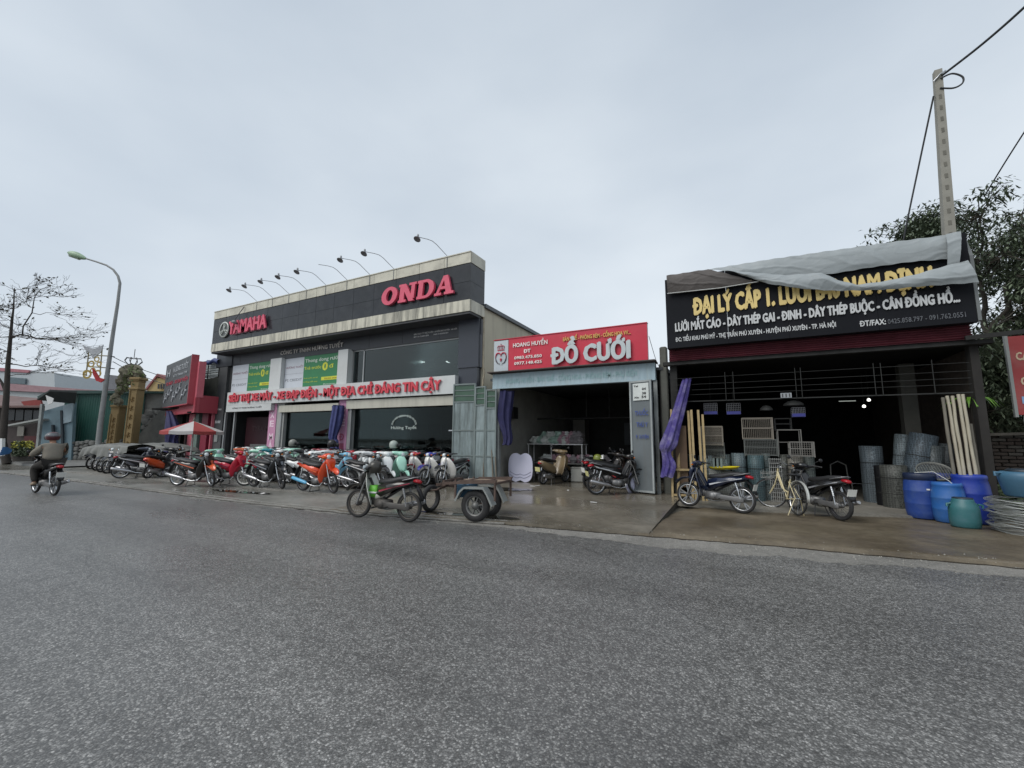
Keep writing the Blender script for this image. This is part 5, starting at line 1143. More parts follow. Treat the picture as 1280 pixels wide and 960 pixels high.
    fr.tube([(.38, 0, .80), (.20, 0, .50), (-.05, 0, .42), (-.40, 0, .62), (-.70, 0, .70)], .026, 6); fr.tube([(.10, -.20, .25), (.10, .20, .25)], .012, 6); fr.tube([(-.18, -.19, .27), (-.18, .19, .27)], .010, 6); fr.build('frame', M_FRAMEB, t)
    for s_ in (-1, 1): MB().tube([(.10, s_*.17, .25), (.10, s_*.25, .25)], .019, 7).build('footrest', M_SEAT, t)
    gr = MB(); gr.tube([(-.50, .115, .79), (-.64, .12, .82), (-.77, .09, .855), (-.81, 0, .865), (-.77, -.09, .855), (-.64, -.12, .82), (-.50, -.115, .79)], .009, 6); gr.build('grab_rail', mat('rail_steel', (.30, .30, .31), rough=.4, metal=.8), t)
    sd_ = MB(); sd_.tube([(-.10, .10, .24), (-.16, .17, .01)], .010, 6); sd_.tube([(-.10, -.10, .24), (-.16, -.17, .01)], .010, 6); sd_.bar((-.16, -.17, .02), (-.16, .17, .02), .016); sd_.build('stand', M_FRAMEB, t)
    pl_ = MB(); pl_.obox((-.885, 0, .56), (.006, .19, .14), Matrix.Rotation(R(-14), 3, 'Y')); pl_ = pl_.build('licence_plate', M_PLATE, t)
    return t
def scooter():
    t = thing('motorcycle', 'x', 'motorcycle')
    for x in (-.62, .62): wheel(t, x, r=.235, w=.045, spokes='alloy', rim=mat('rim_grey', (.35, .35, .36), rough=.35, metal=.8))
    f = MB()
    for s_ in (-1, 1): f.tube([(.62, s_*.07, .235), (.55, s_*.07, .45), (.47, s_*.04, .62)], [.016, .022, .022], 8)
    f.build('fork', M_ENG, t)
    pth = [(.62+math.cos(a)*.275, .25+math.sin(a)*.275) for a in [R(28+i*13.5) for i in range(11)]]
    MB().sheet(pth[::-1], [.06, .07, .08, .088, .09, .09, .086, .08, .07, .055, .035], bow=-.03, n=6).build('front_fender', M_BODY, t)
    MB().loft([(.60, .50, .06, .04), (.585, .58, .10, .055), (.55, .70, .145, .065), (.51, .82, .16, .065), (.46, .92, .12, .05), (.43, .96, .07, .03)], 16, 3.2).build('nose_cover', M_BODY, t)
    MB().sheet([(.42, .92), (.40, .82), (.35, .66), (.29, .48), (.24, .33), (.20, .27)], [.11, .18, .225, .235, .21, .17], bow=[.03, .05, .07, .08, .05, .02], n=10, th=.03).build('leg_shield', M_BODY, t)
    cw = MB().loft([(.46, .985, .09, .05), (.41, 1.03, .14, .075), (.33, 1.05, .14, .065), (.25, 1.04, .08, .04)], 14, 2.5)
    for s_ in (-1, 1): cw.tube([(.38, s_*.07, 1.03), (.34, s_*.17, 1.05), (.28, s_*.26, 1.06), (.24, s_*.30, 1.05)], [.075, .062, .042, .024], 10)
    cw = cw.build('headlight_cowl', M_BODY, t)
    MB().lathe([(0, .05), (.045, .042), (.075, .015), (.08, -.01)], (.455, 0, 1.0), 16, 'x', True).build('headlight', M_LAMPG, cw)
    hb = MB()
    for s_ in (-1, 1): hb.tube([(.34, s_*.10, 1.04), (.27, s_*.23, 1.05)], .018, 7); hb.tube([(.34, s_*.12, 1.03), (.31, s_*.33, 1.01)], .006, 5)
    hb = hb.build('handlebar', M_BLACK, t)
    for s_ in (-1, 1): MB().tube([(.27, s_*.22, 1.05), (.20, s_*.35, 1.03)], .019, 8).build('grip', M_SEAT, hb)
    mirrors(t, .28, 1.06)
    MB().obox((.08, 0, .29), (.40, .30, .07), None, .03).build('footboard', M_TRIM, t)
    MB().loft([(-.02, .36, .10, .07), (-.12, .46, .14, .13), (-.32, .54, .165, .14), (-.55, .62, .15, .12), (-.72, .69, .11, .08), (-.84, .73, .06, .04)], 16, 2.8).build('rear_body', M_BODY, t)
    MB().loft([(.0, .70, .05, .03), (-.06, .735, .11, .045), (-.25, .75, .145, .05), (-.48, .79, .14, .055), (-.66, .82, .11, .04), (-.74, .825, .07, .02)], 14, 2.8).build('seat', M_SEAT, t)
    MB().loft([(-.78, .70, .085, .04), (-.85, .69, .06, .035), (-.88, .68, .03, .02)], 10, 2.6).build('tail_light', M_TAIL, t)
    MB().sheet([(-.76, .60), (-.84, .50), (-.90, .38), (-.91, .34)], [.06, .07, .065, .05], bow=.02, n=4).build('rear_mudguard', M_BLACK, t)
    e_ = MB(); e_.loft([(-.10, .28, .09, .08), (-.30, .27, .11, .10), (-.45, .26, .10, .09)], 12, 3.2); e_.loft([(-.2, .27, .03, .08, .11), (-.45, .26, .035, .085, .11), (-.65, .24, .03, .08, .11), (-.72, .24, .02, .05, .11)], 10, 3); e_.build('engine', M_ENG, t)
    MB().tube([(-.20, -.14, .22), (-.35, -.16, .23), (-.42, -.17, .25), (-.75, -.18, .31), (-.80, -.18, .32)], [.018, .03, .055, .058, .035], 12).build('exhaust', mat('muffler', (.4, .4, .4)), t)
    sh_ = MB(); sh_.tube([(-.55, .12, .52), (-.62, .12, .26)], .022, 8); sh_.build('shock_absorber', M_CHROME, t)
    gr = MB(); gr.tube([(-.5, .145, .80), (-.72, .13, .845), (-.82, 0, .855), (-.72, -.13, .845), (-.5, -.145, .80)], .013, 6); gr.build('grab_rail', M_FRAMEB, t)
    sd_ = MB(); sd_.tube([(-.15, .10, .20), (-.20, .16, .01)], .010, 6); sd_.tube([(-.15, -.10, .20), (-.20, -.16, .01)], .010, 6); sd_.build('stand', M_FRAMEB, t)
    MB().obox((-.925, 0, .50), (.006, .19, .14), Matrix.Rotation(R(-12), 3, 'Y')).build('licence_plate', M_PLATE, t)
    return t
PROTO = {'u': underbone('spoke'), 'a': underbone('alloy'), 's': scooter()}
USED = set()
bodyN, trimN = M_BODY.name, M_TRIM.name
def bike(kind, x, y, hdg, body, label, trim=None, z=.10, group=None, stripe=None, lean=3, extra=None, drop=('licence_plate', 'mirror'), L=None, name='motorcycle', steer=0, swap=None, cat='motorcycle', roll=None):
    sw = {bodyN: paint(body)}
    if trim: sw[trimN] = paint(trim)
    if stripe: sw['stripe'] = paint(stripe)
    if swap: sw.update(swap)
    o = copy_tree(PROTO[kind], sw, None, drop)
    o.name = name; o['label'] = label; o['category'] = cat
    if group: o['group'] = group
    o.location = (x, y, z); o.rotation_euler = (R(lean), 0, R(hdg))
    if steer:                                    # turn the whole front end about the steering head
        for ch in o.children:
            b_ = ch.name.split('.')[0]
            front = b_ in ('fork', 'front_fender', 'headlight_cowl', 'handlebar', 'mirror') or (b_ == 'wheel' and ch.name in FRONTW)
            if front:
                Mx = Matrix.Translation((.42, 0, .5)) @ Matrix.Rotation(R(steer), 4, Vector((-.35, 0, 1)).normalized()) @ Matrix.Translation((-.42, 0, -.5)); ch.matrix_basis = Mx
    return o
# remember which wheel meshes are front ones
def is_front(ch): return ch.type == 'MESH' and sum(v.co.x for v in ch.data.vertices)/len(ch.data.vertices) > 0
class _FW:
    def __contains__(s, nm): return is_front(bpy.data.objects[nm])
FRONTW = _FW()
def ctr(fx, fy, rx, ry): return (fx+rx)/2, (fy+ry)/2
def by_front(px_, py_, hdg, z): p = gp(px_, py_, z); return p.x-.61*math.cos(R(hdg)), p.y-.61*math.sin(R(hdg))
def by_rear(px_, py_, hdg, z): p = gp(px_, py_, z); return p.x+.61*math.cos(R(hdg)), p.y+.61*math.sin(R(hdg))

# front row before the showroom
x, y = by_front(265, 608.5, 20, .08); bike('a', x, y, 20, '#26221f', 'black sporty motorcycle with orange front fender, leftmost in the front row', stripe='#d06a4a', steer=-28, z=.085)

x, y = by_front(305, 607.5, 12, .095); bike('u', x, y, 12, '#c41f3a', 'bright red motorcycle with white-walled front wheel in the front row', trim='#5a1a28', stripe='#7a3a50', steer=24)
x, y = by_front(353, 611, 6, .095); bike('a', x, y, 6, '#17181b', 'all black motorcycle in the front row, right of the bright red one', trim='#101114', stripe='#8b8f95', steer=-22, swap={'rim_chrome': M_RIMD})
x, y = by_front(417, 617, 2, .095); bike('u', x, y, 2, '#dd4a1c', 'orange motorcycle with light blue exhaust at the front of the row', stripe='#e0592a', steer=-16, swap={'muffler': mat('muffler_blue', '#5aa6cc', rough=.3, var=.05), 'rim_chrome': M_RIMD})
x, y = by_front(362, 604, 2, .095); bike('a', x, y, 2, '#8f9394', 'silver grey motorcycle squeezed between the black and the orange ones', trim='#3a3c40', z=.1, steer=-12)
x, y = by_front(438, 611, -6, .095); bike('u', x, y, -6, '#7fb9d4', 'light blue motorcycle directly right of the orange one', trim='#2f4460', steer=10)
x, y = by_front(478, 613, 10, .095); bike('a', x, y, 10, '#1b1c1f', 'black motorcycle with white edge stripe behind the parked cub with the cart', stripe='#e2e2e2', trim='#222326', steer=-14)
x, y = by_front(275, 603.5, 4, .095); bike('s', x, y, 4, '#8fc9b0', 'mint green scooter between the orange-striped sporty motorcycle and the bright red one', z=.1)
x, y = by_front(486, 612, -28, .095); bike('s', x, y, -28, '#eef0ee', 'white scooter with wide handlebar cowl just left of the mint one, behind the parked cub', steer=12)
x, y = by_front(503, 611, -34, .095); bike('s', x, y, -34, '#a9dcc8', 'mint scooter beside the white one, behind the parked cub', steer=18)
def facer(px_, py_, h, nose, label, cowl='#e2e0dc'):
    x, y = by_front(px_, py_, h, .095)
    o = bike('u', x, y, h, '#dfdcd6', label, trim='#26262a', steer=0)
    for ch in o.children:
        b_ = ch.name.split('.')[0]
        if b_ in ('front_fender', 'side_panel', 'headlight_cowl'):
            for s_ in ch.material_slots: s_.link = 'OBJECT'; s_.material = paint(nose)
        if b_ == 'leg_shield': ch.scale = (1.05, 1.4, 1)
        if b_ == 'nose_cover': ch.scale = (1, .55, 1)
    return o
facer(511, 608, -92, '#b02a38', 'red cub motorcycle with white leg shield facing the road, left of the blue one')
facer(531, 609, -92, '#2f3590', 'deep blue cub motorcycle with white leg shield facing the road')
facer(552, 610, -92, '#1f2226', 'black cub motorcycle with white leg shield facing the road, nearest the folding gate')
# second and third rows, up to the glass
rb = random.Random(21)
land = {0: 'left showroom bay', 1: 'first pink pillar', 2: 'middle glass bay', 3: 'second pink pillar', 4: 'wide right glass bay'}
cols = [('#eef0ee', 'white'), ('#9fd6c3', 'mint'), ('#1c1d20', 'black'), ('#eef0ee', 'white'), ('#3f9aa0', 'teal'), ('#9a9ea0', 'silver'), ('#1c1d20', 'black'), ('#b5202f', 'red'), ('#d9d2c2', 'cream'), ('#eef0ee', 'white')]
row2 = [(-16.9, '#dd6a3c', 'orange and white'), (-16.3, '#eef0ee', 'white'), (-15.75, '#8fc9b0', 'mint'), (-15.2, '#2f8f9c', 'teal'), (-14.6, '#eef0ee', 'white'), (-14.05, '#a9d6bf', 'pale green'), (-13.5, '#222327', 'black'), (-12.95, '#eef0ee', 'white'), (-12.4, '#eef0ee', 'white'), (-11.85, '#c9cdd0', 'light grey'), (-11.3, '#a8243a', 'dark red'), (-10.8, '#eef0ee', 'white'), (-10.3, '#eef0ee', 'white')]
row3 = [(-17.6, '#1c1d20', 'black'), (-17.0, '#eef0ee', 'white'), (-16.4, '#e8ebe8', 'white'), (-15.8, '#9a9ea0', 'silver'), (-15.2, '#9fd6c3', 'mint'), (-14.6, '#eef0ee', 'white'), (-14.0, '#1c1d20', 'black'), (-13.4, '#8d2233', 'dark red'), (-12.8, '#1c1d20', 'black'), (-12.2, '#b5202f', 'red'), (-11.6, '#1c1d20', 'black'), (-11.0, '#a81f30', 'red'), (-10.4, '#1c1d20', 'black')]
row4 = [(-20.5, '#1c1d20', 'black'), (-19.8, '#eef0ee', 'white'), (-19.1, '#9fd6c3', 'mint'), (-18.4, '#1c1d20', 'black'), (-17.7, '#b9bdbf', 'silver'), (-17.0, '#1c1d20', 'black'), (-16.2, '#26262a', 'black'), (-15.5, '#8a2030', 'dark red'), (-14.7, '#1c1d20', 'black'), (-14.0, '#1c1d20', 'black'), (-13.2, '#303236', 'black'), (-12.4, '#1c1d20', 'black'), (-11.6, '#22242a', 'black'), (-10.8, '#1c1d20', 'black'), (-10.0, '#1c1d20', 'black'), (-9.3, '#55585c', 'grey')]
def fill(rows, y0, rowname, hd, kinds):
    seen = {}
    for x, c, nm in rows: seen[nm] = seen.get(nm, 0)+1
    cnt = {}; ordn = ['first', 'second', 'third', 'fourth', 'fifth', 'sixth', 'seventh', 'eighth', 'ninth', 'tenth', 'eleventh', 'twelfth']
    for i, (x, c, nm) in enumerate(rows):
        cnt[nm] = cnt.get(nm, 0)+1
        if seen[nm] == 1: lab = f'only {nm} motorcycle in the {rowname} before the showroom glass'
        else: lab = f'{ordn[cnt[nm]-1]} {nm} motorcycle from the left, {rowname} before the showroom glass'
        bike(kinds[i % len(kinds)], x, y0+rb.uniform(-.12, .12), hd+rb.uniform(-12, 12), c, lab, trim='#1c1d20' if nm != 'white' else '#3a3c40', steer=rb.uniform(-25, 25), swap={'rim_chrome': M_RIMD} if rb.random() < .6 else None, group='motorcycles crowded in rows before the showroom')
fill(row2, 9.55, 'second row', 10, 'sus'); fill(row3, 10.75, 'third row', -35, 'usa'); fill(row4, 11.95, 'back row', -60, 'aus')
# left end: covered row
TARP = mat('grey_tarp', '#6c6d69', rough=.6, var=.12, scale=4, dirt=.3, dcol=(.12, .12, .11), bump=.2, bscale=12)
for i, (px_, py_) in enumerate(((114, 586), (121, 588), (127, 590), (134, 591.5), (143, 592))):
    h = -62; x, y = by_front(px_, py_, h, .1)
    bike('u', x, y, h, '#26272a', ['leftmost', 'second', 'middle', 'fourth', 'rightmost'][i]+' motorcycle under the left grey tarp, only its front wheel showing', z=.07, lean=2, group='motorcycles under the left tarp')
x, y = by_rear(155, 592.5, 22, .09); bike('s', x, y, 22, '#2a2e3c', 'dark navy scooter with silver exhaust, half covered by the grey tarp', z=.07, trim='#16171a')
x, y = by_rear(184, 598, 118, .08); bike('s', x, y, 118, '#1c1c1f', 'dark scooter with orange tail panel and white plate turned to the road', z=.07, drop=())
og = bpy.data.objects[[o for o in bpy.data.objects if o.get('label', '').startswith('dark scooter with orange tail')][0].name]
for ch in og.children:
    if ch.name.startswith('rear_body'):
        for s_ in ch.material_slots: s_.link = 'OBJECT'; s_.material = paint('#d4501c')
x, y = by_front(203, 596, 60, .08); bike('a', x, y, 60, '#1b1b1e', 'black motorcycle half under the tarp behind the orange-tailed scooter', z=.07)
x, y = gp(213, 588, .1)[:2]; bike('a', x, y, 30, '#2a2a2d', 'dark motorcycle under the right end of the grey tarp, near the parasol', z=.07)
def tarp(name, pts_top, label, seed):
    # drape: grid following a ridge line with sagging skirts
    rr_ = random.Random(seed)
    def f(u, v):
        i = u*(len(pts_top)-1); k = min(int(i), len(pts_top)-2); q = i-k; a, b = pts_top[k], pts_top[k+1]
        cx_, cy_, cz_, w_, d_ = [a[j]+(b[j]-a[j])*q for j in range(5)]
        s_ = (v-.5)*2; dirx, diry = nrm
        hang = max(0, abs(s_)-.45)/.55
        wr = .05*math.sin(u*34+s_*3)+.03*math.sin(u*71+1.7*s_); side = 1 if s_ > 0 else -1
        off = (min(abs(s_), .45)/.45*w_+hang*(.10+wr*1.3))*side
        z = cz_-.10*min(abs(s_), .45)/.45-hang*d_*(.85+.35*math.sin(u*9+seed+side))+.02*math.sin(u*25)+.04*noise.noise(Vector((u*9, v*5, seed)))
        return (cx_+dirx*off, cy_+diry*off, z)
    nrm = tarp.n
    mb_ = MB(); mb_.grid(f, 90, 26); b = pts_top[len(pts_top)//2]
    return one(name, mb_, TARP, label, 'tarp', None, (b[0], b[1], .08))
tarp.n = (.47, -.88)
def pp(px_, py_, z): v = gp(px_, py_, z); return v
A = gp(117, 587, .1); B = gp(147, 592, .1)
ax_ = Vector((-.47, .88, 0))*.55
P0 = A+ax_+Vector((-.9, -.15, 0)); P1 = B+ax_+Vector((.55, .1, 0))
tarp('tarp', [(P0.x, P0.y, 1.18, .60, .40), ((P0.x+P1.x)/2, (P0.y+P1.y)/2, 1.32, .72, .70), (P1.x, P1.y, 1.30, .66, .50)], 'grey tarp draped over the leftmost row of parked motorcycles', 1)
C0 = gp(163, 586, .1)+Vector((0, .5, 0)); C1 = gp(214, 588, .1)+Vector((0, .4, 0))
tarp.n = (.30, -.95)
tarp('tarp', [(C0.x-1, C0.y, 1.0, .5, .2), (C0.x, C0.y, 1.26, .75, .30), ((C0.x+C1.x)/2, (C0.y+C1.y)/2, 1.34, .8, .28), (C1.x, C1.y, 1.2, .7, .22), (C1.x+.5, C1.y, 1.0, .5, .2)], 'grey tarp stretched over dark scooters right of the two ornamental columns', 4)

# parked cub with white leg shield and green bag, by the cart
x, y = -6.33, 6.60
hx, hy = gp(447, 645, .03), gp(508, 650, .03)
fm = bike('u', (hx.x+hx.x+1.22)/2, hx.y+.08, -174, '#23211f', 'old dark cub motorcycle with white leg shield parked at the kerb before the cart', drop=('licence_plate', 'mirror', 'stand'), trim='#2a1416', z=.0, lean=2, stripe='#a03048', steer=8, swap={'rim_chrome': mat('rim_rusty', (.12, .11, .10), rough=.5, metal=.6, dirt=.5), 'engine_alloy': mat('engine_grimy', (.09, .085, .08), rough=.6, metal=.4, dirt=.5), 'steel': mat('steel_dull', (.25, .25, .25), rough=.45, metal=.8)})
for ch in fm.children:
    if ch.name.startswith('centre_cover'):
        for s_ in ch.material_slots: s_.link = 'OBJECT'; s_.material = paint('#c4c2b8')
    if ch.name.startswith('leg_shield'):
        for s_ in ch.material_slots: s_.link = 'OBJECT'; s_.material = paint('#d6d8d0')
fb = thing('bag', 'bright green and white bag hooked behind the leg shield of the old cub motorcycle', 'bag', (0, 0, 0))
fb.location = fm.location+Vector((-.24, .0, .56)); fb.rotation_euler = (0, 0, R(-174))
MB().loft([(0, -.13, .09, .10), (0, -.02, .10, .12), (0, .10, .09, .10)], 12, 3).build('bag_body', mat('bag_green', '#5fae35', rough=.5, var=.1), fb)
MB().loft([(0, -.055, .103, .123), (0, -.02, .106, .126)], 12, 3).build('bag_band', M_WHITE, fb)
hl = thing('helmet', 'dark helmet with pale visor resting on the handlebar of the old cub motorcycle', 'helmet', (0, 0, 0)); hl.location = fm.location+Vector((-.22, -.05, 1.02)); hl.rotation_euler = (R(-10), 0, R(-150))
def helmet_mesh(mb_, r=.135):
    mb_.lathe([(r*.80, -.10), (r*.95, -.06), (r, 0), (r*.93, .06), (r*.7, .105), (r*.35, .13), (0, .138)], (0, 0, 0), 18)
    return mb_
helmet_mesh(MB()).build('shell', mat('helmet_dark', '#3a3833', rough=.3), hl); MB().sheet([(.135, -.05), (.16, 0), (.15, .04)], [.08, .09, .07], bow=.06, n=6).build('visor', M_LAMPG, hl)

def repaint(lab, part, c):
    for o in bpy.data.objects:
        if o.get('label', '').startswith(lab):
            for ch in o.children:
                if ch.name.split('.')[0] == part:
                    for s_ in ch.material_slots: s_.link = 'OBJECT'; s_.material = c if not isinstance(c, str) else paint(c)
repaint('black sporty', 'front_fender', '#d4572a'); repaint('red cub', 'leg_shield', '#dfdcd6')
for o in list(bpy.data.objects):
    if o.get('label', '').startswith('bright red motorcycle'):
        for ch in o.children:
            if ch.name.split('.')[0] == 'wheel':
                for g_ in ch.children:
                    if g_.name.startswith('rim'):
                        for s_ in g_.material_slots: s_.link = 'OBJECT'; s_.material = mat('rim_white', '#c9c8c2', rough=.4)
# helmets on other bikes
for px_, py_, Y_, c_, lab in ((366, 551, 9.6, '#7a7c76', 'grey helmet on top of the silver motorcycle behind the orange one'), (415, 552, 9.2, '#1c1c1e', 'black helmet on the handlebar of the orange motorcycle'), (492, 553, 10.2, '#9aa39c', 'grey and black helmet on top of the mint scooter')):
    p = at(px_, py_+3, Y_); h_ = thing('helmet', lab, 'helmet', tuple(p)); helmet_mesh(MB()).build('shell', mat('helmet_'+c_[1:], c_, rough=.3), h_); MB().sheet([(.135, -.06), (.165, -.03), (.15, .03)], [.08, .09, .07], bow=.06, n=6).build('visor', M_BLACK, h_)

# motorcycles at the wedding shop and the hardware shop
SCO = dict(z=.16)
x, y = by_rear(680, 606, 80, .16); gsc = bike('s', x, y, 76, '#8c7a5e', 'golden beige scooter seen from behind beside the white scalloped board', z=.165, drop=(), swap={'licence_plate': mat('plate_yellow', '#c8c48a')})
x, y = by_rear(746, 618, 45, .16); bike('u', x, y, 42, '#1d1c1d', 'black motorcycle with a red bag on its side, nearest the open door leaf', z=.15, drop=(), stripe='#b8bcc0', swap={'licence_plate': mat('plate_yellow', '#c8c48a')})
x, y = by_rear(731, 612, 50, .16); bike('u', x+.1, y+.25, 50, '#2a2522', 'dark motorcycle with white plate parked behind the one carrying the red bag', z=.16, drop=())
bike('s', -4.2, 15.0, 35, '#2a2c30', 'dark scooter deep inside the wedding shop behind the two motorcycles', z=.17)
rbag = at(771, 592, 12.65); sack('plastic_bag', (rbag.x, rbag.y, rbag.z-.22), (.15, .13, .46), mat('bag_red2', '#b02430', rough=.35, var=.2), 'red plastic bag hanging on the side of the black motorcycle by the door leaf', 'bag', 11)
hq = at(747, 573, 13.3); h_ = thing('helmet', 'white and olive helmet on the motorcycle behind the red bag', 'helmet', tuple(hq)); helmet_mesh(MB()).build('shell', mat('helmet_olive', '#77803c', rough=.3), h_); MB().sheet([(.11, .05), (.15, 0), (.12, .10)], [.08, .09, .07], bow=.06, n=6).build('visor', M_WHITE, h_)
x, y = ctr(*gp(862.4, 632.5, .07)[:2], *gp(927, 641, .07)[:2]); bike('a', x, y, 157, '#14203a', 'dark blue motorcycle with silver chain case parked in front of the yellow tray', trim='#121a2a', stripe='#c5c8cc', z=.06, drop=('stand',), steer=4)
x, y = by_rear(1050, 650, 122, .07); bike('u', x, y, 124, '#1d1e20', 'black motorcycle with red tail light and white plate right of the bicycle', trim='#16161a', stripe='#9a9da2', z=.06, drop=(), steer=-10, swap={'rim_chrome': M_RIMD})
s1 = gp(1020, 645, .07); sack('plastic_bag', (s1.x+.0, s1.y+.75, .40), (.17, .13, .30), mat('bag_lime', '#93a548', rough=.4, var=.25), 'lime green bag hanging on the motorcycle between bicycle and its engine', 'bag', 5); sack('plastic_bag', (s1.x-.1, s1.y+.78, .62), (.12, .10, .22), mat('bag_pink', '#b98a94', rough=.4, var=.2), 'small pink bag above the lime green bag on the black motorcycle', 'bag', 6)
# ================================================================ bicycle
bf, br = gp(963, 634, .07), gp(1000, 645.5, .07)
h_ = math.atan2(bf.y-br.y, bf.x-br.x)
byc = thing('bicycle', 'old cream lady bicycle with bare wheels leaning on its stand before the wire rolls', 'bicycle', ((bf.x+br.x)/2, (bf.y+br.y)/2+.02, .07), h_); byc.rotation_euler = (R(6), 0, h_)
M_CR = mat('bicycle_cream', '#c9bd97', rough=.4, var=.1, dirt=.25); wb = .52
for s_, nm in ((1, 'f'), (-1, 'r')):
    w_ = MB(); w_.lathe([(.31, -.012), (.335, -.012), (.34, 0), (.335, .012), (.31, .012), (.31, -.012)], (s_*wb, 0, .34), 40, 'y'); W = w_.build('wheel', M_TYRE, byc)
    k = MB(); k.lathe([(.300, -.010), (.312, -.010), (.312, .010), (.300, .010), (.300, -.010)], (s_*wb, 0, .34), 40, 'y')
    for q in range(24):
        a = 2*PI*q/24; k.bar((s_*wb+.02*math.cos(a+1), .02*(1 if q % 2 else -1), .34+.02*math.sin(a+1)), (s_*wb+.3*math.cos(a), 0, .34+.3*math.sin(a)), .0028)
    k.tube([(s_*wb, -.05, .34), (s_*wb, .05, .34)], .018, 8); k.build('rim', M_CHROME, W)
k = MB(); k.tube([(.35, 0, .86), (-.10, 0, .30)], .016, 8); k.tube([(.34, 0, .78), (.12, 0, .50), (-.14, 0, .42)], .015, 8); k.tube([(-.10, 0, .28), (-.20, 0, .72)], .015, 8)
for s_ in (-1, 1):
    k.tube([(-.10, s_*.03, .28), (-wb, s_*.05, .34)], .010, 6); k.tube([(-.18, s_*.02, .66), (-wb, s_*.05, .34)], .009, 6)
k.tube([(.33, 0, .92), (.37, 0, .68)], .018, 8); k.build('frame', M_CR, byc)
k = MB()
for s_ in (-1, 1): k.tube([(.365, s_*.035, .70), (.40, s_*.045, .58), (wb, s_*.05, .34)], .011, 6)
k.tube([(.365, -.04, .70), (.365, .04, .70)], .014, 6); k.build('fork', M_CR, byc)
for s_, w_ in ((1, .0), (-1, .0)):
    c0 = s_*wb; rng = (R(30), R(150)) if s_ > 0 else (R(20), R(185))
    if s_ < 0: MB().sheet([(c0+math.cos(a)*.365, .34+math.sin(a)*.365) for a in [rng[0]+(rng[1]-rng[0])*i/12 for i in range(13)]][::-1], [.028]*13, bow=-.012, n=4).build('mudguard', mat('mudguard_alu', '#b9bab5', rough=.3, metal=.3), byc)
k = MB(); k.tube([(.33, 0, .92), (.31, 0, 1.0)], .012, 6); k.tube([(.20, -.27, .98), (.27, -.24, 1.03), (.33, -.08, 1.01), (.33, .08, 1.01), (.27, .24, 1.03), (.20, .27, .98)], .011, 6); hbk = k.build('handlebar', M_CHROME, byc)
for s_ in (-1, 1): MB().tube([(.20, s_*.27, .98), (.11, s_*.28, .96)], .015, 6).build('grip', M_BLACK, hbk)
MB().loft([(-.08, .80, .025, .02), (-.16, .815, .05, .025), (-.26, .825, .09, .03), (-.31, .83, .08, .02)], 10, 2.4).build('saddle', M_SEAT, byc); MB().tube([(-.20, 0, .72), (-.21, 0, .81)], .012, 6).build('seat_post', M_CHROME, byc)
k = MB()
for z in (.70, .80): k.tube([(.44, -.13, z), (.66, -.13, z), (.66, .13, z), (.44, .13, z), (.44, -.13, z)], .006, 5)
for q in range(7): k.bar((.44+.037*q, -.13, .70), (.44+.037*q, .13, .70), .004)
for q in (-.13, 0, .13): k.bar((.66, q, .70), (.66, q, .86), .006)
k.build('basket', mat('basket_alu', '#9a9b97'), byc)
k = MB(); k.lathe([(.0, -.06), (.085, -.06), (.085, -.052), (0, -.052)], (-.10, 0, .29), 18, 'y'); k.tube([(-.10, -.05, .29), (-.02, -.09, .15)], .008, 5); k.tube([(-.10, .05, .29), (-.18, .09, .43)], .008, 5); k.obox((-.02, -.13, .15), (.08, .07, .02)); k.obox((-.18, .13, .43), (.08, .07, .02)); k.build('crank', M_CHROME, byc)
k = MB(); k.tube([(-wb+.02, -.06, .33), (-.40, -.20, -.02)], .010, 6); k.tube([(-wb+.02, .06, .33), (-.55, .20, -.02)], .010, 6); k.build('stand', M_CR, byc)
MB().tube([(-.70, -.055, .66), (-.2, -.055, .68)], .006, 5).build('carrier', M_CHROME, byc)

Mst = Matrix.Translation((.37, 0, .68)) @ Matrix.Rotation(R(52), 4, Vector((-.17, 0, 1)).normalized()) @ Matrix.Translation((-.37, 0, -.68))
for c_ in byc.children:
    if c_.name.split('.')[0] in ('fork', 'handlebar', 'basket') or (c_.name.split('.')[0] == 'wheel' and is_front(c_)): c_.matrix_basis = Mst
# ================================================================ three-wheel cart
ct = thing('cart', 'rusty steel cargo cart with one large tyre in view, hitched behind the old motorcycle', 'cart', (-4.6, 7.1, .02), world=True)
cx_, cy_ = gp(594, 652, .02)[:2]
cy_ += .0
M_RUST = mat('rusty_steel', '#4f4039', rough=.75, var=.3, scale=6, dirt=.6, dcol=(.14, .10, .08), dscale=5)
M_GALV = mat('worn_galv', '#858a88', rough=.5, var=.2, dirt=.5, dscale=3, dcol=(.16, .13, .11))
ux, uy = Vector((.993, .10, 0)), Vector((-.10, .993, 0))
def C(u, v, z): p = Vector((cx_, cy_, 0))+ux*u+uy*v; return (p.x, p.y, z+.02)
def cwheel(v):
    Mz = Matrix.Rotation(math.atan2(ux.y, ux.x), 3, 'Z'); c = C(0, v, .30)
    w_ = MB(); w_.lathe([(.19, -.05), (.22, -.065), (.28, -.06), (.30, -.03), (.305, 0), (.30, .03), (.28, .06), (.22, .065), (.19, .05), (.19, -.05)], c, 32, 'y', True, Mz); W = w_.build('wheel', M_TYRE, ct)
    k = MB(); k.lathe([(.192, -.05), (.175, -.045), (.16, -.01), (.16, .01), (.175, .045), (.192, .05)], c, 28, 'y', True, Mz); k.lathe([(0, -.06), (.05, -.055), (.06, -.03), (.085, -.012), (.085, .012), (.06, .03), (0, .06)], c, 16, 'y', True, Mz)
    for q in range(6):
        a = 2*PI*q/6+.2; k.bar(Vector(c)+Mz @ Vector((math.cos(a)*.07, 0, math.sin(a)*.07)), Vector(c)+Mz @ Vector((math.cos(a)*.175, 0, math.sin(a)*.175)), .045, .02)
    k.build('rim', mat('rim_dull', (.16, .16, .155), rough=.5, metal=.4, var=.3), W)
cwheel(.0); cwheel(.56)
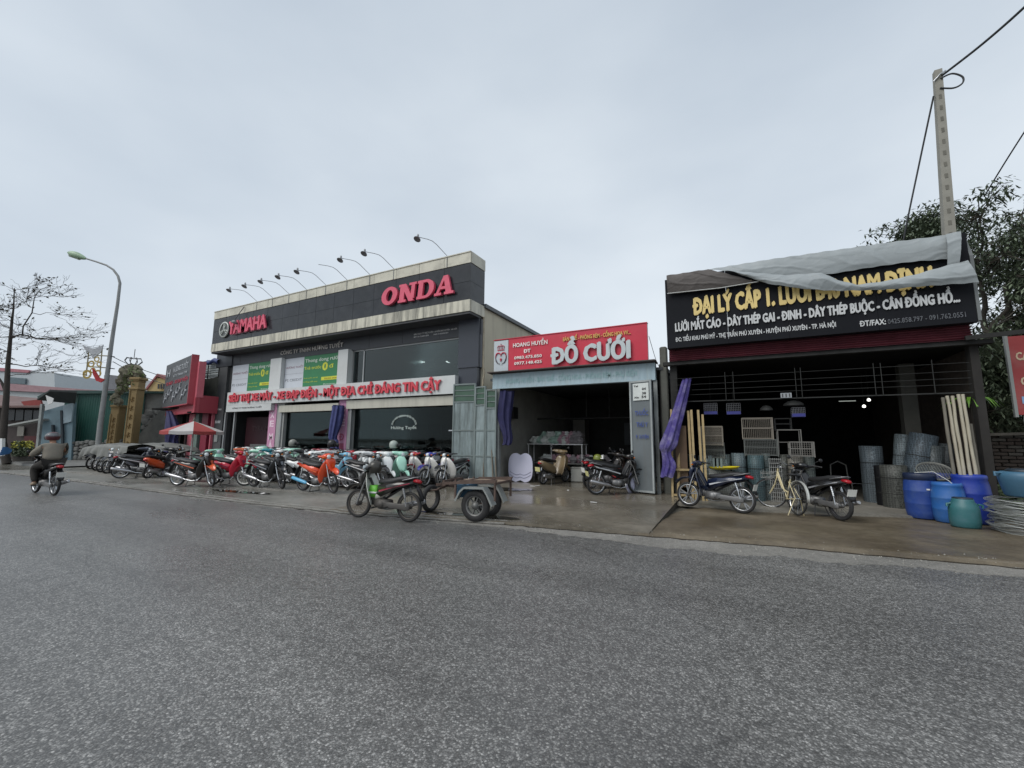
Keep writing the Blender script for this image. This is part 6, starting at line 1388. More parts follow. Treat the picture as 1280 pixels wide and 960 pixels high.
k = MB(); k.tube([C(0, 0, .30), C(0, .56, .30)], .025, 8); k.build('axle', M_RUST, ct)
for v in (-.02, .56):
    k = MB(); pts = [(-.40, .40), (-.30, .58), (-.21, .655), (.22, .665), (.30, .56), (.42, .34)]
    P_ = [C(a, v-.11, z) for a, z in pts]+[C(a, v+.09, z) for a, z in pts]
    k.add(P_, [(i, i+1, i+7, i+6) for i in range(5)]); P2 = [C(a*.97, v-.11, z-.02) for a, z in pts]; k.add([C(a, v-.112, z) for a, z in pts]+[C(a*.94, v-.112, z-.035) for a, z in pts], [(i, i+6, i+7, i+1) for i in range(5)])
    k.build('mudguard', M_GALV, ct)
bed = MB()
x0, x1 = -.42, .46
for v in (-.06, .72):
    bed.bar(C(-.72, v, .70), C(x1, v, .78), .05, .05); bed.bar(C(-.30, v, .765), C(x1+.02, v, .80), .03, .03)
for u in (-.70, -.3, .1, .44): bed.bar(C(u, -.06, .74), C(u, .72, .74), .04, .04)
bed.build('bed_frame', M_RUST, ct)
for q in range(2): MB().obox(Vector(C(-.02, .48+.16*q, .735)), (.95, .12, .02), Matrix.Rotation(math.atan2(ux.y, ux.x), 3, 'Z')).build('deck_board', mat('deck_wood', '#8a7a6a', rough=.85, var=.3, dirt=.4), ct)
for u in (-.42, .44):
    for v in (-.06, .72): MB().bar(C(u, v, .42), C(u, v, .78), .035).build('leg', M_RUST, ct)
MB().obox(Vector(C(-.34, .33, .56)), (.30, .55, .26), Matrix.Rotation(math.atan2(ux.y, ux.x), 3, 'Z'), .01).build('storage_box', mat('box_blue', '#2c4f66', rough=.6, var=.2, dirt=.4), ct)
k = MB()
for v in (.2, .75): k.tube([C(-.70, v, .70), C(-1.15, .45, .50), C(-1.40, .35, .45)], .022, 6)
k.bar(C(-.85, .25, .63), C(-.85, .70, .63), .03); k.bar(C(-1.05, .35, .54), C(-1.05, .58, .54), .03); k.build('tow_bar', M_RUST, ct)
k = MB(); rr_ = random.Random(4)
for q in range(7): a = rr_.uniform(0, 6); k.bar(C(-1.1+.1*q, .3, .62+.02*math.sin(q*2)), C(-.75+.07*q, .5+.1*math.sin(q), .60+.03*math.cos(q*3)), .03, .05)
one('scrap_bars', k, M_RUST, 'bundle of rusty red-brown bars lying on the tow bar of the cart', 'scrap', loc=C(-1.0, .3, .5))
k = MB(); q0 = Vector(C(-1.32, .35, .02)); Mz = Matrix.Rotation(R(28), 3, 'Z') 
k.lathe([(.21, -.045), (.255, -.05), (.285, -.02), (.285, .02), (.255, .05), (.21, .045), (.21, -.045)], (q0.x, q0.y+.1, .33), 28, 'y', True, Mz @ Matrix.Rotation(R(60), 3, 'Z')); one('tyre', k, M_TYRE, 'bare black tyre standing behind the rear wheel of the old cub motorcycle', 'tyre', loc=(q0.x, q0.y+.1, .03))

# ================================================================ rider on the road
z0 = 0.0; rp_ = gp(67, 619.5, 0); rx, ry = rp_.x-.61, rp_.y+.0
RH = 182
rx = rp_.x+.61*math.cos(R(RH)); ry = rp_.y+.61*math.sin(R(RH))
bk = bike('a', rx, ry, RH, '#1b1b1d', 'dark motorcycle carrying the rider along the road, red tail light lit side to us', z=0, lean=0, drop=('stand',), stripe='#55565a')
bk['label'] = 'dark motorcycle ridden along the road, white plate below its red tail light'
def skin_body(name, joints, edges, m_, parent, sub=2):
    me = bpy.data.meshes.new(name); keys = list(joints); me.from_pydata([joints[k][0] for k in keys], [(keys.index(a), keys.index(b)) for a, b in edges], []); o = bpy.data.objects.new(name, me); col.objects.link(o)
    if parent: o.parent = parent
    sk = o.modifiers.new('skin', 'SKIN'); sk.use_smooth_shade = True
    for i, k in enumerate(keys):
        r = joints[k][1]; me.skin_vertices[0].data[i].radius = (r, r) if not isinstance(r, tuple) else r
    me.skin_vertices[0].data[0].use_root = True
    s_ = o.modifiers.new('sub', 'SUBSURF'); s_.levels = sub; s_.render_levels = sub; me.materials.append(m_)
    return o
pr = thing('person', 'rider in a beige-grey jacket, dark trousers and dark red helmet, seen from behind', 'person', (rx, ry, 0), R(RH))
M_SKIN = mat('skin', '#9c7660', rough=.6, var=.08); M_JACK = mat('jacket_beige', '#7d776c', rough=.85, var=.12, scale=7, bump=.35, bscale=10); M_TROU = mat('trousers_dark', '#2a2724', rough=.85, var=.15)
J = {'pelvis': ((-.22, 0, .90), (.17, .14)), 'belly': ((-.20, 0, 1.02), (.185, .15)), 'chest': ((-.15, 0, 1.22), (.20, .15)), 'neckb': ((-.10, 0, 1.36), (.11, .10)), 'neck': ((-.07, 0, 1.43), .06), 'head': ((-.03, 0, 1.52), .09), 'headt': ((-.03, 0, 1.60), .085)}
Ed = [('pelvis', 'belly'), ('belly', 'chest'), ('chest', 'neckb'), ('neckb', 'neck'), ('neck', 'head'), ('head', 'headt')]
for s_, n_ in ((1, 'L'), (-1, 'R')):
    J.update({'sh'+n_: ((-.12, s_*.19, 1.31), .085), 'el'+n_: ((.03, s_*.31, 1.12), .06), 'wr'+n_: ((.23, s_*.28, 1.07), .042), 'ha'+n_: ((.28, s_*.275, 1.055), .035), 'hi'+n_: ((-.18, s_*.11, .86), .11), 'kn'+n_: ((.20, s_*.20, .74), .085), 'sn'+n_: ((.16, s_*.21, .56), .07), 'an'+n_: ((.06, s_*.20, .34), .048), 'to'+n_: ((.20, s_*.21, .29), .04)})
    Ed += [('chest', 'sh'+n_), ('sh'+n_, 'el'+n_), ('el'+n_, 'wr'+n_), ('wr'+n_, 'ha'+n_), ('pelvis', 'hi'+n_), ('hi'+n_, 'kn'+n_), ('kn'+n_, 'sn'+n_), ('sn'+n_, 'an'+n_), ('an'+n_, 'to'+n_)]
Jb = {k: (p, (tuple(a*.72 for a in r) if isinstance(r, tuple) else r*.72) if k not in ('head', 'headt', 'haL', 'haR', 'toL', 'toR', 'neck') else r) for k, (p, r) in J.items()}
skin_body('body', Jb, Ed, M_SKIN, pr)
def inflate(names, k, add=.012): return {n_: (J[n_][0], tuple(a*k+add for a in J[n_][1]) if isinstance(J[n_][1], tuple) else J[n_][1]*k+add) for n_ in names}
jn = ['pelvis', 'belly', 'chest', 'neckb']+[a+b for a in ('sh', 'el', 'wr') for b in 'LR']
skin_body('jacket', inflate(jn, 1.08, .016), [e for e in Ed if e[0] in jn and e[1] in jn], M_JACK, pr)
tn = ['pelvis']+[a+b for a in ('hi', 'kn', 'sn', 'an') for b in 'LR']
skin_body('trousers', inflate(tn, 1.08, .012), [e for e in Ed if e[0] in tn and e[1] in tn], M_TROU, pr)
for s_ in (-1, 1):
    MB().loft([(.02, .31, .04, .03), (.08, .30, .045, .045), (.18, .275, .045, .035), (.26, .265, .03, .022)], 10, 2.4).build('sandal', mat('sandal_tan', '#8b7a66'), pr).location = (0, s_*.205, 0)
    hd = MB()                                   # hand with fingers closed round the grip
    hd.loft([(.235, 1.07, .038, .02), (.275, 1.068, .042, .024), (.31, 1.055, .038, .018)], 10, 2.6)
    for q in range(4): hd.tube([(.305, -.030+.02*q, 1.058), (.335, -.031+.02*q, 1.045), (.335, -.031+.02*q, 1.018), (.310, -.03+.02*q, 1.010)], [.0095, .009, .0085, .007], 6)
    hd.tube([(.255, -s_*.035, 1.06), (.275, -s_*.055, 1.04), (.305, -s_*.055, 1.02)], [.011, .010, .008], 6)
    hd.build('hand', M_SKIN, pr).location = (0, s_*.275, 0)
hh = MB(); hh.lathe([(.120, -.085), (.142, -.05), (.150, .01), (.140, .07), (.10, .115), (.05, .138), (0, .143)], (-.03, 0, 1.565), 20)
hm_ = hh.build('helmet', mat('helmet_maroon', '#4a2024', rough=.3, var=.1), pr)
hh = MB(); hh.lathe([(.143, .005), (.153, .03), (.147, .06), (.108, .112), (.108, .114)], (-.03, 0, 1.567), 20); hh.build('helmet_band', mat('helmet_grey', '#6d6f72', rough=.3), hm_)
MB().sheet([(.10, 1.53), (.14, 1.57), (.13, 1.62)], [.10, .11, .09], bow=.07, n=6).build('visor', M_BLACK, hm_)
fc = MB(); fc.loft([(.075, 1.545, .02, .012), (.092, 1.51, .016, .014), (.08, 1.49, .012, .01)], 8); fc.build('nose', M_SKIN, pr)
# ================================================================ left end of the street
def atd(x, y, D):
    d = ray(x, y); h = d.x*(-math.sin(YAW))+d.y*math.cos(YAW); return CAM+d*(D/h)
EX, EN = Vector((math.cos(YAW), math.sin(YAW), 0)), Vector((-math.sin(YAW), math.cos(YAW), 0))
def quad(mb_, P, th):             # picture-parallel wall through points, thickness away from the camera
    n = len(P); vs = [tuple(p) for p in P]+[tuple(p+EN*th) for p in P]
    mb_.add(vs, [tuple(range(n)), tuple(reversed(range(n, 2*n)))]+[(i, i+n, (i+1) % n+n, (i+1) % n) for i in range(n)]); return mb_
def W(D, *pts, th=.15): return quad(MB(), [atd(x, y, D) for x, y in pts], th)
def base(x, D, z=.13): p = atd(x, 560, D); return (p.x, p.y, z)

# street lamp
D = 25.5; b_ = base(123, D); lamp = thing('street_lamp', 'tall grey street lamp with a curved arm and pale green lamp head', 'street lamp', b_, world=True)
def L_(x, y, D_=D): return tuple(atd(x, y, D_))
base_p = (b_[0], b_[1], .1)
pts = [base_p, L_(125.5, 530), L_(133, 476), L_(140.8, 420), L_(147, 380), L_(150, 354), L_(147.5, 345), L_(141.5, 337), L_(133, 331.5), L_(120, 327), L_(107, 323)]
MB().tube(pts, [.15, .14, .12, .10, .085, .075, .07, .06, .055, .05, .045], 12).build('pole', mat('lamp_post_grey', '#8b8d8c', rough=.6, var=.12, dirt=.3), lamp)
MB().tube([base_p, L_(124, 563)], [.22, .15], 10).build('pole_base', mat('lamp_post_grey', '#8b8d8c'), lamp)
a, b = Vector(L_(107.5, 323.3)), Vector(L_(85, 315.5)); mb = MB(); n_ = 9
mb.tube([a.lerp(b, t) for t in [i/(n_-1) for i in range(n_)]], [.06, .12, .16, .19, .21, .21, .19, .14, .05], 12); mb.build('lamp_head', mat('lamp_head_green', '#8ea68a', rough=.5), lamp)
MB().tube([a.lerp(b, .35)-Vector((0, 0, .12)), a.lerp(b, .85)-Vector((0, 0, .12))], .12, 10).build('lamp_lens', mat('lamp_lens', '#a9b4a4', rough=.2), lamp)
for y_ in (445, 460): MB().tube([L_(137 if y_ < 450 else 134, y_), L_(143, y_+1)], .03, 6).build('bracket', M_RUSTY, lamp)
orn = thing('street_ornament', 'street ornament of gold discs, red ribbon and white lotus outline fixed to the lamp post', 'ornament', L_(128, 452), world=True)
mgold = mat('ornament_gold', '#b39a52', rough=.5, var=.2); morw = mat('ornament_white', '#b9bcc0', rough=.5)
mb = MB(); mb.tube([L_(111, 440), L_(107.5, 470)], .035, 6); mb.tube([L_(128, 432), L_(125, 467)], .035, 6); mb.tube([L_(109, 458), L_(137, 460)], .035, 6); mb.tube([L_(112, 444), L_(137, 445)], .035, 6); mb.build('frame', mat('ornament_frame', '#9c9478', rough=.6), orn)
W(D-.05, (103, 431), (108, 434), (119, 436), (129, 431), (126, 440), (121, 444), (116, 448), (112, 441), (106, 437), th=.05).build('lotus', morw, orn)
for x_, y_, r_ in ((114, 455, .22), (121, 449, .18), (124, 455, .17), (116, 463, .18), (109, 468, .28), (122, 467, .24), (106, 466, .14)):
    c_ = atd(x_, y_, D-.1); mb = MB(); mb.add([tuple(c_+EX*math.cos(t)*r_*rr+Vector((0, 0, 1))*math.sin(t)*r_*rr) for rr in (1, .55) for t in [2*PI*i/12 for i in range(12)]], [(i, (i+1) % 12, 12+(i+1) % 12, 12+i) for i in range(12)]); mb.build('disc', mgold, orn)
mb = MB()
P0 = [(115, 460), (119, 464), (124, 472), (131, 474), (126, 478), (120, 476), (116, 468)]
W(D-.15, *P0, th=.06).build('ribbon', mat('ribbon_red', '#b02b30', rough=.55), orn)

# green metal shed and low stone wall
gs = thing('green_shed', 'dark green corrugated shed with flat roof behind the street lamp', 'shed', base(130, 27.5), world=True)
M_GRN = mat('green_sheet', '#1f5047', rough=.5, var=.12, scale=.8, dirt=.2, dcol=(.03, .08, .07))
mb = MB(); A, B = atd(82, 492, 27.5), atd(182, 490, 27.5); n_ = 66
for i in range(n_): 
    p = A.lerp(B, i/n_)+EN*(.0 if i % 2 else .02); q = A.lerp(B, (i+1)/n_)+EN*(.0 if (i+1) % 2 else .02)
    mb.add([(p.x, p.y, .2), (q.x, q.y, .2), (q.x, q.y, B.z), (p.x, p.y, B.z)], [(0, 1, 2, 3)])
mb.build('wall', M_GRN, gs)
W(27.3, (62, 487.5), (206, 489), (206, 491.5), (80, 492), (48, 498), (46, 496), th=4).build('roof', mat('roof_teal', '#2f4a46', rough=.6), gs)
mb = MB(); mb.bar(atd(94, 492, 27.35), Vector((*base(86, 27.35)[:2], .1)), .14, .1); mb.build('corner_post', mat('post_pale', '#8fa39c', rough=.6), gs)
sw = thing('stone_wall', 'low rough grey stone wall under the green shed', 'wall', base(110, 26.8), world=True)
rs = random.Random(8); A, B = Vector(base(82, 26.8)), Vector(base(212, 26.8)); Lw = (B-A).length
W(27.0, (82, 553), (165, 553), (212, 500), (212, 580), (82, 580), th=.3).build('core', mat('mortar_grey', (.12, .12, .11), rough=.95, var=.3, scale=3), sw)
mb = MB()
x = 0
while x < Lw*.64:
    z = .1
    w_ = rs.uniform(.25, .5)
    while z < 1.15:
        h2 = rs.uniform(.18, .34); c_ = A+(B-A).normalized()*(x+w_/2)+EN*rs.uniform(0, .06); c_.z = z+h2/2
        mb.obox(c_, (w_*.94, .35, h2*.92), Matrix.Rotation(YAW+rs.uniform(-.05, .05), 3, 'Z') @ Matrix.Rotation(rs.uniform(-.1, .1), 3, 'Y'), .05); z += h2
    x += w_
tag(mb.build('stones', mat('rubble', (.17, .17, .16), rough=.9, var=.5, scale=2.5, dirt=.4), sw), kind='stuff')
gw = thing('concrete_wall', 'tall stained grey concrete wall between the ornamental columns and the red shop', 'wall', base(195, 27.4), world=True)
W(27.6, (178, 491), (236, 488), (236, 590), (165, 590), th=.25).build('wall_body', mat('stained_concrete', (.24, .24, .225), rough=.9, var=.3, scale=.9, dirt=.7, dcol=(.06, .06, .055), dscale=.5), gw)
mb = MB()
for i in range(40):
    px_ = rs.uniform(180, 225); py_ = rs.uniform(513, 535); mb.obox(atd(px_, py_, 27.5), (rs.uniform(.3, .6), .2, rs.uniform(.2, .4)), Matrix.Rotation(YAW, 3, 'Z') @ Matrix.Rotation(rs.uniform(-.5, .5), 3, 'Y'), .05)
tag(mb.build('stones', mat('rubble', (.17, .17, .16)), gw), kind='stuff')
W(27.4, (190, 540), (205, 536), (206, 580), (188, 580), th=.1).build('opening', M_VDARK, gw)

# ornamental gate: two carved ochre columns, sculpted rock tree and wire crown
M_OCH = mat('ochre_stone', '#8a7550', rough=.85, var=.22, scale=3, dirt=.5, dcol=(.10, .08, .045), dscale=3)
M_ROCK = mat('rockery', '#7d7866', rough=.95, var=.45, scale=2.5, dirt=.5, dcol=(.05, .05, .04), dscale=2)
def column(x_t, y_t, x_b, wpx, D_, label, caps):
    top = atd(x_t, y_t, D_); w_ = wpx*D_/FPX*.60; bx_ = Vector(base(x_b, D_)); t = thing('ornamental_column', label, 'column', tuple(bx_), world=True)
    Mz = Matrix.Rotation(YAW, 3, 'Z'); zt = top.z; c = Vector((top.x, top.y, 0))
    MB().obox((c.x, c.y, (zt+.1)/2), (w_, w_, zt-.1), Mz, .02).build('shaft', M_OCH, t)
    for dz, k, hh_ in caps: MB().obox((c.x, c.y, zt-dz), (w_*k, w_*k, hh_), Mz, .04).build('capital', M_OCH, t)
    for side in (-1,):
        o = c-EN*(w_/2+.02)
        for q in (-1, 1): p = o+EX*(w_*.40*q); MB().obox((p.x, p.y, zt*.46), (w_*.13, .05, zt*.80), Mz, .01).build('border', M_OCH, t)
        m2 = mat('carving', '#6b5430', rough=.9, var=.3, scale=6)
        for q in range(7):
            z = zt*(.12+.105*q); k = MB()
            for a, b2, u, v in ((-.10, 0, .16, .03), (0, .05, .03, .16), (.06, -.05, .12, .03), (-.04, -.08, .03, .1), (.05, .08, .1, .03)): k.obox((o.x+EX.x*a*w_*1.6, o.y+EX.y*a*w_*1.6, z+b2*1.2), (u, .04, v*1.2), Mz)
            k.build('carved_character', m2, t)
    return c, zt, w_
c1 = column(149, 508, 143, 17, 26.6, 'shorter ochre carved column left in the ornamental gate', [(.0, 1.25, .16), (.14, 1.12, .1)])
c2 = column(173.5, 474, 165, 17, 26.0, 'taller ochre carved column right in the ornamental gate', [(.0, 1.35, .18), (.62, 1.3, .15), (.15, 1.15, .1)])
rk = thing('rock_sculpture', 'grey green rockery sculpture shaped like an old tree joining the two ornamental columns', 'sculpture', tuple(atd(160, 500, 26.3)), world=True)
mb = MB(); rq = random.Random(12)
def blob(c_, r_): 
    n1, n2 = 9, 6; vs = []; s0 = rq.random()*50
    for j in range(n2+1):
        th = PI*j/n2
        for i in range(n1):
            ph = 2*PI*i/n1; d = Vector((math.sin(th)*math.cos(ph), math.sin(th)*math.sin(ph), math.cos(th))); k_ = 1+.45*noise.noise(d*1.8+Vector((s0, 0, 0))); vs.append(c_+d*r_*k_)
    mb.add(vs, [(j*n1+i, (j+1)*n1+i, (j+1)*n1+(i+1) % n1, j*n1+(i+1) % n1) for j in range(n2) for i in range(n1)], False)
spine = [(146, 502, .42), (147, 495, .38), (150, 487, .40), (153, 480, .48), (157, 473, .60), (160, 466, .72), (164, 461, .55), (170, 462, .55), (173, 468, .5), (176, 471, .42), (156, 484, .38), (163, 476, .45), (141, 498, .3), (152, 471, .35)]
for x_, y_, r_ in spine:
    for q in range(6): blob(atd(x_+rq.uniform(-2.5, 2.5), y_+rq.uniform(-2.5, 2.5), 26.3+rq.uniform(-.3, .3)), r_*rq.uniform(.28, .55))
mb.build('rock', M_ROCK, rk)
mb = MB(); rl = random.Random(4)
for q in range(260):
    x_, y_, r_ = rl.choice(spine[2:]); c_ = atd(x_+rl.gauss(0, 2.4), y_+rl.gauss(0, 2.4), 26.2+rl.uniform(-.5, .3)); d = Vector((rl.uniform(-1, 1), rl.uniform(-1, 1), rl.uniform(-1, 1))).normalized()*.11; e_ = d.orthogonal().normalized()*.05
    mb.add([c_-d, c_+e_, c_+d, c_-e_], [(0, 1, 2, 3)])
tag(mb.build('moss_leaves', mat('moss_green', '#5f6a44', rough=.8, var=.4, scale=5), rk), kind='stuff')
cr_ = thing('spiked_ornament', 'dark wire crown with a spike standing on top of the rockery sculpture', 'ornament', tuple(atd(166.5, 456, 26.3)), world=True); mb = MB(); c_ = atd(166.5, 456, 26.3)
for q in range(8):
    a = 2*PI*q/8; d = Vector((math.cos(a), math.sin(a), 0)); mb.tube([c_+d*.25, c_+d*.45+Vector((0, 0, .22)), c_+d*.36+Vector((0, 0, .42)), c_+d*.12+Vector((0, 0, .40))], .022, 5)
mb.tube([c_+Vector((0, 0, .35)), c_+Vector((0, 0, 1.0))], .02, 5); mb.tube([c_+Vector((.25*math.cos(t), .25*math.sin(t), 0)) for t in [2*PI*i/12 for i in range(13)]], .02, 5); mb.build('wire', mat('crown_dark', (.05, .05, .055)), cr_)

# red shop with billboard
rsx = thing('red_shop', 'small red-fronted shop left of the showroom, with a projecting red and grey billboard box', 'building', (-26.5, 12.9, .07), world=True)
M_RED2 = mat('shop_red', '#a84450', rough=.45, var=.06, scale=1, dirt=.15, dcol=(.4, .1, .12)); M_PINK = mat('shop_pinkred', '#c06470', rough=.5, var=.08)
pa = Vector((-25.0, 11.75, 0)); dr = Vector((-.977, .21, 0)); nb_ = Vector((-.21, -.977, 0))
def brd_q(u0, u1, z0, z1, off, th, nm, m_, parent=rsx):
    mb_ = MB(); P = [pa+dr*u+nb_*(off-t) for u, t in ((u0, 0), (u1, 0), (u1, th), (u0, th))]
    mb_.add([(p.x, p.y, z0) for p in P]+[(p.x, p.y, z1) for p in P], [(3, 2, 1, 0), (4, 5, 6, 7), (0, 1, 5, 4), (1, 2, 6, 5), (2, 3, 7, 6), (3, 0, 4, 7)]); return mb_.build(nm, m_, parent)
ztop = at(245, 444, 11.6).z; zbot = at(246, 503, 11.6).z
brd_q(-.0, 6.2, zbot-.50, zbot+.3, 0, .2, 'red_fascia', M_RED2); brd_q(-.02, .35, zbot+.3, ztop-.3, -.02, .3, 'red_fascia', M_PINK)
bbd = brd_q(.35, 5.9, zbot-.02, ztop+.05, .25, .28, 'billboard', mat('billboard_grey', '#4b4d50', rough=.5, var=.12, scale=1.2))
brd_q(.30, .36, zbot-.05, ztop+.08, .27, .33, 'billboard_edge', M_RED2); brd_q(.3, 5.95, zbot-.07, zbot-.02, .27, .3, 'billboard_edge', M_RED2)
o_b = pa+dr*5.9+nb_*.26; fr_b = (Vector((o_b.x, o_b.y, 0)), -dr, nb_)
H_ = ztop-zbot; mbw = mat('billboard_print', '#a6a9ad', rough=.5); mbr = mat('billboard_redprint', '#a8384a', rough=.5)
for s_, u0, u1, z, c_, m_ in (('HƯƠNG TUYẾT', 1.9, 5.0, .78, .30, mbw), ('CTY TNHH TM', 2.0, 4.9, .66, .13, mbw), ('H', .45, 1.2, .72, .42, mbw), ('XE MÁY - XE ĐẠP ĐIỆN', .4, 5.2, .50, .20, mbr)): sign_text(s_, u0, u1, zbot+H_*z, c_, 0, m_, bbd, .01, .02, frame=fr_b)
k = MB(); rq = random.Random(2)
for q in range(8):
    u = .5+.62*q; z = zbot+H_*(.10+.08*(q % 3)); P = lambda a, b_: Vector(fr_b[0])+fr_b[1]*(u+a)+Vector((0, 0, z+b_))+nb_*.012
    k.tube([P(0, 0), P(.18, .25), P(.25, .5)], .05, 5); k.tube([P(.18, .25), P(.42, .2)], .06, 5); k.tube([P(.25, .5), P(.35, .55)], .04, 5)
k.build('billboard_picture', mat('billboard_bikes', '#9a9ca0', rough=.5, var=.5, scale=6), bbd)
MB().box(-25.06, -24.98, 11.78, 12.86, zbot-.5, zbot+.42).build('red_side', M_RED2, rsx)
MB().box(-29, -25.1, 12.9, 13.1, 3.3, 4.9).build('upper_wall', mat('mossy_wall', (.06, .065, .055), rough=.95, var=.5, scale=2), rsx)
MB().box(-25.9, -25.06, 11.85, 12.9, zbot-.5, zbot-.42).build('soffit', M_VDARK, rsx)
k = MB()
for z in (4.95, 5.2, 5.45, 5.7, 5.9): k.bar((-27.6, 12.9, z), (-25.3, 12.9, z-.03), .035)
for x in (-27.5, -26.4, -25.3): k.bar((x, 12.9, 4.9), (x, 12.9, 5.95), .04)
k.build('frame', M_RUSTY, rsx); MB().box(-27.3, -25.35, 13.0, 13.02, 4.95, 5.8).build('white_sheet', mat('sheet_white', '#b9c2c4', rough=.6), rsx)
k = MB(); k.grid(lambda u, v: (-26.4+1.15*u, 12.82-.1*math.sin(v*3), 5.95-.28*v-.05*math.sin(u*8)), 16, 6); k.build('blue_tarp', mat('tarp_blue', '#34406e', rough=.6), rsx)
MB().box(-31.5, -25.2, 17, 17.2, .07, 3.4).build('back_wall', M_VDARK, rsx); MB().box(-31.2, -25.2, 12.4, 17, 3.2, 3.3).build('ceiling', M_VDARK, rsx)
for xa_, xb_, m_ in ((-28.9, -28.3, M_VDARK), (-27.55, -27.0, M_PINK), (-26.9, -26.55, mat('grey_green', '#6a7a74')), (-26.2, -25.6, mat('deep_red', '#7d2036', rough=.5)), (-25.28, -25.2, M_PINK)):
    MB().box(xa_, xb_, 12.75, 12.95, .07, 2.9).build('wall_pier', m_, rsx)
MB().box(-30.5, -27.6, 13.2, 13.4, .07, 3.2).build('inner_wall', mat('maroon_wall', (.06, .03, .03), rough=.8), rsx)
MB().box(-26.5, -25.3, 13.3, 13.35, 1.0, 1.15).build('counter', M_GRAYP, rsx)
cA = [at(211, 514, 12.3), at(216, 535, 12.2), at(214, 552, 12.1), at(215, 572, 12.1)]
curt('curtain', [(p.x, p.y, p.z, r) for p, r in zip(cA, (.12, .32, .28, .40))], M_CURT, 'navy cloth hanging at the front of the red shop left of the parasol', 14)

# parasol
uc = atd(239, 560, 17.8); pu = thing('parasol', 'large red and white parasol with sloping panels before the red shop', 'parasol', (uc.x, uc.y, .08), world=True)
zr = atd(239, 539, 17.8).z; zt_ = atd(239, 526.5, 17.8).z; NR = 8; Rr = 1.08
for q in range(NR):
    k = MB(); a0, a1 = 2*PI*q/NR+.35, 2*PI*(q+1)/NR+.35
    def f(u, v):
        a = a0+(a1-a0)*u; rr2 = Rr*v*(math.cos(PI/NR)/math.cos((a-(a0+a1)/2))); sag = .05*math.sin(PI*u)*v
        return (uc.x+math.cos(a)*rr2, uc.y+math.sin(a)*rr2, zt_-(zt_-zr)*(v**1.06)-sag*.4)
    k.grid(f, 6, 6)
    def f2(u, v): p = f(u, 1); return (p[0], p[1], p[2]-.13*v)
    k.grid(f2, 6, 1); k.build('canopy_panel', mat('parasol_red', '#963a38', rough=.7, var=.1) if q % 2 else mat('parasol_white', '#b8b4b2', rough=.7, var=.1), pu)
MB().tube([(uc.x, uc.y, .08), (uc.x, uc.y, zt_+.02)], .025, 8).build('pole', M_WHITE, pu); MB().lathe([(.03, 0), (.05, .04), (.02, .12), (0, .2)], (uc.x, uc.y, zt_), 8).build('finial', mat('finial', '#6d6a60'), pu)
k = MB()
for q in range(NR): a = 2*PI*q/NR+.35; k.tube([(uc.x, uc.y, zt_-.35), (uc.x+math.cos(a)*Rr*.95, uc.y+math.sin(a)*Rr*.95, zr+.02)], .008, 4)
k.build('ribs', M_CHROME, pu)

# shacks on the far left
s1 = thing('blue_grey_shack', 'blue-grey boarded shack with a torn dark canopy, left of the green shed', 'shed', base(70, 26.5), world=True)
W(26.6, (50, 515), (92, 503), (88, 590), (47, 590), th=.2).build('wall', mat('shack_bluegrey', '#6f8690', rough=.7, var=.15, scale=1.5, dirt=.3), s1)
for a_, b_ in (((75, 513), (78, 590)), ((64, 531), (66, 560))): W(26.45, (a_[0], a_[1]), (a_[0]+2.5, a_[1]), (b_[0]+1.5, b_[1]), (b_[0]-1, b_[1]), th=.1).build('board', mat('shack_dark', '#2c363c', rough=.7), s1)
W(26.5, (79, 507), (92, 503), (89, 527), (77, 530), th=.08).build('board', mat('shack_light', '#93a4ac', rough=.6), s1)
k = MB(); A_, B_, C_, D_ = atd(62, 489, 25.2), atd(96, 491, 25.2), atd(94, 505, 26.6), atd(46, 500, 26.0); k.add([A_, B_, C_, D_, A_+Vector((0, 0, .1)), B_+Vector((0, 0, .1)), C_+Vector((0, 0, .1)), D_+Vector((0, 0, .1))], [(0, 1, 2, 3), (7, 6, 5, 4), (0, 4, 5, 1), (1, 5, 6, 2), (2, 6, 7, 3), (3, 7, 4, 0)]); k.build('canopy', mat('canopy_dark', '#2a3030', rough=.7), s1)
W(25.0, (57, 494), (67, 498), (65, 504), (60, 506), th=.03).build('torn_sheet', M_WHITE, s1)
MB().bar(atd(53, 505, 26), Vector((*base(48, 26)[:2], .1)), .14).build('post', mat('post_grey', '#8d9291'), s1)
s2 = thing('brown_shack', 'low shack with red-brown tin roof and dark glazed front at the far left', 'shed', base(25, 27.5), world=True)
W(27.5, (-40, 505), (52, 507), (47, 590), (-40, 590), th=.2).build('wall', mat('shack_brown', '#4b4240', rough=.8, var=.3, scale=1.5), s2)
for q in range(4): W(27.3, (9+q*11, 512+q*.3), (18.5+q*11, 512+q*.3), (17.5+q*11, 525), (8+q*11, 526), th=.05).build('window', mat('dark_pane', (.03, .035, .04), rough=.2), s2)
W(27.3, (30, 545), (47, 545), (46, 560), (29, 560), th=.05).build('panel', mat('maroon_panel', '#54282a', rough=.7), s2); W(27.35, (22, 533), (30, 533), (29, 545), (21, 545), th=.05).build('panel', mat('cream_panel', '#8c8880', rough=.7), s2)
k = MB(); A_, B_, C_, D_ = atd(-40, 507, 26.3), atd(55, 507, 26.3), atd(52, 498, 30), atd(-40, 490, 30); k.add([A_, B_, C_, D_], [(0, 1, 2, 3)]); k.add([A_-Vector((0, 0, .12)), B_-Vector((0, 0, .12)), B_, A_], [(0, 1, 2, 3)]); k.build('roof', mat('tin_red_brown', '#6a5450', rough=.7, var=.3, scale=1.2), s2)
W(26.1, (8, 531), (50, 523), (50, 525), (8, 533), th=.5).build('awning', M_GRAYP, s2)
W(26.4, (26, 502), (50, 499), (52, 507), (30, 507), th=.1).build('red_sheet', mat('sheet_red', '#8a3a36', rough=.7), s2)
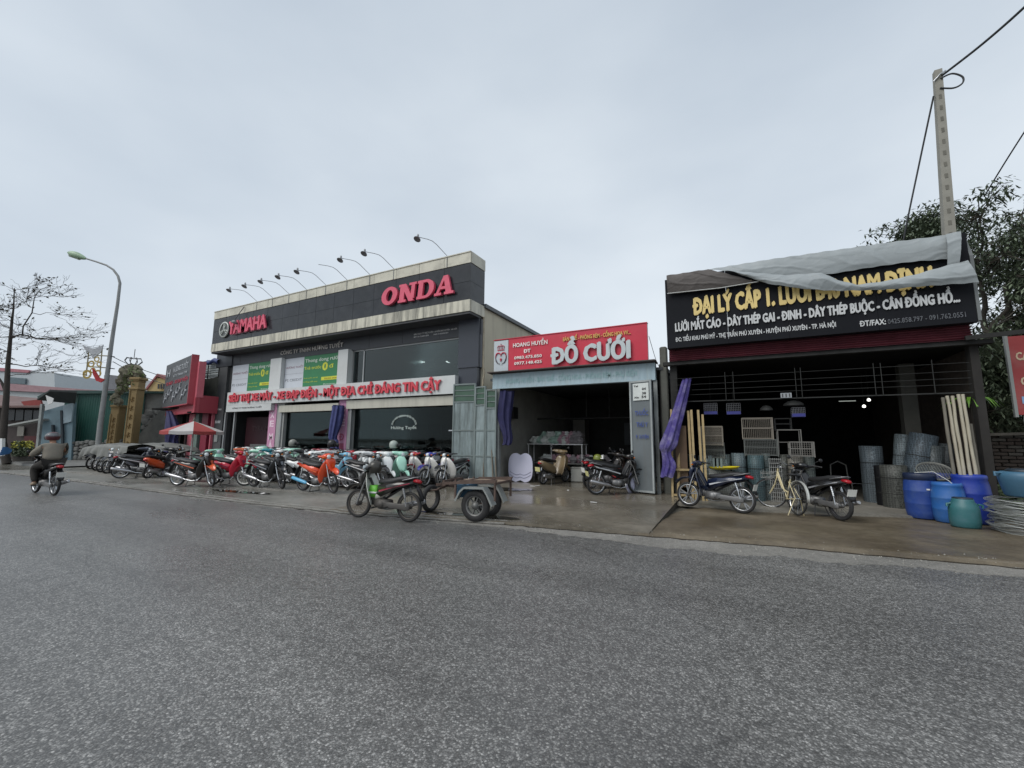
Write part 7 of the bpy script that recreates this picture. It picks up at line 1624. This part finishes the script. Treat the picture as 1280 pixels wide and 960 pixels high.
# long pale building with pink roof line behind
lb = thing('long_building', 'long pale building with dusty pink roof edge behind the shacks', 'building', tuple(atd(40, 545, 48)[:2])+(.0,), world=True)
W(48, (-60, 486), (110, 493), (200, 497), (200, 560), (-60, 560), th=8).build('wall', mat('far_white', '#aeb3b4', rough=.8, var=.06), lb)
W(47.7, (-60, 474), (110, 487), (200, 493), (200, 497), (110, 493), (-60, 485), th=8.5).build('roof_edge', mat('far_pink', '#9a7c80', rough=.8), lb)
ub = thing('pale_block', 'pale upper block with pink top edge and dark window at the far left skyline', 'building', tuple(atd(20, 545, 62)[:2])+(.0,), world=True)
W(62, (-60, 455), (68, 466), (70, 545), (-60, 545), th=8).build('wall', mat('far_white2', '#b4babd', rough=.8, var=.05), ub); W(61.8, (-60, 455), (36, 462.5), (36, 466), (-60, 460), th=.5).build('roof_edge', mat('far_pink2', '#a87078', rough=.8), ub); W(61.7, (7, 471), (32, 473), (31, 480), (7, 479), th=.2).build('window', mat('far_window', '#5c6a70', rough=.3), ub)
fh = thing('yellow_house', 'distant yellow house with red gable roofs seen over the grey wall', 'house', tuple(atd(192, 545, 50)[:2])+(.0,), world=True)
W(50, (184, 489), (190, 478), (197, 472), (207, 474), (215, 478), (215, 560), (184, 560), th=6).build('wall', mat('house_yellow', '#a9986a', rough=.8, var=.1), fh)
for A0, B0 in (((182, 488), (196, 470)), ((196, 470), (216, 478))): 
    p, q = atd(*A0, 49.8), atd(*B0, 49.8); k = MB(); k.add([p, q, q+EN*6.4, p+EN*6.4, p+Vector((0, 0, .3)), q+Vector((0, 0, .3)), q+EN*6.4+Vector((0, 0, .3)), p+EN*6.4+Vector((0, 0, .3))], [(0, 1, 2, 3), (7, 6, 5, 4), (0, 4, 5, 1), (1, 5, 6, 2), (2, 6, 7, 3), (3, 7, 4, 0)]); k.build('roof', mat('house_red_roof', '#8f5a58', rough=.8), fh)
for q in range(4): W(49.7, (197+q*3.2, 480), (198.8+q*3.2, 480), (198.6+q*3.2, 486), (196.8+q*3.2, 486), th=.1).build('window', mat('dark_pane', (.03, .035, .04)), fh)
gb = thing('grey_block', 'distant grey building with slanted roof behind the street lamp wires', 'building', tuple(atd(160, 545, 56)[:2])+(.0,), world=True)
W(56, (130, 469), (141, 470), (207, 478), (209, 545), (126, 545), th=8).build('wall', mat('far_grey', '#a3a9ab', rough=.8, var=.05), gb); W(55.8, (133, 468), (150, 470), (148, 487), (129, 486), th=.5).build('roof', mat('far_slate', '#6d7275', rough=.8), gb)

# planter, signs and bits on the far left
pb = base(30, 23.0); pl_ = thing('flower_planter', 'dark planter crowded with shrubs and yellow-green flowers below the bare tree', 'planter', pb, world=True)
W(23, (16, 566), (41, 566), (40, 577), (15, 577), th=.7).build('trough', mat('planter_dark', (.05, .045, .04), rough=.9), pl_)
mb = MB(); mf = MB(); rl = random.Random(14)
for q in range(900):
    c_ = atd(rl.uniform(15, 42), rl.uniform(552, 570), 22.9+rl.uniform(-.2, .7)); d = Vector((rl.uniform(-1, 1), rl.uniform(-1, 1), rl.uniform(-.6, 1))).normalized()*.10; e_ = d.orthogonal().normalized()*.04
    (mf if c_.z > .95 and rl.random() < .5 else mb).add([c_-d, c_+e_, c_+d, c_-e_], [(0, 1, 2, 3)])
tag(mb.build('foliage', mat('shrub_green', '#3a4630', rough=.7, var=.4), pl_), kind='stuff'); tag(mf.build('flowers', mat('flower_yellowgreen', '#a3a046', rough=.7, var=.3), pl_), kind='stuff')
one('sign_post', W(22.5, (-2, 548), (2.5, 548), (2, 570), (-2, 570), th=.15), M_WHITE, 'white upright board cut by the left edge of the photo', 'board', loc=base(0, 22.5))
k = MB(); c_ = atd(5.5, 566, 22.3); k.grid(lambda u, v: tuple(atd(2.5+8*u-1.5*v, 560+8*v+1.5*math.sin(u*5), 22.3)+EN*(.2*math.sin(u*6+v*3))), 10, 6); one('tarp', k, mat('tarp_bright_blue', '#3a6a9c', rough=.6, var=.15), 'crumpled bright blue sheet beside the white board at the far left', 'sheet', loc=base(5, 22.3))
# ================================================================ trees
def limb(mb_, a, b, r0, r1, seed, n=5, wob=.12):
    pts = []; d = (b-a); ln = d.length; o1 = d.orthogonal().normalized(); o2 = d.cross(o1).normalized()
    for i in range(n+1):
        t = i/n; w = wob*ln*math.sin(PI*t); pts.append(a+d*t+o1*w*noise.noise(Vector((seed, t*2.2, 0)))+o2*w*noise.noise(Vector((seed+9, t*2.2, 4))))
    mb_.tube(pts, [r0+(r1-r0)*i/n for i in range(n+1)], 7 if r0 > .04 else (5 if r0 > .012 else 3), False); return pts
# bare terminalia tree on the far left
rt = random.Random(77)
D0 = 24.0; tb = Vector(base(12, D0)); tree = thing('bare_tree', 'bare tree with layered horizontal branches and a few dark leaves at the left edge', 'tree', tuple(tb), world=True)
T = lambda x, y, dz=0: atd(x, y, D0)+EN*dz
trunk = MB(); P_ = [tb-Vector((0, 0, .1)), T(3.5, 552), T(8, 495), T(10, 455), T(13, 424), T(15, 400), T(17, 385), T(18, 360)]
trunk.tube(P_, [.20, .155, .13, .105, .08, .06, .04, .02], 10); trunk.tube([T(8, 492), T(2, 478), T(-6, 466), T(-20, 455)], [.08, .06, .04, .03], 7)
trunk.tube([T(14, 421), T(28, 418), T(29, 408), T(40, 391), T(43, 372), T(50, 362), T(70, 355)], [.05, .045, .035, .03, .022, .015, .008], 6); trunk.build('trunk', mat('dark_bark', '#37322e', rough=.9, var=.3, scale=6), tree)
br_ = MB(); lf = MB(); cnt = [0]
def twig(a, d, ln, r, depth, D_):
    b = a+d*ln; limb(br_, a, b, r, r*.55, rt.random()*99, 4, .25); n_ = (4, 3, 3, 2, 2)[depth] if rt.random() < .5 else (4, 3, 2, 2, 2)[depth]
    if depth >= 3:
        for q in range(rt.choice((0, 0, 0, 0, 1))):
            c_ = b+Vector((rt.gauss(0, .08), rt.gauss(0, .08), rt.gauss(0, .06))); e1 = Vector((rt.uniform(-1, 1), rt.uniform(-1, 1), rt.uniform(-.8, .3))).normalized()*rt.uniform(.06, .12); e2 = e1.orthogonal().normalized()*.05; lf.add([c_, c_+e1+e2, c_+e1*2, c_+e1-e2], [(0, 1, 2, 3)])
        if depth >= 4: return
    for q in range(n_):
        nd = (d+Vector((rt.uniform(-.75, .75), rt.uniform(-.75, .75), rt.uniform(-.22, .38)))).normalized(); s_ = a+d*ln*(rt.uniform(.35, .95) if q else 1)
        twig(s_, nd, ln*rt.uniform(.55, .8), max(.008, r*.58), depth+1, D_)
starts = [((13, 424), (1, 0, .04), 1.9, .055), ((13, 424), (-.9, .2, .1), 1.8, .05), ((10, 455), (1, .1, -.02), 1.9, .055), ((10, 455), (-.8, .3, .1), 1.6, .05), ((15, 386), (.8, -.2, .25), 1.3, .035), ((16, 386), (-.9, .1, .15), 1.5, .035), ((29, 418), (1, .2, -.12), 1.9, .045),
          ((40, 391), (1, .1, -.05), 1.7, .03), ((41, 386), (-.7, .4, .3), 1.2, .03), ((18, 362), (.7, .3, .35), .9, .02), ((18, 362), (-.7, -.3, .3), .9, .02), ((43, 372), (.9, .2, .2), 1.1, .022), ((28, 408), (.2, -.9, .1), 1.5, .035), ((12, 440), (.3, -1, .05), 1.6, .04), ((30, 419), (.7, -.5, -.15), 1.7, .04), ((12, 470), (1, .2, .25), 1.2, .035)]
for (x_, y_), d, ln, r in starts:
    dv = (EX*d[0]+EN*d[1]+Vector((0, 0, d[2]))).normalized(); twig(T(x_, y_), dv, ln*.92, r*.62, 0, D0)
tag(br_.build('branches', mat('dark_bark', '#37322e'), tree), kind='stuff'); tag(lf.build('leaves', mat('old_leaf', '#3a3a2c', rough=.7, var=.4), tree), kind='stuff')

# leafy trees behind the hardware shop at the right
M_LEAF = mat('mango_leaf', '#525d4a', rough=.38, var=.45, scale=1.3); M_LEAF2 = mat('mango_leaf_light', '#76816a', rough=.38, var=.35, scale=2.0); M_BARK = mat('grey_bark', '#4a453e', rough=.9, var=.3, scale=5)
def leafy(name, label, base_, tips, seed, leafn=46, spread=.55, ls=.17, trunkr=.2, forks=None):
    rr_ = random.Random(seed); t = thing(name, label, 'tree', tuple(base_), world=True); b1 = MB(); l1 = MB(); l2 = MB()
    fk = forks[0]; limb(b1, base_, fk, trunkr, trunkr*.65, seed, 6, .1); nodes = [fk]+list(forks[1:])
    for i, q in enumerate(forks[1:]): limb(b1, fk, q, trunkr*.55, trunkr*.3, seed+i, 6, .15)
    for i, tp in enumerate(tips):
        n0 = min(nodes, key=lambda n_: (n_-tp).length+(0 if n_.z < tp.z+.3 else 3)); limb(b1, n0, tp, trunkr*.22, .02, seed+i*3, 6, .2)
        for k in range(9):
            e_ = tp+Vector((rr_.gauss(0, spread), rr_.gauss(0, spread), rr_.gauss(0, spread*.7))); limb(b1, tp, e_, .018, .006, seed+i*7+k, 3, .2)
            for q in range(leafn):
                # leaves hang in whorls round twig ends, pointing outwards and down
                a = rr_.uniform(0, 2*PI); c_ = e_+Vector((rr_.gauss(0, .16), rr_.gauss(0, .16), rr_.gauss(0, .12)))
                d = Vector((math.cos(a), math.sin(a), rr_.uniform(-1.2, .25))).normalized(); s_ = d.cross(Vector((0, 0, 1))).normalized(); L1 = ls*rr_.uniform(.6, 1.2); w_ = L1*.16
                m2 = d*L1*.5+Vector((0, 0, -.01)); (l1 if rr_.random() < .78 else l2).add([c_, c_+m2+s_*w_, c_+d*L1+Vector((0, 0, -L1*.22)), c_+m2-s_*w_], [(0, 1, 2, 3)])
    b1.build('trunk', M_BARK, t); tag(l1.build('crown', M_LEAF, t), kind='stuff'); tag(l2.build('crown', M_LEAF2, t), kind='stuff'); return t
def TP(x_, y_, Y_): return at(x_, y_, Y_)
rr_ = random.Random(31)
def crown_pts(n, poly, Y0, Y1, seed):
    r2 = random.Random(seed); out_ = []
    xs_2 = [p[0] for p in poly]; ys_2 = [p[1] for p in poly]
    def inside(x, y):
        c = False; j = len(poly)-1
        for i in range(len(poly)):
            if (poly[i][1] > y) != (poly[j][1] > y) and x < (poly[j][0]-poly[i][0])*(y-poly[i][1])/(poly[j][1]-poly[i][1])+poly[i][0]: c = not c
            j = i
        return c
    while len(out_) < n:
        x, y = r2.uniform(min(xs_2), max(xs_2)), r2.uniform(min(ys_2), max(ys_2))
        if inside(x, y): out_.append(TP(x, y, r2.uniform(Y0, Y1)))
    return out_
polyA = [(1188, 275), (1205, 262), (1250, 258), (1300, 258), (1380, 290), (1400, 420), (1330, 420), (1280, 400), (1262, 380), (1235, 360), (1212, 345), (1205, 315)]
leafy('mango_tree', 'large leafy tree with drooping leaves rising behind the right end of the black sign', TP(1232, 600, 17.5).xy.to_3d()+Vector((0, 0, .0)), crown_pts(54, polyA, 15.8, 19.5, 5), 3, forks=[TP(1236, 420, 17.5), TP(1225, 350, 17.5), TP(1265, 370, 17.0), TP(1290, 330, 18), TP(1340, 370, 18)], trunkr=.15, spread=.45, leafn=46, ls=.185)
polyB = [(1140, 285), (1165, 272), (1175, 280), (1180, 300), (1150, 300), (1135, 297)]
leafy('mango_tree', 'sparse leafy branch crown showing over the tarp left of the utility pole', TP(1180, 600, 19).xy.to_3d(), crown_pts(14, polyB, 18.5, 20, 8), 9, forks=[TP(1190, 330, 19), TP(1165, 292, 19)], trunkr=.10, spread=.42, leafn=44, ls=.2)
polyC = [(1215, 440), (1255, 425), (1300, 420), (1330, 480), (1320, 540), (1225, 538), (1216, 500)]
leafy('fruit_tree', 'lower leafy tree filling the gap between hardware shop and red sign', TP(1262, 600, 18).xy.to_3d(), crown_pts(34, polyC, 16.5, 20, 11), 15, forks=[TP(1248, 500, 18), TP(1240, 450, 18), TP(1275, 470, 18.5)], trunkr=.12, spread=.40, leafn=60, ls=.21)
# strap-leaved plant by the pillar
p0 = at(1215, 505, 12.9); st_ = thing('strap_leaf_plant', 'bright green strap-leaved plant sprouting beside the shop pillar above the white poles', 'plant', (p0.x, p0.y, p0.z-.3), world=True); rl = random.Random(3)
for q in range(26):
    a = rl.uniform(0, 2*PI); d = Vector((math.cos(a), math.sin(a), 0)); n_ = 5; L1 = rl.uniform(.3, .6); s_ = Vector((-d.y, d.x, 0)); k = MB(); pts = []
    for i in range(n_+1): t = i/n_; c_ = Vector(p0)+d*L1*t+Vector((0, 0, .22*math.sin(t*2.4)-.25*t*t)); w_ = .035*math.sin(PI*(.12+.86*t)); pts += [c_-s_*w_, c_+s_*w_]
    k.add(pts, [(2*i, 2*i+1, 2*i+3, 2*i+2) for i in range(n_)]); k.build('leaf', mat('strap_green', '#5f8a2f', rough=.45, var=.2), st_)
k = MB(); k.tube([Vector((p0.x+.05, p0.y+.1, .05)), Vector(p0)], .03, 6); k.build('stem', M_BARK, st_)
# brick wall at the right, courses of separate bricks
bw = thing('brick_wall', 'old dark brick wall behind the teal pot at the right edge', 'wall', (5.3, 13.6, .03), world=True)
mbr_ = [mat('old_brick', '#38302b', rough=.95, var=.35, scale=9, dirt=.5, dcol=(.04, .04, .035)), mat('old_brick_grey', '#46433e', rough=.95, var=.35, scale=9, dirt=.4, dcol=(.04, .04, .035))]
YB = 13.8; x0, x1 = 4.86, 7.6
MB().box(x0, x1, YB+.03, YB+.22, .0, 1.78).build('mortar', mat('old_mortar', (.045, .042, .038), rough=.98), bw)
sh_ = [MB().obox((0, 0, 0), (.225+.0*i, .12, .062), None, .008).mesh('brick', mbr_[i]) for i in range(2)]
rb_ = random.Random(6); nbk = 0
z = .05; row = 0
while z < 1.75:
    x = x0+(.12 if row % 2 else 0)+.11
    while x < 6.95 and nbk < 300:
        if z > .5 or row % 1 == 0:
            o = put(sh_[rb_.random() < .35], 'brick', bw, (x, YB+.02+rb_.uniform(-.012, .012), z+.031), rb_.uniform(-.03, .03)); nbk += 1
        x += .245
    z += .080; row += 1
one('wall_coping', MB().obox((5.9, YB+.05, 1.83), (2.2, .34, .06), Matrix.Rotation(R(-2), 3, 'Y')), mat('coping_old', '#5f5c55', rough=.9), 'loose concrete slab lying on top of the brick wall', 'slab', loc=(5.9, YB, 1.8))
mb = MB(); rl = random.Random(19)
for q in range(1500):
    c_ = Vector((rl.uniform(4.75, 5.5), rl.uniform(12.6, 13.7), rl.uniform(.05, .75)*rl.random()+.05)); d = Vector((rl.uniform(-1, 1), rl.uniform(-1, 1), rl.uniform(-.3, 1))).normalized()*.07; e_ = d.orthogonal().normalized()*.03; mb.add([c_-d, c_+e_, c_+d, c_-e_], [(0, 1, 2, 3)])
tag(mb.build('weeds', mat('weed_green', '#3c4a2c', rough=.7, var=.4)), 'low green weeds growing between the shop pillar and the brick wall', 'weeds', kind='stuff')
# back of the garden: hedge mass and a dim wall so that the gap reads dark
mb = MB()
for q in range(5000):
    c_ = Vector((rl.uniform(5.0, 16), rl.uniform(21, 23), rl.uniform(.1, 3.3)+rl.gauss(0, .3))); d = Vector((rl.uniform(-1, 1), rl.uniform(-1, 1), rl.uniform(-1, .4))).normalized()*.2; e_ = d.orthogonal().normalized()*.09; mb.add([c_-d, c_+e_, c_+d, c_-e_], [(0, 1, 2, 3)])
tag(mb.build('hedge', M_LEAF), 'dark hedge mass at the back of the garden right of the hardware shop', 'hedge', kind='stuff')

# red price board on a post at the right edge
rs_ = thing('red_sign', 'faded red sign board on a steel post at the right edge', 'sign', (5.35, 12.9, .05), world=True)
MB().box(5.22, 6.6, 12.86, 12.90, 2.20, 3.88).build('sign_board', mat('sign_faded_red', '#8f3434', rough=.55, var=.12, dirt=.3, dcol=(.3, .2, .18), dscale=2), rs_)
MB().box(5.17, 5.22, 12.85, 12.92, 2.15, 3.92).build('edge', M_GALV, rs_)
MB().tube([(5.34, 12.92, .05), (5.34, 12.92, 2.2)], .035, 8).build('post', M_GALV, rs_)
my2 = mat('sign_cream', '#b9a68c', rough=.6)
for s_, u0, u1, z, c_, m_ in (('CÁC LOẠI', 5.30, 5.95, 3.36, .17, my2), ('CẢNH', 5.32, 5.80, 2.82, .18, my2), ('(BÁN)', 5.42, 5.75, 2.62, .12, M_WHITE), ('LƯU Ý', 5.36, 5.75, 2.30, .10, M_WHITE)): sign_text(s_, u0, u1, z, c_, 12.855, m_, rs_, .004, .03)
MB().box(5.30, 6.2, 12.85, 12.857, 2.43, 2.58).build('blue_strip', mat('sign_blue_strip', '#7f9fc0', rough=.5), rs_); sign_text('HÀNH', 5.36, 5.8, 2.46, .09, 12.848, mat('sign_white', '#e3dcd8'), rs_, .004, .02)

# utility pole and cables
up = thing('utility_pole', 'square tapering concrete utility pole with climbing holes behind the hardware shop', 'utility pole', (5.0, 15, .0), world=True)
pT, pM = at(1171.5, 89, 15), at(1184.4, 268.8, 15); dd = (pT-pM).normalized(); pB = pT-dd*(pT.z/dd.z)
k = MB(); q_ = dd.to_track_quat('Z', 'Y').to_matrix(); Ln = (pT-pB).length; vs = []
for t, w_ in ((0, .30), (1, .155)):
    c_ = pB+(pT-pB)*t
    for sx, sy in ((-1, -1), (1, -1), (1, 1), (-1, 1)): vs.append(c_+Vector((sx*w_/2*1.05, sy*w_/2, 0)))
k.add(vs, [(0, 3, 2, 1), (4, 5, 6, 7), (0, 1, 5, 4), (1, 2, 6, 5), (2, 3, 7, 6), (3, 0, 4, 7)]); k.build('shaft', mat('pole_concrete', '#8f8d84', rough=.85, var=.12, scale=4, dirt=.25, dcol=(.15, .15, .13)), up)
k = MB()
for i in range(30):
    t = 1-.028*(i+2.5); 
    if t < .3: break
    c_ = pB+(pT-pB)*t; w_ = .30+(.155-.30)*t; k.obox((c_.x, c_.y-w_/2-.001, c_.z), (w_*.34, .012, .13), None)
tag(k.build('climbing_holes', mat('pole_hole', '#6c6a62', rough=.9), up), kind='stuff')
MB().tube([pT+Vector((-.14, -.1, -.35)), pT+Vector((0, -.12, -.2)), pT+Vector((.13, -.1, -.12))], .02, 6).build('clamp', M_CHROME, up)
M_CAB = mat('cable_black', (.035, .037, .04), rough=.6)
def cable(P, r, label, sag=.0):
    k = MB(); k.tube(smooth_path([tuple(p) for p in P], 30), r, 6); return one('cable', k, M_CAB, label, 'cable', loc=tuple(P[0]))
a = at(1174, 97, 15); cable([a, at(1228, 55, 14), at(1290, 0, 12.8), at(1400, -110, 11)], .03, 'thick black cable running from the pole top to the upper right corner')
cable([at(1176, 98, 14.9), at(1190, 92, 14.9), at(1203, 96, 14.9), at(1203, 104, 14.9), at(1192, 110, 14.9), at(1175, 110, 14.9)], .022, 'spare loop of black cable beside the pole top')
cable([at(1167, 120, 14.95), at(1150, 200, 15.5), at(1131, 292, 16), at(1126, 330, 16.3)], .022, 'black cable dropping from the pole to behind the tarp')
cable([at(1230, 246, 18), at(1255, 205, 17), at(1285, 158, 16), at(1330, 90, 14)], .02, 'thin cable leaving the tree crown towards the right edge')
cable([at(811, 420, 12.5), at(820, 450, 12.6), at(826, 462, 12.7)], .008, 'thin stay wire from the red sign to the concrete post')
for i, (y0_, y1_) in enumerate(((446, 470), (452, 480))): cable([atd(141, y0_, 25.4), atd(175, (y0_+y1_)/2+3, 26), atd(262, y1_+20, 24)], .02, ['upper', 'lower'][i]+' thin cable strung from the street lamp past the ornamental gate')
for o in PROTO.values():
    def rm(o):
        for c in list(o.children): rm(c)
        bpy.data.objects.remove(o)
    rm(o)
